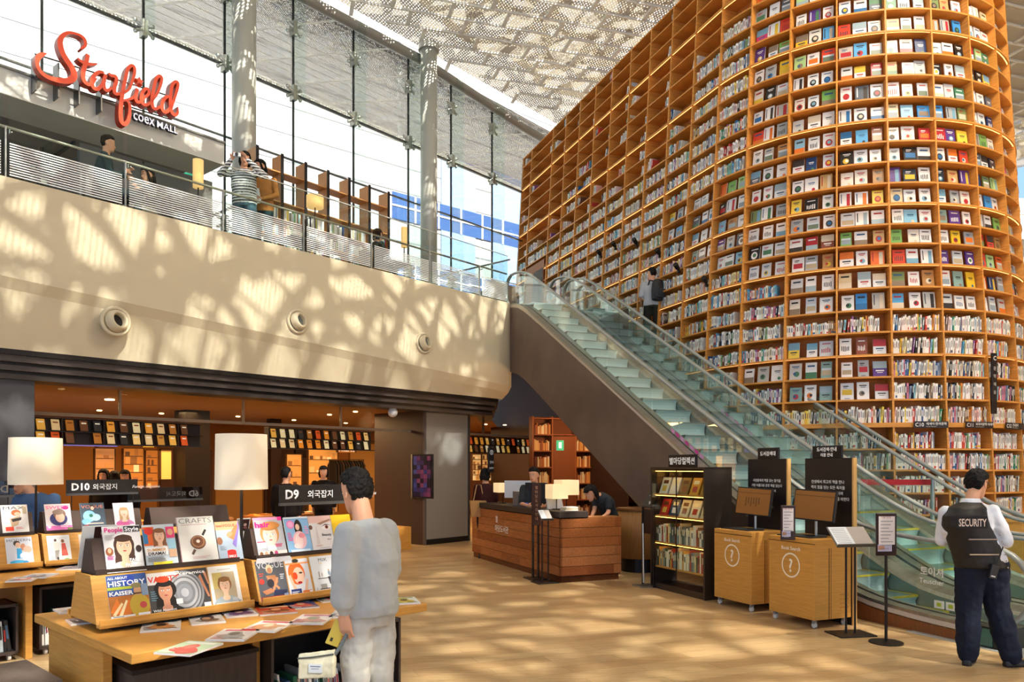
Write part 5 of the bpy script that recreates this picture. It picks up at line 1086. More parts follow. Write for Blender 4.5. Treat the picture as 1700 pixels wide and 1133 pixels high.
def d_summer(c): c.rect(0, 1, 0, 1, '#8fbfe6').ell(.25, .8, .16, .16, '#f08ac8').ell(.25, .8, .11, .11, '#f4b4dc'); c.ell(.55, .68, .16, .34, '#2a211f').ell(.52, .72, .085, .12, '#f0cdb8').ell(.54, .36, .28, .34, '#f4c4cc').ell(.5, .34, .16, .3, '#f8dcd8').ell(.65, .48, .14, .1, '#f09aa8').ell(.4, .2, .14, .1, '#f6e4e0').lines(.06, .55, 5, '#e86aa8', .2, .05).lines(.8, .7, 4, '#f8a8c8', .16, .06).rect(.1, .9, .04, .1, '#d8ecf8').rect(0, 1, .95, 1, '#d8e8f4')
def d_beauty(c): c.rect(0, 1, 0, 1, '#e3dedc').rect(0, 1, .8, 1, '#e8c0b4').poly([(.35, .78), (.95, .9), (1, .86), (.5, .74)], '#a8806a').ell(.74, .66, .2, .09, '#f4eeea').ell(.77, .67, .075, .075, '#9a4a2a').ell(.77, .67, .035, .035, '#2a1510').poly([(.52, .68), (.72, .76), (.95, .72), (.72, .73)], '#4a2a20').ell(.05, .68, .08, .09, '#6a4a40').poly([(.2, .2), (.3, .75), (.36, .2)], '#d8ccc8').text('Beauty', .5, .42, .10, '#2a2426', .015, width=.42).text('Now', .7, .3, .06, '#3a3436', .01).lines(.3, .08, 1, '#b8b0ae', .6).ell(.3, .16, .16, .03, '#d8b8b0')
def d_yellow(c): c.rect(0, 1, 0, 1, '#f0c428').ell(.45, .45, .28, .34, '#a8741e').ell(.45, .5, .18, .2, '#d89a2a').lines(.1, .12, 3, '#f8e8a0', .7)
def d_vogue(c): c.rect(0, 1, 0, 1, '#55585e').rect(0, 1, 0, .1, '#9a3a34').text('VOGUE', .03, .80, .22, '#d4d8dc', -.005, width=.94).ell(.45, .78, .12, .15, '#cfc4a4').ell(.45, .74, .08, .1, '#b8805c').poly([(.3, .62), (.62, .62), (.7, .45), (.56, .3), (.38, .32)], '#a8704c').poly([(.3, .6), (.36, .6), (.72, .28), (.66, .24)], '#c08660').poly([(.66, .56), (.72, .54), (.5, .2), (.42, .22)], '#c08660').ell(.42, .42, .12, .14, '#2a2830').poly([(.08, .24), (.4, .3), (.5, .2), (.2, .14)], '#b87c56').poly([(.5, .24), (.95, .22), (.9, .1), (.45, .1)], '#2a3050').lines(.06, .66, 2, '#c04a3c', .2, .05).ell(.12, .48, .09, .09, '#c83a30').lines(.78, .6, 3, '#c8ccd0', .18, .05).lines(.06, .05, 1, '#e4b0a8', .6).rect(.82, .97, .03, .13, '#8a98b8')
def d_orange(c): c.rect(0, 1, 0, 1, '#d9dce0').ell(.42, .62, .36, .46, '#e8702a').ell(.5, .55, .24, .34, '#eccab0').ell(.34, .55, .1, .15, '#e84a1c').ell(.6, .62, .08, .035, '#3a2820').ell(.5, .36, .1, .05, '#b81c24').poly([(.05, .55), (.14, .6), (.32, .2), (.2, .15)], '#e8bca0').poly([(.8, .45), (.88, .42), (.75, .08), (.62, .1)], '#e8bca0').ell(.45, .95, .14, .08, '#3a342a').rect(.05, .5, .03, .2, '#2c3e78').rect(.55, .95, .0, .14, '#e07a3a').lines(.08, .12, 3, '#e8ecf4', .35, .035).rect(.0, 1, .86, .9, '#f09a5a').rect(.84, .96, .04, .12, '#e8e8f0')
def d_milk(c): c.rect(0, 1, 0, 1, '#dfe4e6').text('MilK', .34, .85, .13, '#3a3c40', 0, width=.36).ell(.68, .52, .05, .1, '#8a9aa8').ell(.68, .6, .035, .04, '#c8a890').poly([(.6, .42), (.8, .44), (.78, .2), (.64, .22)], '#3a4048').rect(.2, .75, .38, .4, '#4a4640').rect(.25, .5, .1, .24, '#9a9a94').rect(.2, .6, .1, .12, '#2a2828').ell(.4, .8, .08, .03, '#e8d8c0').rect(.25, .28, .42, .58, '#8a7a70').rect(.36, .4, .44, .54, '#a8988a').rect(.04, .12, .04, .16, '#c8ccd0').rect(.78, .98, .1, .13, '#5a5650')
def d_sepia(c): c.rect(0, 1, 0, 1, '#e4e6e4').rect(.35, .95, .66, .98, '#3a2220').ell(.66, .83, .12, .12, '#b89a90').ell(.7, .75, .14, .08, '#8a5a54').lines(.1, .5, 6, '#b8bcbc', .6, .06)
def d_m1(c): c.rect(0, 1, 0, 1, '#e6e4e0').text('MAX', .08, .84, .15, '#2a3444', 0, width=.8).ell(.55, .72, .18, .14, '#c06a3a').ell(.6, .68, .12, .09, '#e8c4a4').poly([(.3, .52), (.72, .62), (.6, .3), (.35, .22)], '#c8ac8c').poly([(.35, .5), (.75, .56), (.72, .46), (.4, .4)], '#3a3436').rect(.12, .42, .1, .24, '#e8442c').lines(.5, .2, 2, '#e88a8a', .3, .04).rect(.8, .95, .68, .92, '#b8ac94')
def d_sw(c): c.rect(0, 1, 0, 1, '#dfd8dc').text('SWEET', .04, .82, .16, '#f06aa8', .02, width=.9).ell(.8, .85, .13, .08, '#f02a8a'); c.ell(.5, .45, .34, .3, '#3a3a78').ell(.55, .62, .24, .24, '#8a6a5c').ell(.56, .5, .18, .22, '#ecc8b0').ell(.5, .7, .22, .12, '#9a8478').rect(0, 1, .0, .2, '#e878c0').ell(.12, .17, .07, .07, '#f4d8ec').lines(.55, .2, 2, '#f4e0ee', .36, .05).rect(.8, 1, .04, .12, '#7a8a4a')
def d_vogue2(c): c.rect(0, 1, 0, 1, '#3f5262').text('VOGUE', .05, .8, .17, '#e88a70', 0, width=.9).ell(.5, .84, .09, .12, '#3a302c').ell(.5, .8, .07, .09, '#ecccb4').ell(.35, .5, .26, .26, '#8ac4ec').ell(.6, .45, .2, .16, '#a4d4f4').ell(.2, .3, .18, .14, '#74b0e0').ell(.42, .52, .08, .08, '#2f6a58').lines(.1, .15, 2, '#b84a3a', .3, .05).rect(.2, .9, .2, .24, '#d8b8a8')
def d_pinkface(c): c.rect(0, 1, 0, 1, '#e8dce4'); c.face(.5, .6, .22, '#e8c0a8', '#b89468', True, '#c880b0'); c.lines(.1, .2, 3, '#d84a8a', .7, .05)
def d_bluebride(c): c.rect(0, 1, 0, 1, '#d8dee8').text('MODERN', .06, .84, .13, '#4a5468', 0, width=.88).ell(.42, .78, .13, .12, '#4a403a').ell(.46, .72, .1, .12, '#ecc4a8').ell(.64, .64, .1, .16, '#c88a68').poly([(.4, .6), (.58, .6), (.6, .25), (.38, .25)], '#2aa4dc').ell(.8, .55, .16, .16, '#e8c0a8').ell(.7, .35, .2, .14, '#f4f6fa').ell(.4, .12, .3, .1, '#3ab0e0').ell(.7, .1, .1, .08, '#1a8ccc').lines(.5, .32, 3, '#f4f8ff', .4, .05)
def d_wed(c): c.rect(0, 1, 0, 1, '#e8ecec').text('WEDDING', .3, .86, .10, '#c8ccd0', 0, width=.6).ell(.36, .82, .06, .07, '#5a4438').poly([(.26, .74), (.48, .74), (.5, .45), (.3, .42)], '#e8e4dc').poly([(.3, .44), (.5, .46), (.42, .12), (.28, .12)], '#a8a49c').ell(.68, .78, .07, .09, '#8a5a3a').poly([(.62, .7), (.78, .7), (.86, .24), (.58, .24)], '#d8584c').ell(.72, .36, .12, .14, '#e06a5a').rect(.1, .26, .1, .24, '#c8d0d8').ell(.78, .1, .1, .06, '#a8c888').rect(.36, .44, .1, .2, '#3a3436')
def d_redhead(c): c.rect(0, 1, 0, 1, '#c8b4a8').ell(.6, .85, .3, .16, '#d83224').ell(.6, .7, .22, .22, '#4a3028').ell(.5, .55, .2, .14, '#e0b098').lines(.15, .5, 4, '#8a6a60', .5, .06).poly([(.3, .3), (.8, .3), (.7, .05), (.35, .05)], '#b08878')
def rack(N, x0, L_, lab):
    t = TE(N, 'magazine_rack', x0, .62, .74, label=lab, cat='rack', group='two-tier magazine racks')
    # local: x along, y back
    tr = [(.05, 0.03), (.155, .31), (.405, .31), (.50, .03)]
    MB().prism(tr, 0, .018, 'x', '#dca658').build('side_panel', WLT, t); MB().prism(tr, L_ - .018, L_, 'x', '#dca658').build('side_panel', WLT, t)
    for s_ in (0, 1):
        f = (lambda y: y) if s_ == 0 else (lambda y: .555 - y)
        m = MB(); P = [(f(.05), .03), (f(.155), .31), (f(.165), .31), (f(.062), .03)]; m.prism(P, .018, L_ - .018, 'x'); m.build('leaning_board', WLT, t)
        m = MB(); a, b = sorted((f(.0), f(.06))); m.bbox(0, L_, a, b, .01, .03); a, b = sorted((f(.0), f(.012))); m.bbox(0, L_, a, b, .01, .062); m.build('front_lip', WLT, t)
    MB().box(.03, L_ - .03, .16, .40, .31, .325, '#3a2e28').prism([(.165, .325), (.235, .52), (.325, .52), (.395, .325)], .03, L_ - .03, 'x', '#4a3a33').build('upper_board', VC, t)
    MB().box(.03, L_ - .03, .15, .165, .31, .34, '#3a2e28').build('upper_lip', VC, t)
    MB().box(.1, L_ - .1, .08, .46, -.02, .012, '#2a211d').build('plinth', VC, t)
    return t
rack(N1, .06, .98, 'left two-tier magazine rack on the near table'); rack(N1, 1.10, .94, 'right two-tier magazine rack on the near table, before the boy')
zl_, yl_ = .772, .665; zu_, yu_ = 1.068, .775
for x, w, h, d, lab in ((.142, .232, .285, d_history, 'history magazine with a soldier in gold uniform on the cover'), (.378, .205, .275, d_vanity, 'magazine with red title and dark wavy haired woman'), (.556, .21, .28, d_ceramics, 'ceramics magazine with concentric grey rings'), (.775, .205, .28, d_man, 'pale magazine with a fair haired young man'),
    (1.115, .22, .285, d_vogue, 'dark grey fashion magazine with a seated blond figure'), (1.345, .185, .275, d_orange, 'magazine with an orange haired face held in hands'), (1.55, .21, .28, d_milk, 'white magazine with a small room scene on it'), (1.79, .2, .28, d_m1, 'magazine half hidden behind the boy, lower tier')):
    mag(N1, x, yl_, zl_, w, h, d, lab, -.36)
for x, w, h, d, lab in ((.155, .222, .28, d_people, 'magazine with pink and white title and long brown haired woman'), (.392, .20, .275, d_weekly, 'busy gossip magazine with a smiling woman and yellow strip'), (.615, .25, .315, d_crafts, 'large pale crafts magazine with a copper pot'), (.872, .17, .27, d_teen, 'blue teen magazine with red lower badge'),
    (1.155, .225, .285, d_hair, 'hair magazine with pink title and blond woman'), (1.395, .2, .275, d_summer, 'blue magazine with a woman in a pink dress'), (1.60, .195, .275, d_beauty, 'pale beauty magazine with a close up eye'), (1.80, .18, .275, d_yellow, 'yellow magazine behind the boy\'s shoulder')):
    mag(N1, x, yu_, zu_, w, h, d, lab, -.33)
mag(N1, .07, 1.02, 1.07, .2, .28, d_sepia, 'back of a pale magazine leaning on the far side of the left rack', .33, 0)
mag(N1, 1.06, .99, 1.07, .1, .28, d_sepia, 'pale magazine with a dark photo on the far side of the right rack', .33, 0)
# second table behind to the left
rack(N2, .73, .98, 'leftmost magazine rack on the far table, cut by the frame'); rack(N2, 1.74, .98, 'second magazine rack on the far table'); rack(N2, 2.76, .94, 'third magazine rack on the far table, behind the near rack')
for x, w, h, d, lab in ((1.43, .22, .28, d_bluebride, 'pale magazine with a couple and bright blue panel on the far table'), (1.777, .2, .275, d_wed, 'wedding magazine with a white suit and coral dress'), (2.06, .2, .27, d_redhead, 'red haired cover partly hidden behind the near rack'), (1.17, .2, .28, d_pinkface, 'pink cover at the far left edge of the frame')): mag(N2, x, yl_, zl_, w, h, d, lab, -.36)
for x, w, h, d, lab in ((1.42, .22, .285, d_m1, 'white magazine with a figure bending and red badge on the far table'), (1.787, .23, .28, d_sw, 'pink titled magazine with a man in navy on the far table'), (2.104, .23, .28, d_vogue2, 'dark blue fashion magazine with a pale blue gown'), (2.42, .2, .27, d_pinkface, 'pink toned magazine at the right of the far table')): mag(N2, x, yu_, zu_, w, h, d, lab, -.33)
def table(N, L_, W_, lab, legs):
    t = TE(N, 'display_table', 0, 0, 0, label=lab, cat='table')
    MB().bbox(0, L_, 0, W_, .665, .72, '#d9a257', b=.004).build('table_top', WLT, t)
    for x, y0, y1 in legs: MB().bbox(x, x + .055, y0, y1, 0, .665).build('leg_panel', WLT, t)
    return t
table(N1, 2.04, 1.62, 'near pale oak magazine table with a square edged top', ((.05, .55, 1.5), (.93, .45, 1.5), (1.70, .45, 1.5)))
table(N2, 4.2, 1.5, 'far pale oak magazine table at the left edge', ((.42, .10, 1.4), (1.43, .12, 1.4), (2.4, .1, 1.4), (3.6, .1, 1.4)))
t = TE(N1, 'storage_box', .14, .34, 0, label='low dark storage box under the near table', cat='box'); MB().bbox(0, .76, 0, .9, .02, .52).build('carcass', WALN, t); MB().box(-.01, .77, -.01, .91, .52, .545, '#241c19').build('lid', VC, t)
t = TE(N1, 'storage_box', -.62, .86, 0, label='grey brown seat box left of the near table', cat='box'); MB().bbox(0, .56, 0, .7, .0, .44).build('carcass', mat('grey_walnut', '#6a5d55', .5, noise=.2, nscale=4, stretch=(10, 10, 1)), t)
def cart(N, x, y, L_, D_, H_, lab, where, n0=0, casters=True, seed=1):
    t = TE(N, 'book_cart', x, y, 0, label=lab, cat='cart'); b = .06 if casters else 0
    m = MB(); m.box(0, .02, 0, D_, b, H_).build('side_panel', WALN, t); MB().box(L_ - .02, L_, 0, D_, b, H_).build('side_panel', WALN, t); MB().box(0, L_, 0, D_, H_ - .025, H_).build('top_panel', WALN, t); MB().box(0, L_, 0, D_, b, b + .025).build('bottom_panel', WALN, t); MB().box(.02, L_ - .02, D_ - .02, D_, b, H_ - .02, '#1d1613').build('back_panel', VC, t)
    if casters:
        for cx in (.06, L_ - .06):
            m = MB(); m.M = Matrix.Translation((cx, .05, .032)); m.loft([[(xx, math.cos(2 * PI * i / 14) * .03, math.sin(2 * PI * i / 14) * .03) for i in range(14)] for xx in (-.012, .012)], '#d0ccc4'); m.M = Matrix.Translation((cx, .05, 0)); m.box(-.016, .016, -.01, .03, .04, .062, '#999'); m.build('caster', VCG, t)
    q = random.Random(seed); xx = .03; k = 0
    while xx < L_ - .06:
        w = q.uniform(.008, .03); h = min(H_ - b - .1, q.uniform(.22, .31)); c = q.choice(['#e8e6e0', '#f0eee8', '#dcd8d0', '#b8c4c8', '#2f6a4a', '#a82f2c', '#3a5a88', '#c8bca8', '#8a8a88', '#f4f2ec', '#d8a03a', '#2c2a2a', '#e0d0c0']); tl = q.choice([0, .05, .1, .12])
        m = MB(); m.M = Matrix.Rotation(-tl, 4, 'Y'); m.box(0, w, 0, .2, 0, h, c); m.box(w * .2, w * .8, -.0008, 0, h * .4, h * .85, q.choice(['#3a3a3c', '#b03a3a', '#4a6a8a', '#f4f0e8'])); p = TE(N, 'x', x + xx + (0 if not tl else 0), y + .03, b + .026)
        o = m.build('book', VC, label='%s spine, %s from left in the %s' % (cname(c), ORD[min(29, k)], where), cat='book', group='books in the carts'); o.location = p.location; o.rotation_euler = (0, 0, AT); bpy.data.objects.remove(p); xx += w + .003 + h * math.sin(tl) * .25; k += 1
cart(N1, 1.0, .34, .68, .5, .60, 'dark book cart under the near table behind the pouch', 'dark cart behind the pouch', casters=False, seed=4)
cart(N1, 1.80, .52, .42, .5, .52, 'dark low shelf of magazines at the table end right of the boy', 'low shelf right of the boy', casters=False, seed=6)
cart(N2, 1.0, .14, .38, .4, .50, 'dark book cart on casters under the far table, at the left edge', 'cart at the left edge', seed=8)
cart(N2, 1.55, .16, .75, .4, .62, 'wide dark cart under the far table behind the grey box', 'wide cart under the far table', seed=9)
cart(N2, 2.5, .16, .7, .4, .62, 'dark cart under the far table behind the near table', 'cart behind the near table', seed=10)
# magazines lying flat on the tables
def flat(N, px, py, dr, w, h, cols, lab, zt_=.72, th=.011, stack=1):
    P = ground(px, py, zt_); t = empty('magazine', (P.x, P.y, zt_), AT + dr, label=lab, cat='magazine', group='magazines lying on the tables')
    m = MB(); m.box(0, w, 0, h, 0, th, PAPER); q = random.Random(int(px * 7 + py)); z = th
    def r(x0, x1, y0, y1, c, z): m.add([(x0 * w, y0 * h, z), (x1 * w, y0 * h, z), (x1 * w, y1 * h, z), (x0 * w, y1 * h, z)], [(0, 1, 2, 3)], c)
    r(0, 1, 0, 1, cols[0], z + .0003); r(.1, .9, .8, .93, cols[1], z + .0006)
    def e(cx, cy, rx, ry, c, z): m.add([((cx + rx * math.cos(a)) * w, (cy + ry * math.sin(a)) * h, z) for a in [2 * PI * i / 16 for i in range(16)]], [tuple(range(16))], c)
    for k in range(3): e(q.uniform(.25, .75), q.uniform(.2, .65), q.uniform(.12, .3), q.uniform(.1, .25), cols[2 if k % 2 == 0 else 0], z + .0007 + k * .0001)
    e(.5, .32, .36, .2, cols[2], z + .0010); e(.5, .56, .19, .19, cols[2], z + .0011); e(.5, .53, .135, .15, cols[3 % len(cols)], z + .0013)
    for k in range(4): r(.06, .06 + q.uniform(.12, .3), .2 + k * .07, .22 + k * .07, cols[1], z + .0014)
    r(.08, .4, .08, .14, cols[1], z + .0015); r(.55, .9, .1, .16, cols[-1], z + .0015)
    m.build('cover', VCG, t); return t
flat(N1, 255, 1087, R(-62), .22, .28, ['#c4dcb4', '#f0f4e8', '#d8503f', '#e87a64'], 'pale green cover with a pink fruit slice nearest the table corner')
flat(N1, 232, 1052, R(-25), .22, .29, ['#d8d4cc', '#3a5a7a', '#b87a44', '#3a2c28'], 'magazine with brown hair and white text behind the green cover')
flat(N1, 340, 1066, R(-48), .22, .29, ['#e8e6e2', '#c83a44', '#9a9a98', '#4a4446'], 'white magazine with a grey haired face on the near table')
flat(N1, 318, 1040, R(-20), .2, .28, ['#d0d0d0', '#f4f4f4', '#4a4244', '#b08a74'], 'grey magazine with a dark figure close to the left rack', .72)
flat(N1, 398, 1050, R(-55), .22, .29, ['#e4dcd4', '#c8344a', '#c89468', '#e8c4a4'], 'white magazine with a tan portrait in the middle of the table')
flat(N1, 376, 1028, R(-18), .2, .27, ['#d8dce4', '#5a3a8a', '#6a4a78', '#e0b8a8'], 'lilac toned magazine in front of the rack gap')
flat(N1, 432, 1024, R(-22), .24, .28, ['#c8442c', '#f0d8b0', '#7a2a1c', '#e0a070'], 'red and orange magazine near the middle of the table')
flat(N1, 478, 1038, R(-50), .22, .29, ['#e2dedc', '#b83a5a', '#b88a7a', '#8a9a7a'], 'pale magazine with small green and red pictures')
flat(N1, 482, 1014, R(-20), .2, .28, ['#3c4a80', '#e8e8f0', '#c8504a', '#e0b090'], 'dark blue magazine behind the pale ones')
flat(N1, 545, 1028, R(-45), .21, .29, ['#b8bcc0', '#8a8e94', '#e0e0e4', '#b0a0b0'], 'grey magazine close to the boy on the table')
flat(N1, 536, 1002, R(-15), .2, .27, ['#6a7a5c', '#e8ecec', '#a8544a', '#2a3038'], 'dark green magazine at the foot of the right rack')
flat(N1, 652, 1006, R(-30), .2, .26, ['#e8ece4', '#7a9a4a', '#d8c048', '#3a3c3a'], 'yellow and white magazine at the right end of the table')
flat(N1, 118, 1040, R(-8), .24, .2, ['#d8c4b8', '#8a8078', '#b8a498', '#e8dcd0'], 'open magazines by the left end of the near rack')
flat(N1, 100, 1021, R(-4), .24, .2, ['#e4dcd0', '#c8b0a0', '#c8c4bc', '#d8b8a8'], 'pale open magazine at the back left of the near table')
flat(N2, 30, 962, R(-40), .22, .28, ['#a8b4c4', '#e8ecf0', '#3a5a88', '#c8d0d8'], 'blue grey magazine on the far table')
flat(N2, 8, 968, R(-30), .2, .26, ['#d8ccc4', '#7a9a8a', '#c8503c', '#e8d8c8'], 'magazine with a red figure at the left frame edge')
flat(N2, 92, 948, R(-35), .24, .28, ['#ece8ec', '#b8a8c8', '#8a94b0', '#e8e0e8'], 'white and lilac magazine on the far table')
flat(N2, 120, 944, R(-25), .2, .26, ['#d8b8cc', '#f4e8f0', '#b87a9a', '#e8d0dc'], 'pink magazine at the right of the far table', .72)
# lamps between the racks, and the hanging section plates
def shade_lamp(N, x, y, r, z0, z1, lab):
    t = TE(N, 'table_lamp', x, y, .72, label=lab, cat='lamp', group='tall table lamps on the magazine tables')
    MB().cyl(0, 0, 0, .02, .07, 24, '#2a2421').build('base', DKM, t, smooth=False); MB().cyl(0, 0, .02, z0 - .72 + .05, .011, 12, '#2a2421').build('pole', DKM, t)
    n = 48; m = MB()
    for rr_ in (r, r - .004): m.strip([(rr_ * math.cos(2 * PI * i / n), rr_ * math.sin(2 * PI * i / n), z0 - .72) for i in range(n)], [(rr_ * .97 * math.cos(2 * PI * i / n), rr_ * .97 * math.sin(2 * PI * i / n), z1 - .72) for i in range(n)], close=True)
    o = m.build('lamp_shade', SHADE, t, smooth=True)
    m = MB(); 
    for a in (0, PI / 2): m.box(-r * .97, r * .97, -.003, .003, z0 - .70, z0 - .695, '#c8c0b0') if a == 0 else m.box(-.003, .003, -r * .97, r * .97, z0 - .70, z0 - .695, '#c8c0b0')
    m.build('spider', VC, t)
    l = bpy.data.lights.new('lamp_bulb', 'POINT'); l.energy = 5; l.color = (1, .78, .5); l.shadow_soft_size = .05; lo = bpy.data.objects.new('lamp_bulb', l); COL.objects.link(lo); lo.parent = t; lo.location = (0, 0, (z0 + z1) / 2 - .72)
shade_lamp(N1, 1.07, .86, .178, 1.545, 1.93, 'large cream drum shade lamp on the near magazine table')
shade_lamp(N2, 1.727, .9, .235, 1.53, 1.985, 'smaller looking cream drum shade lamp at the left on the far table')
def plate(N, x, y, z0, z1, L_, code, ko, en, lab, flip=False):
    t = TE(N, 'section_sign', x, y, .72, label=lab, cat='sign'); b = z0 - .72; c = z1 - .72
    MB().bbox(0, L_, 0, .008, b + .02, c).build('clear_plate', mat('smoked_plate', '#1d1a1c', .2) if not flip else glassmat('smoked_glass', (.45, .42, .42), .4, base=.05), t); MB().box(0, L_, -.012, .012, b, b + .022, '#6a6c6e').build('metal_bar', VCM, t)
    for xx in (.05, L_ - .05): MB().cyl(xx, 0, .0, b, .005, 8, '#555').build('rod', DKM, t)
    m = MB(); h = c - b
    if not flip: m.text(code, h * .62, .05, b + h * .34, -.002, '#f4f4f2', bold=.03).text(ko, h * .42, .05 + h * 1.25, b + h * .38, -.002, '#f4f4f2', bold=.01).text(en, h * .26, .05 + h * 3.7, b + h * .42, -.002, '#f4f4f2', bold=.01, shear=.3)
    else: m.text(code, h * .6, L_ - .05, b + h * .3, -.002, '#8a8684', bold=.03, flip=True).text(ko, h * .4, L_ - .2, b + h * .36, -.002, '#7a7674', flip=True)
    m.build('lettering', VC, t)
plate(N1, 1.37, .87, 1.415, 1.565, .72, 'D9', '외국잡지', 'Foreign magazine', 'dark D9 section plate behind the boy')
plate(N2, 2.01, .95, 1.41, 1.57, .70, 'D10', '외국잡지', 'Foreign magazine', 'dark D10 section plate left of the dark pillar')
plate(N2, 2.72, 1.25, 1.31, 1.47, .85, '6D', '외국도서', '', 'see-through section plate with mirrored lettering right of the D10 plate', True)
plate(N2, 1.1, .93, 1.41, 1.57, .45, 'D', '외', '', 'smoked section plate with mirrored letter at the left edge', True)
# ------------------------------------------------------------ people
def fuse(m, name, mt, parent, vox=.012, smooth=4, disp=0., dsc=.12, stripes=None):
    """merge the overlapping closed shapes into one continuous skin"""
    me0 = bpy.data.meshes.new('raw'); me0.from_pydata(m.v, [], m.f)
    ob = bpy.data.objects.new('raw', me0); COL.objects.link(ob)
    r = ob.modifiers.new('r', 'REMESH'); r.mode = 'VOXEL'; r.voxel_size = vox
    s = ob.modifiers.new('s', 'SMOOTH'); s.factor = .5; s.iterations = smooth
    if disp:
        tx = bpy.data.textures.new('folds', 'CLOUDS'); tx.noise_scale = dsc; tx.noise_depth = 2
        d = ob.modifiers.new('d', 'DISPLACE'); d.texture = tx; d.strength = disp; d.mid_level = .5; d.texture_coords = 'LOCAL'
    dg = bpy.context.evaluated_depsgraph_get(); dg.update(); me = bpy.data.meshes.new_from_object(ob.evaluated_get(dg)); me.name = name
    bpy.data.objects.remove(ob); bpy.data.meshes.remove(me0)
    me.materials.clear(); me.materials.append(mt); me.polygons.foreach_set('use_smooth', [True] * len(me.polygons))
    if stripes:
        c0, c1, p0, duty = stripes; nv = len(me.polygons); co = np.empty(nv * 3); me.polygons.foreach_get('center', co); co = co.reshape(-1, 3)
        tot = np.empty(nv, dtype=np.int32); me.polygons.foreach_get('loop_total', tot); q = ((co[:, 2] / p0) % 1) < duty
        cc = np.where(q[:, None], np.array([*lin(c1), 1]), np.array([*lin(c0), 1])).astype(np.float32)
        a = me.color_attributes.new('Col', 'FLOAT_COLOR', 'CORNER'); a.data.foreach_set('color', np.repeat(cc, tot, axis=0).ravel())
    o = bpy.data.objects.new(name, me); COL.objects.link(o); o.parent = parent; return o
def V(*a): return Vector(a)
def oval(c, fx, fy, up, a, b, n=14):
    return [tuple(c + fx * (math.cos(2 * PI * i / n) * a) + fy * (math.sin(2 * PI * i / n) * b)) for i in range(n)]
def ballc(m, c, r, n=12): m.ball(tuple(c), r, n)
def limb(m, pts, rad, n=12):
    m.tube(pts, rad, n); 
    for p, r in zip(pts, rad): ballc(m, p, r, n)
def hand(m, W, d, nrm, side, k=1.0, curl=.5):
    """palm, five separate bent fingers; d towards the fingers, nrm out of the palm, side towards the thumb"""
    d = d.normalized(); nrm = (nrm - d * nrm.dot(d)).normalized(); sd = d.cross(nrm).normalized(); sd = sd if sd.dot(side) > 0 else -sd
    rings = []
    for t, w, h in ((-.015, .026, .020), (.02, .033, .018), (.055, .040, .015), (.085, .040, .012), (.092, .03, .008)): rings.append(oval(W + d * t * k, sd, nrm, None, w * k, h * k, 12))
    m.loft(rings)
    for j, (off, L_) in enumerate(((.029, .070), (.010, .078), (-.010, .073), (-.028, .058))):
        p = W + d * .083 * k + sd * off * k; a = curl * (.7 + .12 * j); dd = d + sd * (off * 5.0); pts = [p]; 
        for seg in (.45, .3, .25): dd = (dd.normalized() * math.cos(a * .8) + nrm * math.sin(a * .8)).normalized(); p = p + dd * L_ * seg * k; pts.append(p); a *= 1.1
        limb(m, [tuple(q) for q in pts], [.0088 * k, .0084 * k, .0078 * k, .0066 * k], 8)
    p = W + d * .02 * k + sd * .026 * k; dd = (d * .65 + sd * .75 + nrm * .25).normalized(); q1 = p + dd * .034 * k; dd2 = (d * .85 + sd * .3 + nrm * .4).normalized(); q2 = q1 + dd2 * .028 * k; q3 = q2 + (dd2 + nrm * .3).normalized() * .022 * k
    limb(m, [tuple(p), tuple(q1), tuple(q2), tuple(q3)], [.013 * k, .0105 * k, .0098 * k, .008 * k], 8)
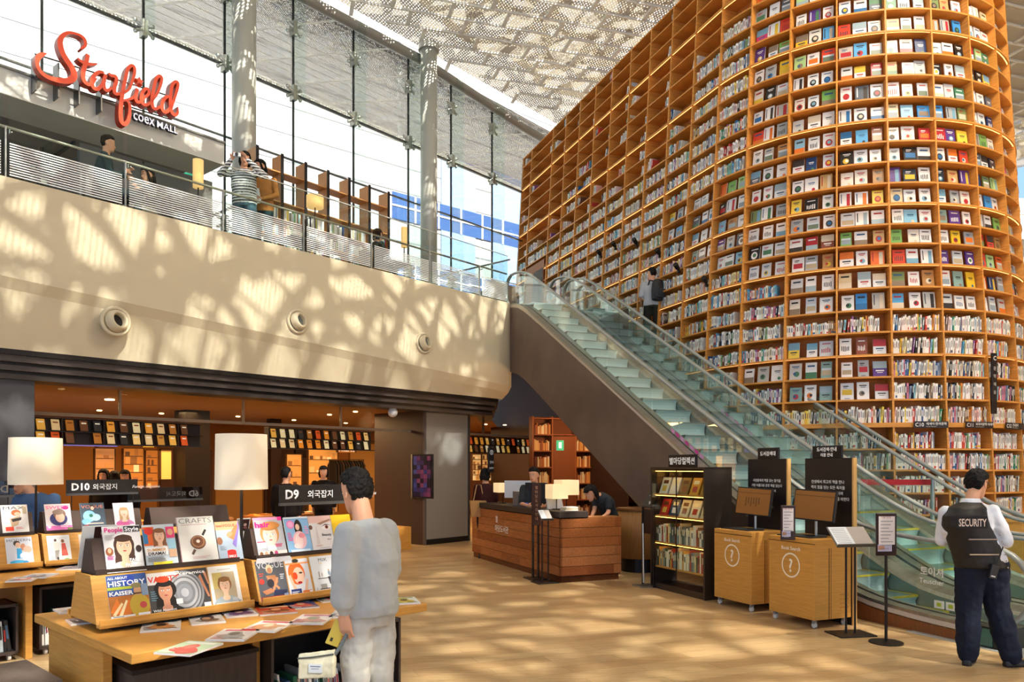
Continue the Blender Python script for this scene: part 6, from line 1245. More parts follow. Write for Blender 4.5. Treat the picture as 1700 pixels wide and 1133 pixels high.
def figure(loc, label, J, face, top, bottom, hairc='#14110f', sleeve=1.0, hair='short', vox=.013, handk=1.0, skin=SKIN, shoe='#1a1a1c', build=1.0, curl=.5, folds=.012, name='person', bag2=None, stripes=None, legs=True, baggy=0., head_r=1.0, palm=None, top_name='shirt', coat=None, pant_cut=.0):
    """J: joints relative to loc (world-aligned): pelvis chest neck head, sl el wl (left arm), sr er wr, hl kl al, hr kr ar"""
    t = empty(name, loc, 0, label=label, cat='person'); J = {k: V(*v) for k, v in J.items()}
    f = V(*face).normalized(); up0 = (J['head'] - J['neck']).normalized(); rt = f.cross(V(0, 0, 1)).normalized(); hu = rt.cross(f).normalized(); H = J['head']; k = head_r
    bd = MB()
    # head
    def hp(x, y, z): return H + rt * (x * k) + f * (y * k) + hu * (z * k)
    rings = []
    for z, w, fr, bk in ((-.118, .020, .072, -.05), (-.108, .036, .086, -.03), (-.085, .050, .092, .005), (-.05, .060, .095, .055), (-.01, .069, .094, .085), (.03, .0745, .094, .098), (.065, .074, .088, .098), (.095, .062, .066, .082), (.113, .040, .036, .05), (.12, .012, .008, .02)):
        c = (fr - bk) / 2; a = (fr + bk) / 2; rings.append([tuple(hp(w * math.cos(q), c + a * math.sin(q), z)) for q in [2 * PI * i / 18 for i in range(18)]])
    bd.loft(rings)
    nose = [hp(0, .088, .012), hp(0, .100, -.018), hp(0, .112, -.036)]; limb(bd, [tuple(p) for p in nose], [.007, .009, .0115], 8); ballc(bd, hp(.010, .100, -.038), .008, 8); ballc(bd, hp(-.010, .100, -.038), .008, 8)
    for s_ in (-1, 1):
        ballc(bd, hp(s_ * .030, .083, .020), .012, 8); ballc(bd, hp(s_ * .03, .086, .034), .011, 8)
        e = MB(); ear = [hp(s_ * (.072 + .012 * math.sin(q / 2)), -.012 - .018 * math.sin(q) - .004, -.012 + .03 * math.cos(q)) for q in ss(.2, PI + .3, 7)]; limb(bd, [tuple(p) for p in ear], [.007] * len(ear), 6); ballc(bd, hp(s_ * .072, -.010, -.012), (.008), 8)
    ballc(bd, hp(0, .093, -.062), .011, 8); ballc(bd, hp(.012, .090, -.062), .008, 8); ballc(bd, hp(-.012, .090, -.062), .008, 8); ballc(bd, hp(0, .085, -.098), .016, 8)
    nk = J['neck']; limb(bd, [tuple(nk - V(0, 0, .04)), tuple(nk + (H - nk) * .4), tuple(H + hu * -.05 * k - f * .015)], [.062 * k, .054 * k, .053 * k], 14)
    # trunk under the clothes, arms, legs
    sr = (J['sr'] - J['sl']); sw = sr.length; srn = sr.normalized(); spine = (J['neck'] - J['pelvis']); sp = spine.normalized(); fw_ = srn.cross(sp).normalized(); fw_ = fw_ if fw_.dot(f) > -.5 else -fw_
    def trunk(m, g, prof, low=-.1, hi=1.0):
        rr = []
        for tt, w, d in prof:
            c = J['pelvis'].lerp(J['chest'], tt / .55) if tt < .55 else J['chest'].lerp(J['neck'], (tt - .55) / .45)
            rr.append(oval(c, srn, fw_, None, w * sw * build + g, d * build + g, 20))
        m.loft(rr)
    trunk(bd, 0, ((-.12, .40, .09), (.0, .44, .10), (.25, .38, .09), (.55, .45, .11), (.85, .42, .09), (1.0, .2, .06)))
    for S_, E_, W_ in (('sl', 'el', 'wl'), ('sr', 'er', 'wr')): limb(bd, [tuple(J[S_]), tuple(J[S_].lerp(J[E_], .5)), tuple(J[E_]), tuple(J[E_].lerp(J[W_], .35)), tuple(J[W_])], [.046 * build, .041 * build, .034 * build, .035 * build, .025 * build], 10)
    for s_, (E_, W_) in ((-1, ('el', 'wl')), (1, ('er', 'wr'))):
        d = (J[W_] - J[E_]).normalized(); pn = V(*palm[0 if s_ < 0 else 1]) if palm else (-srn * s_ + fw_ * .4); hand(bd, J[W_], d if not palm or len(palm) < 4 else V(*palm[2 if s_ < 0 else 3]), pn, fw_ + V(0, 0, .2), handk, curl)
    if legs:
        for a, b, c in (('hl', 'kl', 'al'), ('hr', 'kr', 'ar')): limb(bd, [tuple(J[a]), tuple(J[a].lerp(J[b], .5)), tuple(J[b]), tuple(J[b].lerp(J[c], .4)), tuple(J[c])], [.075 * build, .068 * build, .050 * build, .050 * build, .034 * build], 10)
    fuse(bd, 'body', skin, t, vox=min(vox, .0055 if vox < .012 else vox), smooth=2)
    # features
    for s_ in (-1, 1):
        m = MB(); m.ball(tuple(hp(s_ * .030, .0905, .012)), (.010, .006, .005), 10, '#f0ebe6'); m.ball(tuple(hp(s_ * .030, .0955, .012)), .0048, 8, '#1c1310'); m.build('eye', VCG, t)
        m = MB(); m.tube([tuple(hp(s_ * .015, .0975, .031)), tuple(hp(s_ * .03, .097, .036)), tuple(hp(s_ * .047, .089, .031))], .0028, 6, '#1c1512'); m.build('eyebrow', VC, t)
    m = MB(); m.tube([tuple(hp(-.02, .098, -.062)), tuple(hp(0, .1045, -.060)), tuple(hp(.02, .098, -.062))], [.003, .0055, .003], 8, '#a8564c'); m.build('lips', VC, t)
    # hair
    m = MB(); rr = []
    g = .011 if hair == 'short' else .016
    for z, cut in ((-.06, 0), (-.035, 0), (0.0, 0), (.035, 0), (.065, 0), (.095, 0), (.12, 0), (.135, 0)):
        w = np.interp(z, [-.06, -.035, 0, .065, .095, .12, .135], [.046, .062, .071, .074, .064, .043, .014]) + g; bk = np.interp(z, [-.06, -.035, 0, .065, .095, .12, .135], [.052, .074, .090, .098, .084, .055, .02]) + g
        fr = np.interp(z, [-.06, 0, .03, .055, .08, .11, .135], [-.028, -.012, .01, .062, .088, .066, .02]); fr = fr + (g if z > .06 else 0)
        c = (fr - bk) / 2; a = (fr + bk) / 2; rr.append([tuple(hp(w * math.cos(q), c + a * math.sin(q), z)) for q in [2 * PI * i / 18 for i in range(18)]])
    m.loft(rr)
    if hair == 'long':
        for q in ss(-2.5, -.64, 9): limb(m, [tuple(hp(.078 * math.cos(q), .085 * math.sin(q) - .0, .05)), tuple(hp(.088 * math.cos(q), .095 * math.sin(q), -.06)), tuple(hp(.085 * math.cos(q), .10 * math.sin(q), -.16)), tuple(hp(.075 * math.cos(q), .09 * math.sin(q), -.24))], [.025, .028, .026, .014], 8)
        for s_ in (-1, 1): limb(m, [tuple(hp(s_ * .05, .06, .09)), tuple(hp(s_ * .077, .045, .02)), tuple(hp(s_ * .082, .02, -.09)), tuple(hp(s_ * .078, .0, -.2))], [.018, .018, .024, .014], 8)
    if hair == 'bob':
        for q in ss(-3.0, -.14, 11): limb(m, [tuple(hp(.076 * math.cos(q), .085 * math.sin(q), .05)), tuple(hp(.084 * math.cos(q), .095 * math.sin(q), -.04)), tuple(hp(.076 * math.cos(q), .085 * math.sin(q), -.10))], [.022, .026, .016], 8)
        limb(m, [tuple(hp(-.05, .08, .06)), tuple(hp(0, .094, .072)), tuple(hp(.05, .08, .06))], [.014, .016, .014], 8)
    hm = mat('hair_' + hairc.strip('#'), hairc, .65, bump=.8, nscale=70, spec=.2)
    fuse(m, 'hair', hm, t, vox=max(vox * .6, .006), smooth=2, disp=.022, dsc=.022)
    # top
    m = MB(); lo = -.14 - pant_cut; gt = .02 + baggy
    trunk(m, gt, ((lo, .44 + baggy * 1.2, .105), (0, .47 + baggy * 1.6, .115 + baggy * .4), (.25, .43 + baggy * 1.5, .105 + baggy * .4), (.55, .47 + baggy, .12), (.80, .46, .10), (.93, .33, .075), (1.0, .17, .052)))
    for S_, E_, W_ in (('sl', 'el', 'wl'), ('sr', 'er', 'wr')):
        b0 = .05 * build + baggy; 
        if sleeve >= 1: limb(m, [tuple(J[S_]), tuple(J[S_].lerp(J[E_], .5)), tuple(J[E_]), tuple(J[E_].lerp(J[W_], .6)), tuple(J[E_].lerp(J[W_], .88)), tuple(J[E_].lerp(J[W_], .95))], [b0 + .012, b0 + .008 + baggy * .3, b0 + .002 + baggy * .3, b0 - .004 + baggy * .5, .036 + baggy * .15, .034], 12)
        else: limb(m, [tuple(J[S_]), tuple(J[S_].lerp(J[E_], .4)), tuple(J[S_].lerp(J[E_], sleeve))], [b0 + .012, b0 + .008, b0 + .008], 12)
    topm = top if not isinstance(top, str) else mat('cloth_' + top.strip('#'), top, .8, noise=.08, nscale=6, spec=.15)
    fuse(m, top_name, topm, t, vox=vox, smooth=4, disp=folds, dsc=.10, stripes=stripes)
    # trousers
    baggy = baggy if bag2 is None else bag2
    m = MB()
    if legs:
        hc = (J['hl'] + J['hr']) / 2; pr = []
        hr_ = (J['hr'] - J['hl']).normalized(); 
        m.loft([oval(J['pelvis'] + V(0, 0, .07), srn, fw_, None, .40 * sw * build + .012, .105 * build, 18), oval(J['pelvis'] + V(0, 0, -.02), srn, fw_, None, .45 * sw * build + .012, .125 * build, 18), oval(hc + V(0, 0, -.06), hr_, fw_, None, .45 * sw * build + .01, .115 * build, 18)])
        for a, b, c in (('hl', 'kl', 'al'), ('hr', 'kr', 'ar')): limb(m, [tuple(J[a] + V(0, 0, .0)), tuple(J[a].lerp(J[b], .5)), tuple(J[b]), tuple(J[b].lerp(J[c], .5)), tuple(J[b].lerp(J[c], .97))], [.098 * build + baggy * .4, .09 * build + baggy * .4, .072 * build + baggy * .5, .066 * build + baggy * .6, .058 * build + baggy * .5], 12)
        bm = bottom if not isinstance(bottom, str) else mat('cloth_' + bottom.strip('#'), bottom, .8, noise=.1, nscale=6, spec=.15)
        fuse(m, 'trousers', bm, t, vox=vox, smooth=4, disp=folds * 1.3, dsc=.09)
        for a, b in (('al', 'kl'), ('ar', 'kr')):
            A = J[a]; fd = V(f.x, f.y, 0).normalized() if (a + 'd') not in J else J[a + 'd'].normalized(); zb = min(A.z - .08, A.z - .08); rs = fd.cross(V(0, 0, 1)); m = MB(); rr = []
            for y, w, h in ((-.075, .022, .045), (-.06, .036, .085), (-.02, .038, .095), (.04, .042, .075), (.10, .048, .058), (.15, .042, .045), (.178, .02, .028)):
                c = V(A.x, A.y, A.z - .08) + fd * y; rr.append([tuple(c + rs * x * w + V(0, 0, z * h)) for x, z in ((-1, 0), (-1, .35), (-.75, .8), (0, 1), (.75, .8), (1, .35), (1, 0))])
            m.loft(rr); m.v = list(m.v); fuse(m, 'shoe', mat('shoe_' + shoe.strip('#'), shoe, .4), t, vox=max(.009, vox * .7), smooth=1)
    return t, hp
GREYM = mat('sweat_grey', '#b4b7b5', .85, noise=.02, nscale=30, bump=.15, spec=.1)
# the boy at the magazine table
B0 = V(-.81, 4.2, 0)
t, hp = figure(B0, 'boy in loose grey sweatshirt and grey trousers looking down at the magazines, pouch in hand', dict(
    pelvis=(.03, .02, .93), chest=(.03, .03, 1.18), neck=(-.01, .05, 1.41), head=(-.065, .10, 1.565), sl=(-.075, -.085, 1.335), el=(-.085, -.135, 1.10), wl=(-.085, -.125, .915), sr=(.095, .11, 1.34), er=(.115, .16, 1.12), wr=(.02, .36, 1.06),
    hl=(-.03, -.02, .88), kl=(-.045, -.03, .47), al=(-.02, -.07, .08), hr=(.065, .07, .88), kr=(.07, .10, .47), ar=(.09, .05, .08)), (-.62, .72, -.30), GREYM, mat('track_grey', '#b8b6ae', .85, noise=.03, nscale=8, spec=.1), baggy=.014, bag2=.0, vox=.0085, folds=.02, palm=((.25, 1, .1), (-.5, 0, -.5), (.10, .05, -1), (-.5, .6, -.4)), curl=.3, top_name='sweatshirt', shoe='#e8e6e2', pant_cut=-.03)
ph = empty('phone', B0 + V(-.125, -.12, .815), 0, label='yellow cased phone held in the hand of the boy', cat='phone'); ph.rotation_euler = (0, R(24), R(20)); MB().bbox(-.036, .036, -.005, .005, -.07, .07, '#c8b04a', b=.004).box(-.02, -.006, -.0058, -.005, -.05, -.03, '#2a2a22').build('phone_case', VCG, ph)
pc = empty('pouch', B0 + V(-.22, -.16, .655), R(-8), label='small cream canvas pouch hanging from the hand of the boy', cat='pouch')
m = MB(); m.loft([[(-.10, -.02, -.075), (.10, -.02, -.06), (.10, .02, -.06), (-.10, .02, -.075)], [(-.095, -.025, .0), (.10, -.025, .02), (.10, .025, .02), (-.095, .025, .0)], [(-.10, -.012, .055), (.10, -.012, .085), (.10, .012, .085), (-.10, .012, .055)]], '#d9d3b4')
fuse(m, 'pouch_body', mat('canvas_cream', '#d6d0b2', .9, noise=.1, nscale=20, bump=.2), pc, vox=.006, smooth=3, disp=.008, dsc=.05)
MB().tube([(-.10, -.02, .035), (-.02, -.024, .045), (.10, -.02, .065)], .004, 6, '#4a4e48').build('zip', VC, pc); MB().tube([(.10, 0, .06), (.13, .02, .11), (.15, .04, .16)], .010, 6, '#5a6264').build('wrist_strap', VC, pc)
m = MB().box(-.035, .04, -.0285, -.027, -.035, .012, '#cdd2d4').box(-.025, .03, -.0292, -.0286, -.004, .001, '#6a7a8a').box(-.02, .022, -.0292, -.0286, -.016, -.012, '#8a949c').build('sewn_label', VC, pc)
# the security guard
G0 = V(4.02, 6.56, 0)
t, hp = figure(G0, 'security guard in black vest over a white shirt, seen from behind, holding a phone', dict(
    pelvis=(0.0, .0, .93), chest=(-.12, .0, 1.15), neck=(-.075, .02, 1.40), head=(.0, .055, 1.555), sl=(-.255, .07, 1.30), el=(-.265, .13, 1.06), wl=(-.12, .30, 1.08), sr=(.07, -.05, 1.315), er=(.165, -.09, 1.07), wr=(.205, .15, 1.17),
    hl=(-.075, .02, .88), kl=(-.09, .03, .48), al=(-.10, .02, .08), hr=(.10, .0, .88), kr=(.16, .03, .48), ar=(.24, -.04, .08), ald=(.5, .6, 0), ard=(.8, .15, 0)), (.80, .56, -.30), mat('shirt_white', '#d9dbe0', .8, noise=.05, nscale=6), '#1d2230', vox=.010, folds=.02, build=1.08, bag2=.045, palm=((.3, 0, .6), (-.6, .2, .5), (.6, .6, -.2), (.3, .8, .3)), curl=.9, pant_cut=-.03)
J = dict(pelvis=V(.02, 0, .93), chest=V(-.03, 0, 1.15), neck=V(-.04, .02, 1.40)); sx = (V(.13, 0, 1.325) - V(-.235, .03, 1.315)); sw = sx.length; sxn = sx.normalized(); fy = sxn.cross(V(0, 0, 1)) * -1
m = MB(); rr = []
for c, w, d in ((V(-.0, 0, .845), .205, .165), (V(-.03, 0, .95), .20, .167), (V(-.08, 0, 1.08), .195, .170), (V(-.13, 0, 1.2), .188, .178), (V(-.135, 0, 1.29), .178, .168), (V(-.115, .005, 1.355), .15, .13), (V(-.085, .015, 1.40), .085, .08)): rr.append(oval(c, sxn, fy, None, w, d, 24))
m.loft(rr); fuse(m, 'tactical_vest', mat('vest_black', '#0e0d0e', .55, noise=.2, nscale=10), t, vox=.010, smooth=2, disp=.008, dsc=.06)
vb = lambda x, z, off=.166: V(-.03 + .01, 0, 0) + sxn * x + V(0, -off, z)
m = MB(); m.M = Matrix.Translation((-.178, -.188, 1.225)) @ Matrix.Rotation(R(-3), 4, 'Z'); m.box(-.135, .115, -.001, .01, -.035, .065, '#1c1819').text('SECURITY', .088, -.005, -.018, -.002, '#d8c4b4', align='CENTER', bold=.02, width=.225)
m.M = Matrix.Translation((-.09, -.184, 0)); m.box(-.12, .12, -.001, .01, 1.092, 1.101, '#a08a80').box(-.11, .13, -.001, .012, .965, .974, '#b09a80'); m.build('back_print', VC, t)
m = MB()
for k in range(6): m.ball((.085 + .012 * k, -.135, 1.13 - k * .055), .007, 8, '#b8b4b0')
m.build('vest_studs', VCM, t)
m = MB(); m.loft([oval(V(.02, 0, .84), sxn, fy, None, .21, .145, 24), oval(V(.02, 0, .87), sxn, fy, None, .212, .147, 24)], '#0c0b0b'); m.build('belt', VC, t)
m = MB().tube([tuple(hp(.078, -.01, .018)), tuple(hp(.078, .05, .018)), tuple(hp(.06, .10, .018))], .0025, 6, '#1a1614').tube([tuple(hp(-.078, -.01, .018)), tuple(hp(-.078, .05, .018)), tuple(hp(-.06, .10, .018))], .0025, 6, '#1a1614')
for s_ in (-1, 1): m.tube([tuple(hp(s_ * .034 + .026 * math.cos(a), .108, .012 + .018 * math.sin(a))) for a in ss(0, 2 * PI, 14)], .002, 5, '#1a1614')
m.build('glasses', VCG, t)
m = MB(); m.loft([[tuple(V(-.07, .02, z) + V(math.cos(a) * r_, math.sin(a) * r_, 0)) for a in [2 * PI * i / 18 for i in range(18)]] for z, r_ in ((1.385, .085), (1.425, .068), (1.432, .060))], '#e4e6ea', cap=False); m.build('shirt_collar', VC, t)
rd = empty('walkie_talkie', G0 + V(-.01, -.185, .83), 0, label='black walkie talkie clipped to the belt of the guard', cat='radio'); rd.rotation_euler = (0, R(14), 0); MB().bbox(-.032, .032, -.018, .018, -.06, .06, '#1c1a1a').box(-.02, .016, -.0195, -.018, -.045, -.035, '#d8d4d0').build('radio_body', VCG, rd); MB().tube([(.012, 0, .06), (.03, .0, .22)], .005, 6, '#111').build('antenna', BLACK, rd)
ph = empty('phone', G0 + V(.275, .33, 1.19), R(-30), label='dark phone held up in front of the security guard', cat='phone'); ph.rotation_euler = (R(-40), 0, R(-50)); MB().bbox(-.036, .036, -.005, .005, -.07, .07, '#1a1a1c').build('phone_case', VCG, ph)
# rider on the far escalator
e_s = 8.35; P = ew(1.53 + .73, e_s, zstep(e_s) + .02)
t, hp = figure(P, 'person with a grey shirt and black backpack riding up the far escalator', dict(
    pelvis=(0, .0, .94), chest=(0, .02, 1.17), neck=(0, .02, 1.43), head=(-.01, .04, 1.59), sl=(-.19, .05, 1.36), el=(-.24, .08, 1.1), wl=(-.20, .25, 1.0), sr=(.18, -.04, 1.36), er=(.22, -.02, 1.1), wr=(.23, .12, .95),
    hl=(-.09, .03, .9), kl=(-.10, .12, .50), al=(-.10, .10, .08), hr=(.08, -.02, .9), kr=(.09, -.0, .50), ar=(.10, -.05, .08)), (-.55, .83, -.1), '#a9adb2', '#2a2a22', vox=.014, sleeve=.9)
bp = empty('backpack', P + V(.09, -.16, 1.20), R(25), label='black backpack on the person riding the escalator', cat='backpack'); m = MB(); m.loft([[(x * w, y * d, z) for x, y in [(math.cos(a), math.sin(a)) for a in [2 * PI * i / 14 for i in range(14)]]] for z, w, d in ((-.24, .10, .05), (-.22, .155, .09), (-.05, .165, .10), (.12, .15, .085), (.2, .11, .06), (.22, .05, .03))]); fuse(m, 'bag_body', mat('bag_black', '#1b1c20', .6, noise=.2, nscale=9), bp, vox=.014, smooth=2, disp=.01, dsc=.05)
MB().bbox(-.10, .10, -.125, -.08, -.18, .0, '#33363c').build('front_pocket', VC, bp)
for s_ in (-1, 1): MB().tube([(s_ * .10, .04, .18), (s_ * .13, .12, .21), (s_ * .13, .19, .10)], .016, 6, '#15151a').build('strap', VC, bp)
# staff at the counter
P = C0 + V(.9 * math.cos(AE) - 2.0 * math.sin(AE), .9 * math.sin(AE) + 2.0 * math.cos(AE), 0)
p = at(888, 900, 12.7); STAFF = mat('staff_polo', '#20262b', .8, noise=.1, nscale=6)
t, _ = figure(V(p.x, p.y, 0), 'staff member in a dark polo facing out behind the counter', dict(pelvis=(0, 0, .93), chest=(0, 0, 1.16), neck=(0, -.02, 1.42), head=(-.02, -.05, 1.57), sl=(-.19, .0, 1.35), el=(-.23, -.05, 1.1), wl=(-.12, -.26, 1.07), sr=(.18, .02, 1.35), er=(.24, -.03, 1.1), wr=(.14, -.25, 1.06),
    hl=(-.09, 0, .9), kl=(-.1, 0, .5), al=(-.1, 0, .08), hr=(.09, 0, .9), kr=(.1, 0, .5), ar=(.1, 0, .08)), (-.35, -.92, -.15), STAFF, '#1a1a1e', vox=.014, sleeve=.85)
p = at(1000, 900, 12.1)
t, _ = figure(V(p.x, p.y, 0), 'staff member in a dark polo bending forward at the right of the counter', dict(pelvis=(.12, .05, .92), chest=(.05, -.05, 1.12), neck=(-.08, -.14, 1.27), head=(-.20, -.20, 1.30), sl=(-.10, .0, 1.24), el=(-.14, -.12, 1.02), wl=(-.2, -.24, .92), sr=(.07, -.25, 1.2), er=(.06, -.3, 1.0), wr=(.0, -.36, .96),
    hl=(.06, .12, .88), kl=(.06, .1, .48), al=(.08, .1, .08), hr=(.18, 0, .88), kr=(.16, -.02, .48), ar=(.18, 0, .08)), (-.72, -.45, -.52), STAFF, '#1a1a1e', vox=.014, sleeve=.6, hair='bob')
p = at(806, 900, 14.3)
t, _ = figure(V(p.x, p.y, 0), 'shopper with a tote bag standing beyond the far end of the counter', dict(pelvis=(0, 0, .92), chest=(0, 0, 1.15), neck=(.0, 0, 1.4), head=(.0, .02, 1.55), sl=(-.16, 0, 1.33), el=(-.2, .02, 1.08), wl=(-.18, .05, .85), sr=(.16, 0, 1.33), er=(.2, .04, 1.1), wr=(.15, .2, 1.0),
    hl=(-.08, 0, .88), kl=(-.08, 0, .48), al=(-.08, 0, .08), hr=(.08, 0, .88), kr=(.08, 0, .48), ar=(.08, 0, .08)), (.4, .8, -.2), '#3a1c1c', '#1a1a1e', vox=.016, hair='bob')
tb = empty('tote_bag', V(p.x, p.y, 0) + V(-.12, -.14, .95), .3, label='tan tote bag on the shoulder of the shopper by the counter', cat='bag'); MB().prism([(-.14, -.17), (.14, -.17), (.17, .13), (-.17, .13)], -.03, .03, 'y', '#b88a52').build('bag_body', VC, tb); MB().tube([(-.1, 0, .13), (-.04, 0, .42), (.04, 0, .42), (.1, 0, .13)], .008, 6, '#c8a06a').build('handle', VC, tb)
STD = dict(pelvis=(0, 0, .92), chest=(0, 0, 1.15), neck=(.0, 0, 1.42), head=(.0, .0, 1.57), sl=(-.18, 0, 1.35), el=(-.23, .02, 1.10), wl=(-.22, .05, .87), sr=(.18, 0, 1.35), er=(.23, .04, 1.1), wr=(.22, .03, .87), hl=(-.09, 0, .88), kl=(-.1, .04, .48), al=(-.1, .0, .08), hr=(.09, 0, .88), kr=(.1, -.02, .48), ar=(.1, -.12, .08))
# visitors inside the shop: backlit darkness is put into their clothes' colour
for px, py, Y, lab, fc, tp, hs, sc_ in ((475, 776, 13.0, 'backlit silhouette of a person walking inside the shop behind the D9 plate', (.3, .9, 0), '#17100e', 'short', 1.0), (537, 774, 15.5, 'dark figure standing before the clothes rack', (.1, -1, 0), '#140e0c', 'bob', 1.0), (172, 780, 13.6, 'long haired person in backlit silhouette deep in the shop', (.2, -1, 0), '#120d0c', 'long', 1.0), (190, 783, 14.2, 'person in backlit silhouette in the middle of the group of three', (-.2, 1, 0), '#100c0b', 'bob', 1.0), (207, 781, 13.8, 'person in backlit silhouette at the right of the group of three', (.4, -1, 0), '#15100e', 'bob', 1.0)):
    p = at(px, 900, Y); top_z = CH + (HY - py) / F * Y; k = top_z / 1.695; j = {a: tuple(c * k for c in b) for a, b in STD.items()}
    figure(V(p.x, p.y, 0), lab, j, fc, tp, '#120e0d', vox=.018, hair=hs)
# customer behind the left lamp
p = at(60, 900, 8.9)
figure(V(p.x, p.y, 0), 'customer in a blue denim jacket behind the left lamp shade', dict(pelvis=(0, 0, .92), chest=(0, 0, 1.15), neck=(-.0, -.03, 1.40), head=(-.14, -.08, 1.52), sl=(-.22, .05, 1.33), el=(-.27, -.05, 1.07), wl=(-.15, -.25, 1.0), sr=(.2, .02, 1.33), er=(.27, -.05, 1.05), wr=(.1, -.27, .98), hl=(-.1, 0, .88), kl=(-.1, 0, .48), al=(-.1, 0, .08), hr=(.1, 0, .88), kr=(.1, 0, .48), ar=(.1, 0, .08)), (-.2, -.9, -.45), '#4a6488', '#22242a', vox=.012, build=1.15, top_name='jacket')
# two women at the balustrade
def fq(px, q, z0): 
    u, z = fpx(px, 300, q); return fw(u, q, z0)
P = fq(405, .62, 5.3); Yp = P.y; pxm = F / Yp
def fz(py): return CH + (HY - py) / pxm - 5.3
ht = fz(253); k = ht / 1.70
j = dict(pelvis=(0, .03, .92), chest=(0, 0, 1.16), neck=(.0, -.02, 1.42), head=(.03, -.04, 1.57), sl=(-.17, -.02, 1.36), el=(-.33, -.14, 1.30), wl=(-.10, -.26, 1.49), sr=(.19, -.02, 1.36), er=(.38, -.12, 1.27), wr=(.13, -.26, 1.49), hl=(-.09, .03, .88), kl=(-.1, 0, .48), al=(-.1, 0.03, .08), hr=(.09, .03, .88), kr=(.14, -.02, .48), ar=(.16, .03, .08)); j = {a: tuple(c * k for c in b) for a, b in j.items()}
figure(P, 'person in a black and white striped top taking a photo over the balustrade', j, (.25, -.95, -.2), VC, '#4d6a78', vox=.012, hair='bob', stripes=('#e9e7e0', '#3c3e40', .045, .42), palm=((.5, -.5, 0), (-.5, -.5, 0), (.5, -.2, .8), (-.5, -.2, .8)), curl=.8, build=1.1)
cm = empty('camera', P + V(.0, -.33, 1.53 * k), .2, label='small silver camera held by the person in the striped top', cat='camera'); MB().bbox(-.06, .06, -.02, .02, -.03, .035, '#c4c6c8').build('camera_body', VCG, cm); m = MB(); m.loft([[(math.cos(a) * r_, y, math.sin(a) * r_) for a in [2 * PI * i / 16 for i in range(16)]] for r_, y in ((.026, -.02), (.026, -.05), (.018, -.052))], '#2a2a2c'); m.build('lens', VCG, cm)
P = fq(436, .75, 5.3); pxm = F / P.y; k = (CH + (HY - 265) / pxm - 5.3) / 1.70
j = dict(STD); j.update(head=(-.03, -.03, 1.57), el=(-.22, -.08, 1.1), wl=(-.05, -.22, 1.0), er=(.24, -.05, 1.1), wr=(.06, -.24, .98)); j = {a: tuple(c * k for c in b) for a, b in j.items()}
figure(P, 'long haired woman in a tan jacket beside the striped photographer', j, (-.5, -.86, -.1), '#b5783c', '#2c4a50', vox=.012, hair='long', top_name='jacket', pant_cut=.06)
MB().prism([(-.09, 0), (.09, .03), (.05, .28), (-.03, .26)], -.02, .02, 'y', '#dfe6ea').build('folded_coat', VC, None, label='pale folded cloth held by the woman in the tan jacket', cat='coat').location = P + V(-.02, -.3, .95)
# seated pair at the left, seated reader on the right of the upper floor
def seated(loc, lab, fc, tp, bt, k=1.0, hair='short', arm=.1):
    f = V(*fc).normalized(); r_ = f.cross(V(0, 0, 1)).normalized()
    def q(x, y, z): v = (r_ * x + f * y) * k; return (v.x, v.y, z * k)
    j = dict(pelvis=q(0, 0, .55), chest=q(0, .03, .80), neck=q(0, .05, 1.05), head=q(0, .08, 1.21), sl=q(-.19, .03, .98), el=q(-.22, .10, .74), wl=q(-.12, .3, .78 + arm), sr=q(.19, .03, .98), er=q(.22, .1, .74), wr=q(.12, .3, .76), hl=q(-.09, .03, .53), kl=q(-.12, .45, .52), al=q(-.12, .47, .10), hr=q(.09, .03, .53), kr=q(.12, .45, .52), ar=q(.12, .42, .10))
    return figure(loc, lab, j, (f.x, f.y, -.12), tp, bt, vox=.014, hair=hair)
def chair(loc, rz, lab, col='#3a3836'):
    t = empty('chair', loc, rz, label=lab, cat='chair', group='chairs on the upper floor'); MB().bbox(-.22, .22, -.22, .22, .42, .46, col).build('seat', VC, t); MB().prism([(-.22, .46), (-.19, .46), (-.27, .84), (-.29, .84)], -.2, .2, 'y', col).build('backrest', VC, t) if 0 else MB().bbox(-.21, .21, -.25, -.22, .46, .85, col).build('backrest', VC, t)
    for x in (-.2, .18):
        for y in (-.2, .18): MB().box(x, x + .02, y, y + .02, 0, .42, '#2a2826').build('leg', DKM, t)
P = fq(168, .95, 5.3); k = (CH + (HY - 222) / F * P.y - 5.3) / 1.33
fx = V(math.cos(AF), math.sin(AF), 0)
seated(P, 'seated man with glasses in a dark jacket behind the striped glass at the left', (fx.x, fx.y - .4, 0), '#344a4e', '#3a4248', k, arm=.12); chair(P, AF - PI / 2 - .3, 'dark chair under the seated man at the left')
P2 = fq(252, 1.1, 5.3); seated(P2, 'seated woman facing the man with glasses, behind the striped glass', (-fx.x, -fx.y - .3, 0), '#5a5450', '#c8bca8', .92, 'long'); chair(P2, AF + PI / 2, 'dark chair under the seated woman')
P3 = fq(622, 1.0, 5.3); seated(P3, 'seated reader in dark clothes near the low lamp on the upper floor', (fx.x, fx.y, 0), '#20302e', '#26221f', 1.0, 'bob'); chair(P3, AF - PI / 2, 'wooden chair under the seated reader', '#8a6a44')
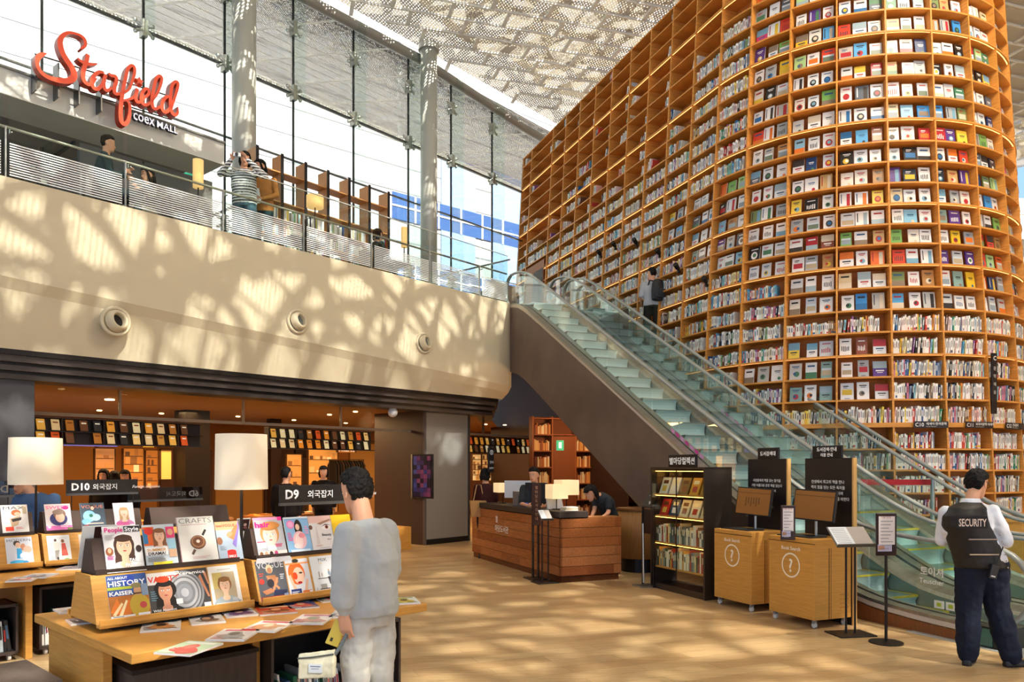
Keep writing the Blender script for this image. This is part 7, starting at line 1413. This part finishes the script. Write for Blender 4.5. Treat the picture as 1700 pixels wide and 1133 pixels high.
# ------------------------------------------------------------ furniture of the upper floor
def utable(px, q, lab, w=.45, z=.72, col='#4a4038'):
    P = fq(px, q, 5.3); t = empty('side_table', P, AF, label=lab, cat='table', group='tables on the upper floor'); MB().bbox(-w, w, -w * .8, w * .8, z, z + .04, col).build('table_top', VC, t); MB().cyl(0, 0, .02, z, .025, 12, '#8a8a86').build('post', STEEL, t); MB().cyl(0, 0, 0, .02, .2, 20, '#555').build('foot', DKM, t); return P
utable(300, 1.3, 'dark square table between the glowing lamp and the photographer', .42); utable(212, 1.3, 'pale table between the seated pair', .38, .7, '#d8d6d0'); utable(500, 1.3, 'dark table under the shaded lamp on the upper floor', .40); utable(655, 1.1, 'small square table beside the seated reader', .28)
def ulamp(px, y0, y1, q, wpx, lab, cyl=True, emit=1.3):
    P = fq(px, q, 5.3); s = P.y / F; z0 = CH + (HY - y1) * s - 5.3; z1 = CH + (HY - y0) * s - 5.3; r = wpx * s / 2; t = empty('table_lamp', P, 0, label=lab, cat='lamp', group='lamps on the upper floor')
    MB().cyl(0, 0, z0, z1, r, 28).build('lamp_shade', mat('amber_shade', '#f3c07a', .8, emit=.75), t, smooth=True); MB().cyl(0, 0, .0, z0, .012, 10, '#333').build('pole', DKM, t); MB().cyl(0, 0, .0, .015, min(r, .1) + .03, 20, '#333').build('base', DKM, t)
ulamp(329, 266, 312, 1.2, 17, 'tall glowing amber cylinder lamp at the left on the upper floor'); ulamp(523, 326, 345, 1.2, 28, 'wide cream drum lamp in front of the upper bookshelf'); ulamp(671, 378, 411, 1.15, 10, 'slim amber lamp near the right column')
# row of bookshelves
a0, zt1 = fpx(427, 246, 2.6); a1 = fpx(645, 316, 2.6)[0]
T = FE('bookshelf_row', label='row of tall oak bookshelves with black ends on the upper floor', cat='bookcase'); T.location = fw(a0, 2.6, 5.3); Lb = a1 - a0; nb = 6; hb = zt1 - 5.3
for i in range(nb + 1):
    x = Lb * i / nb; MB().box(x - .03, x + .03, -.02, .0, 0, hb + .06, '#1e1a18').build('black_end', VC, T); MB().box(x - .02, x + .02, 0, .34, 0, hb + .04).build('upright', mat('light_oak', '#c98f50', .5, noise=.15, nscale=3, stretch=(10, 10, 1)), T)
for i in range(nb):
    for z_s in [.12 + k * .36 for k in range(int(hb / .36) - 1)] + [hb - .34]:
        MB().box(Lb * i / nb + .02, Lb * (i + 1) / nb - .02, .02, .33, z_s, z_s + .025).build('shelf', mat('light_oak'), T)
    MB().box(Lb * i / nb + .04, Lb * (i + 1) / nb - .04, -.012, -.002, .85, .98, '#2a2422').build('shelf_label', VC, T)
m = MB(); q = random.Random(31)
for i in range(nb):
    for k in range(int(hb / .36) - 2):
        x = Lb * i / nb + .03
        while x < Lb * (i + 1) / nb - .07:
            w = q.uniform(.015, .045); m.box(x, x + w * .92, .05, .2, .145 + k * .36, .145 + k * .36 + q.uniform(.18, .27), q.choice(PAL_SP)) if q.random() < .9 else None; x += w
o = m.build('shelved_books', VC, label='books filling the row of shelves on the upper floor', cat='books', kind='stuff'); o.location = T.location; o.rotation_euler = (0, 0, AF)
# sofa by the glass at the right, small wall displays
P = fq(815, 1.2, 5.3); t = empty('armchair', P, AF + PI, label='grey armchair behind the balustrade next to the escalator head', cat='chair'); MB().bbox(-.45, .45, -.4, .4, .12, .42, '#a8a49c').build('seat', VC, t); MB().bbox(-.45, .45, .25, .42, .42, .85, '#8a7a6a').build('backrest', VC, t)
for s_ in (-1, 1): MB().bbox(s_ * .45 - .08, s_ * .45 + .08, -.4, .4, .12, .62, '#a8a49c').build('armrest', VC, t)
for x in (-.38, .34):
    for y in (-.34, .3): MB().box(x, x + .04, y, y + .04, 0, .12, '#333').build('leg', DKM, t)
for k, (px, py, q, lab) in enumerate(((148, 228, 6, 'green exit sign behind the seated man'), (309, 279, 6, 'green exit sign left of the amber lamp'))):
    u, z = fpx(px, py, q); t = FE('exit_sign', label=lab, cat='sign', group='green signs of the upper floor'); t.location = fw(u, q, z); MB().box(-.2, .2, 0, .05, -.17, .17, '#2fa888').box(-.08, .0, -.004, 0, -.1, .1, '#e0f6ee').box(.04, .1, -.004, 0, -.1, .1, '#e0f6ee').build('sign_box', mat('exit_sign'), t)
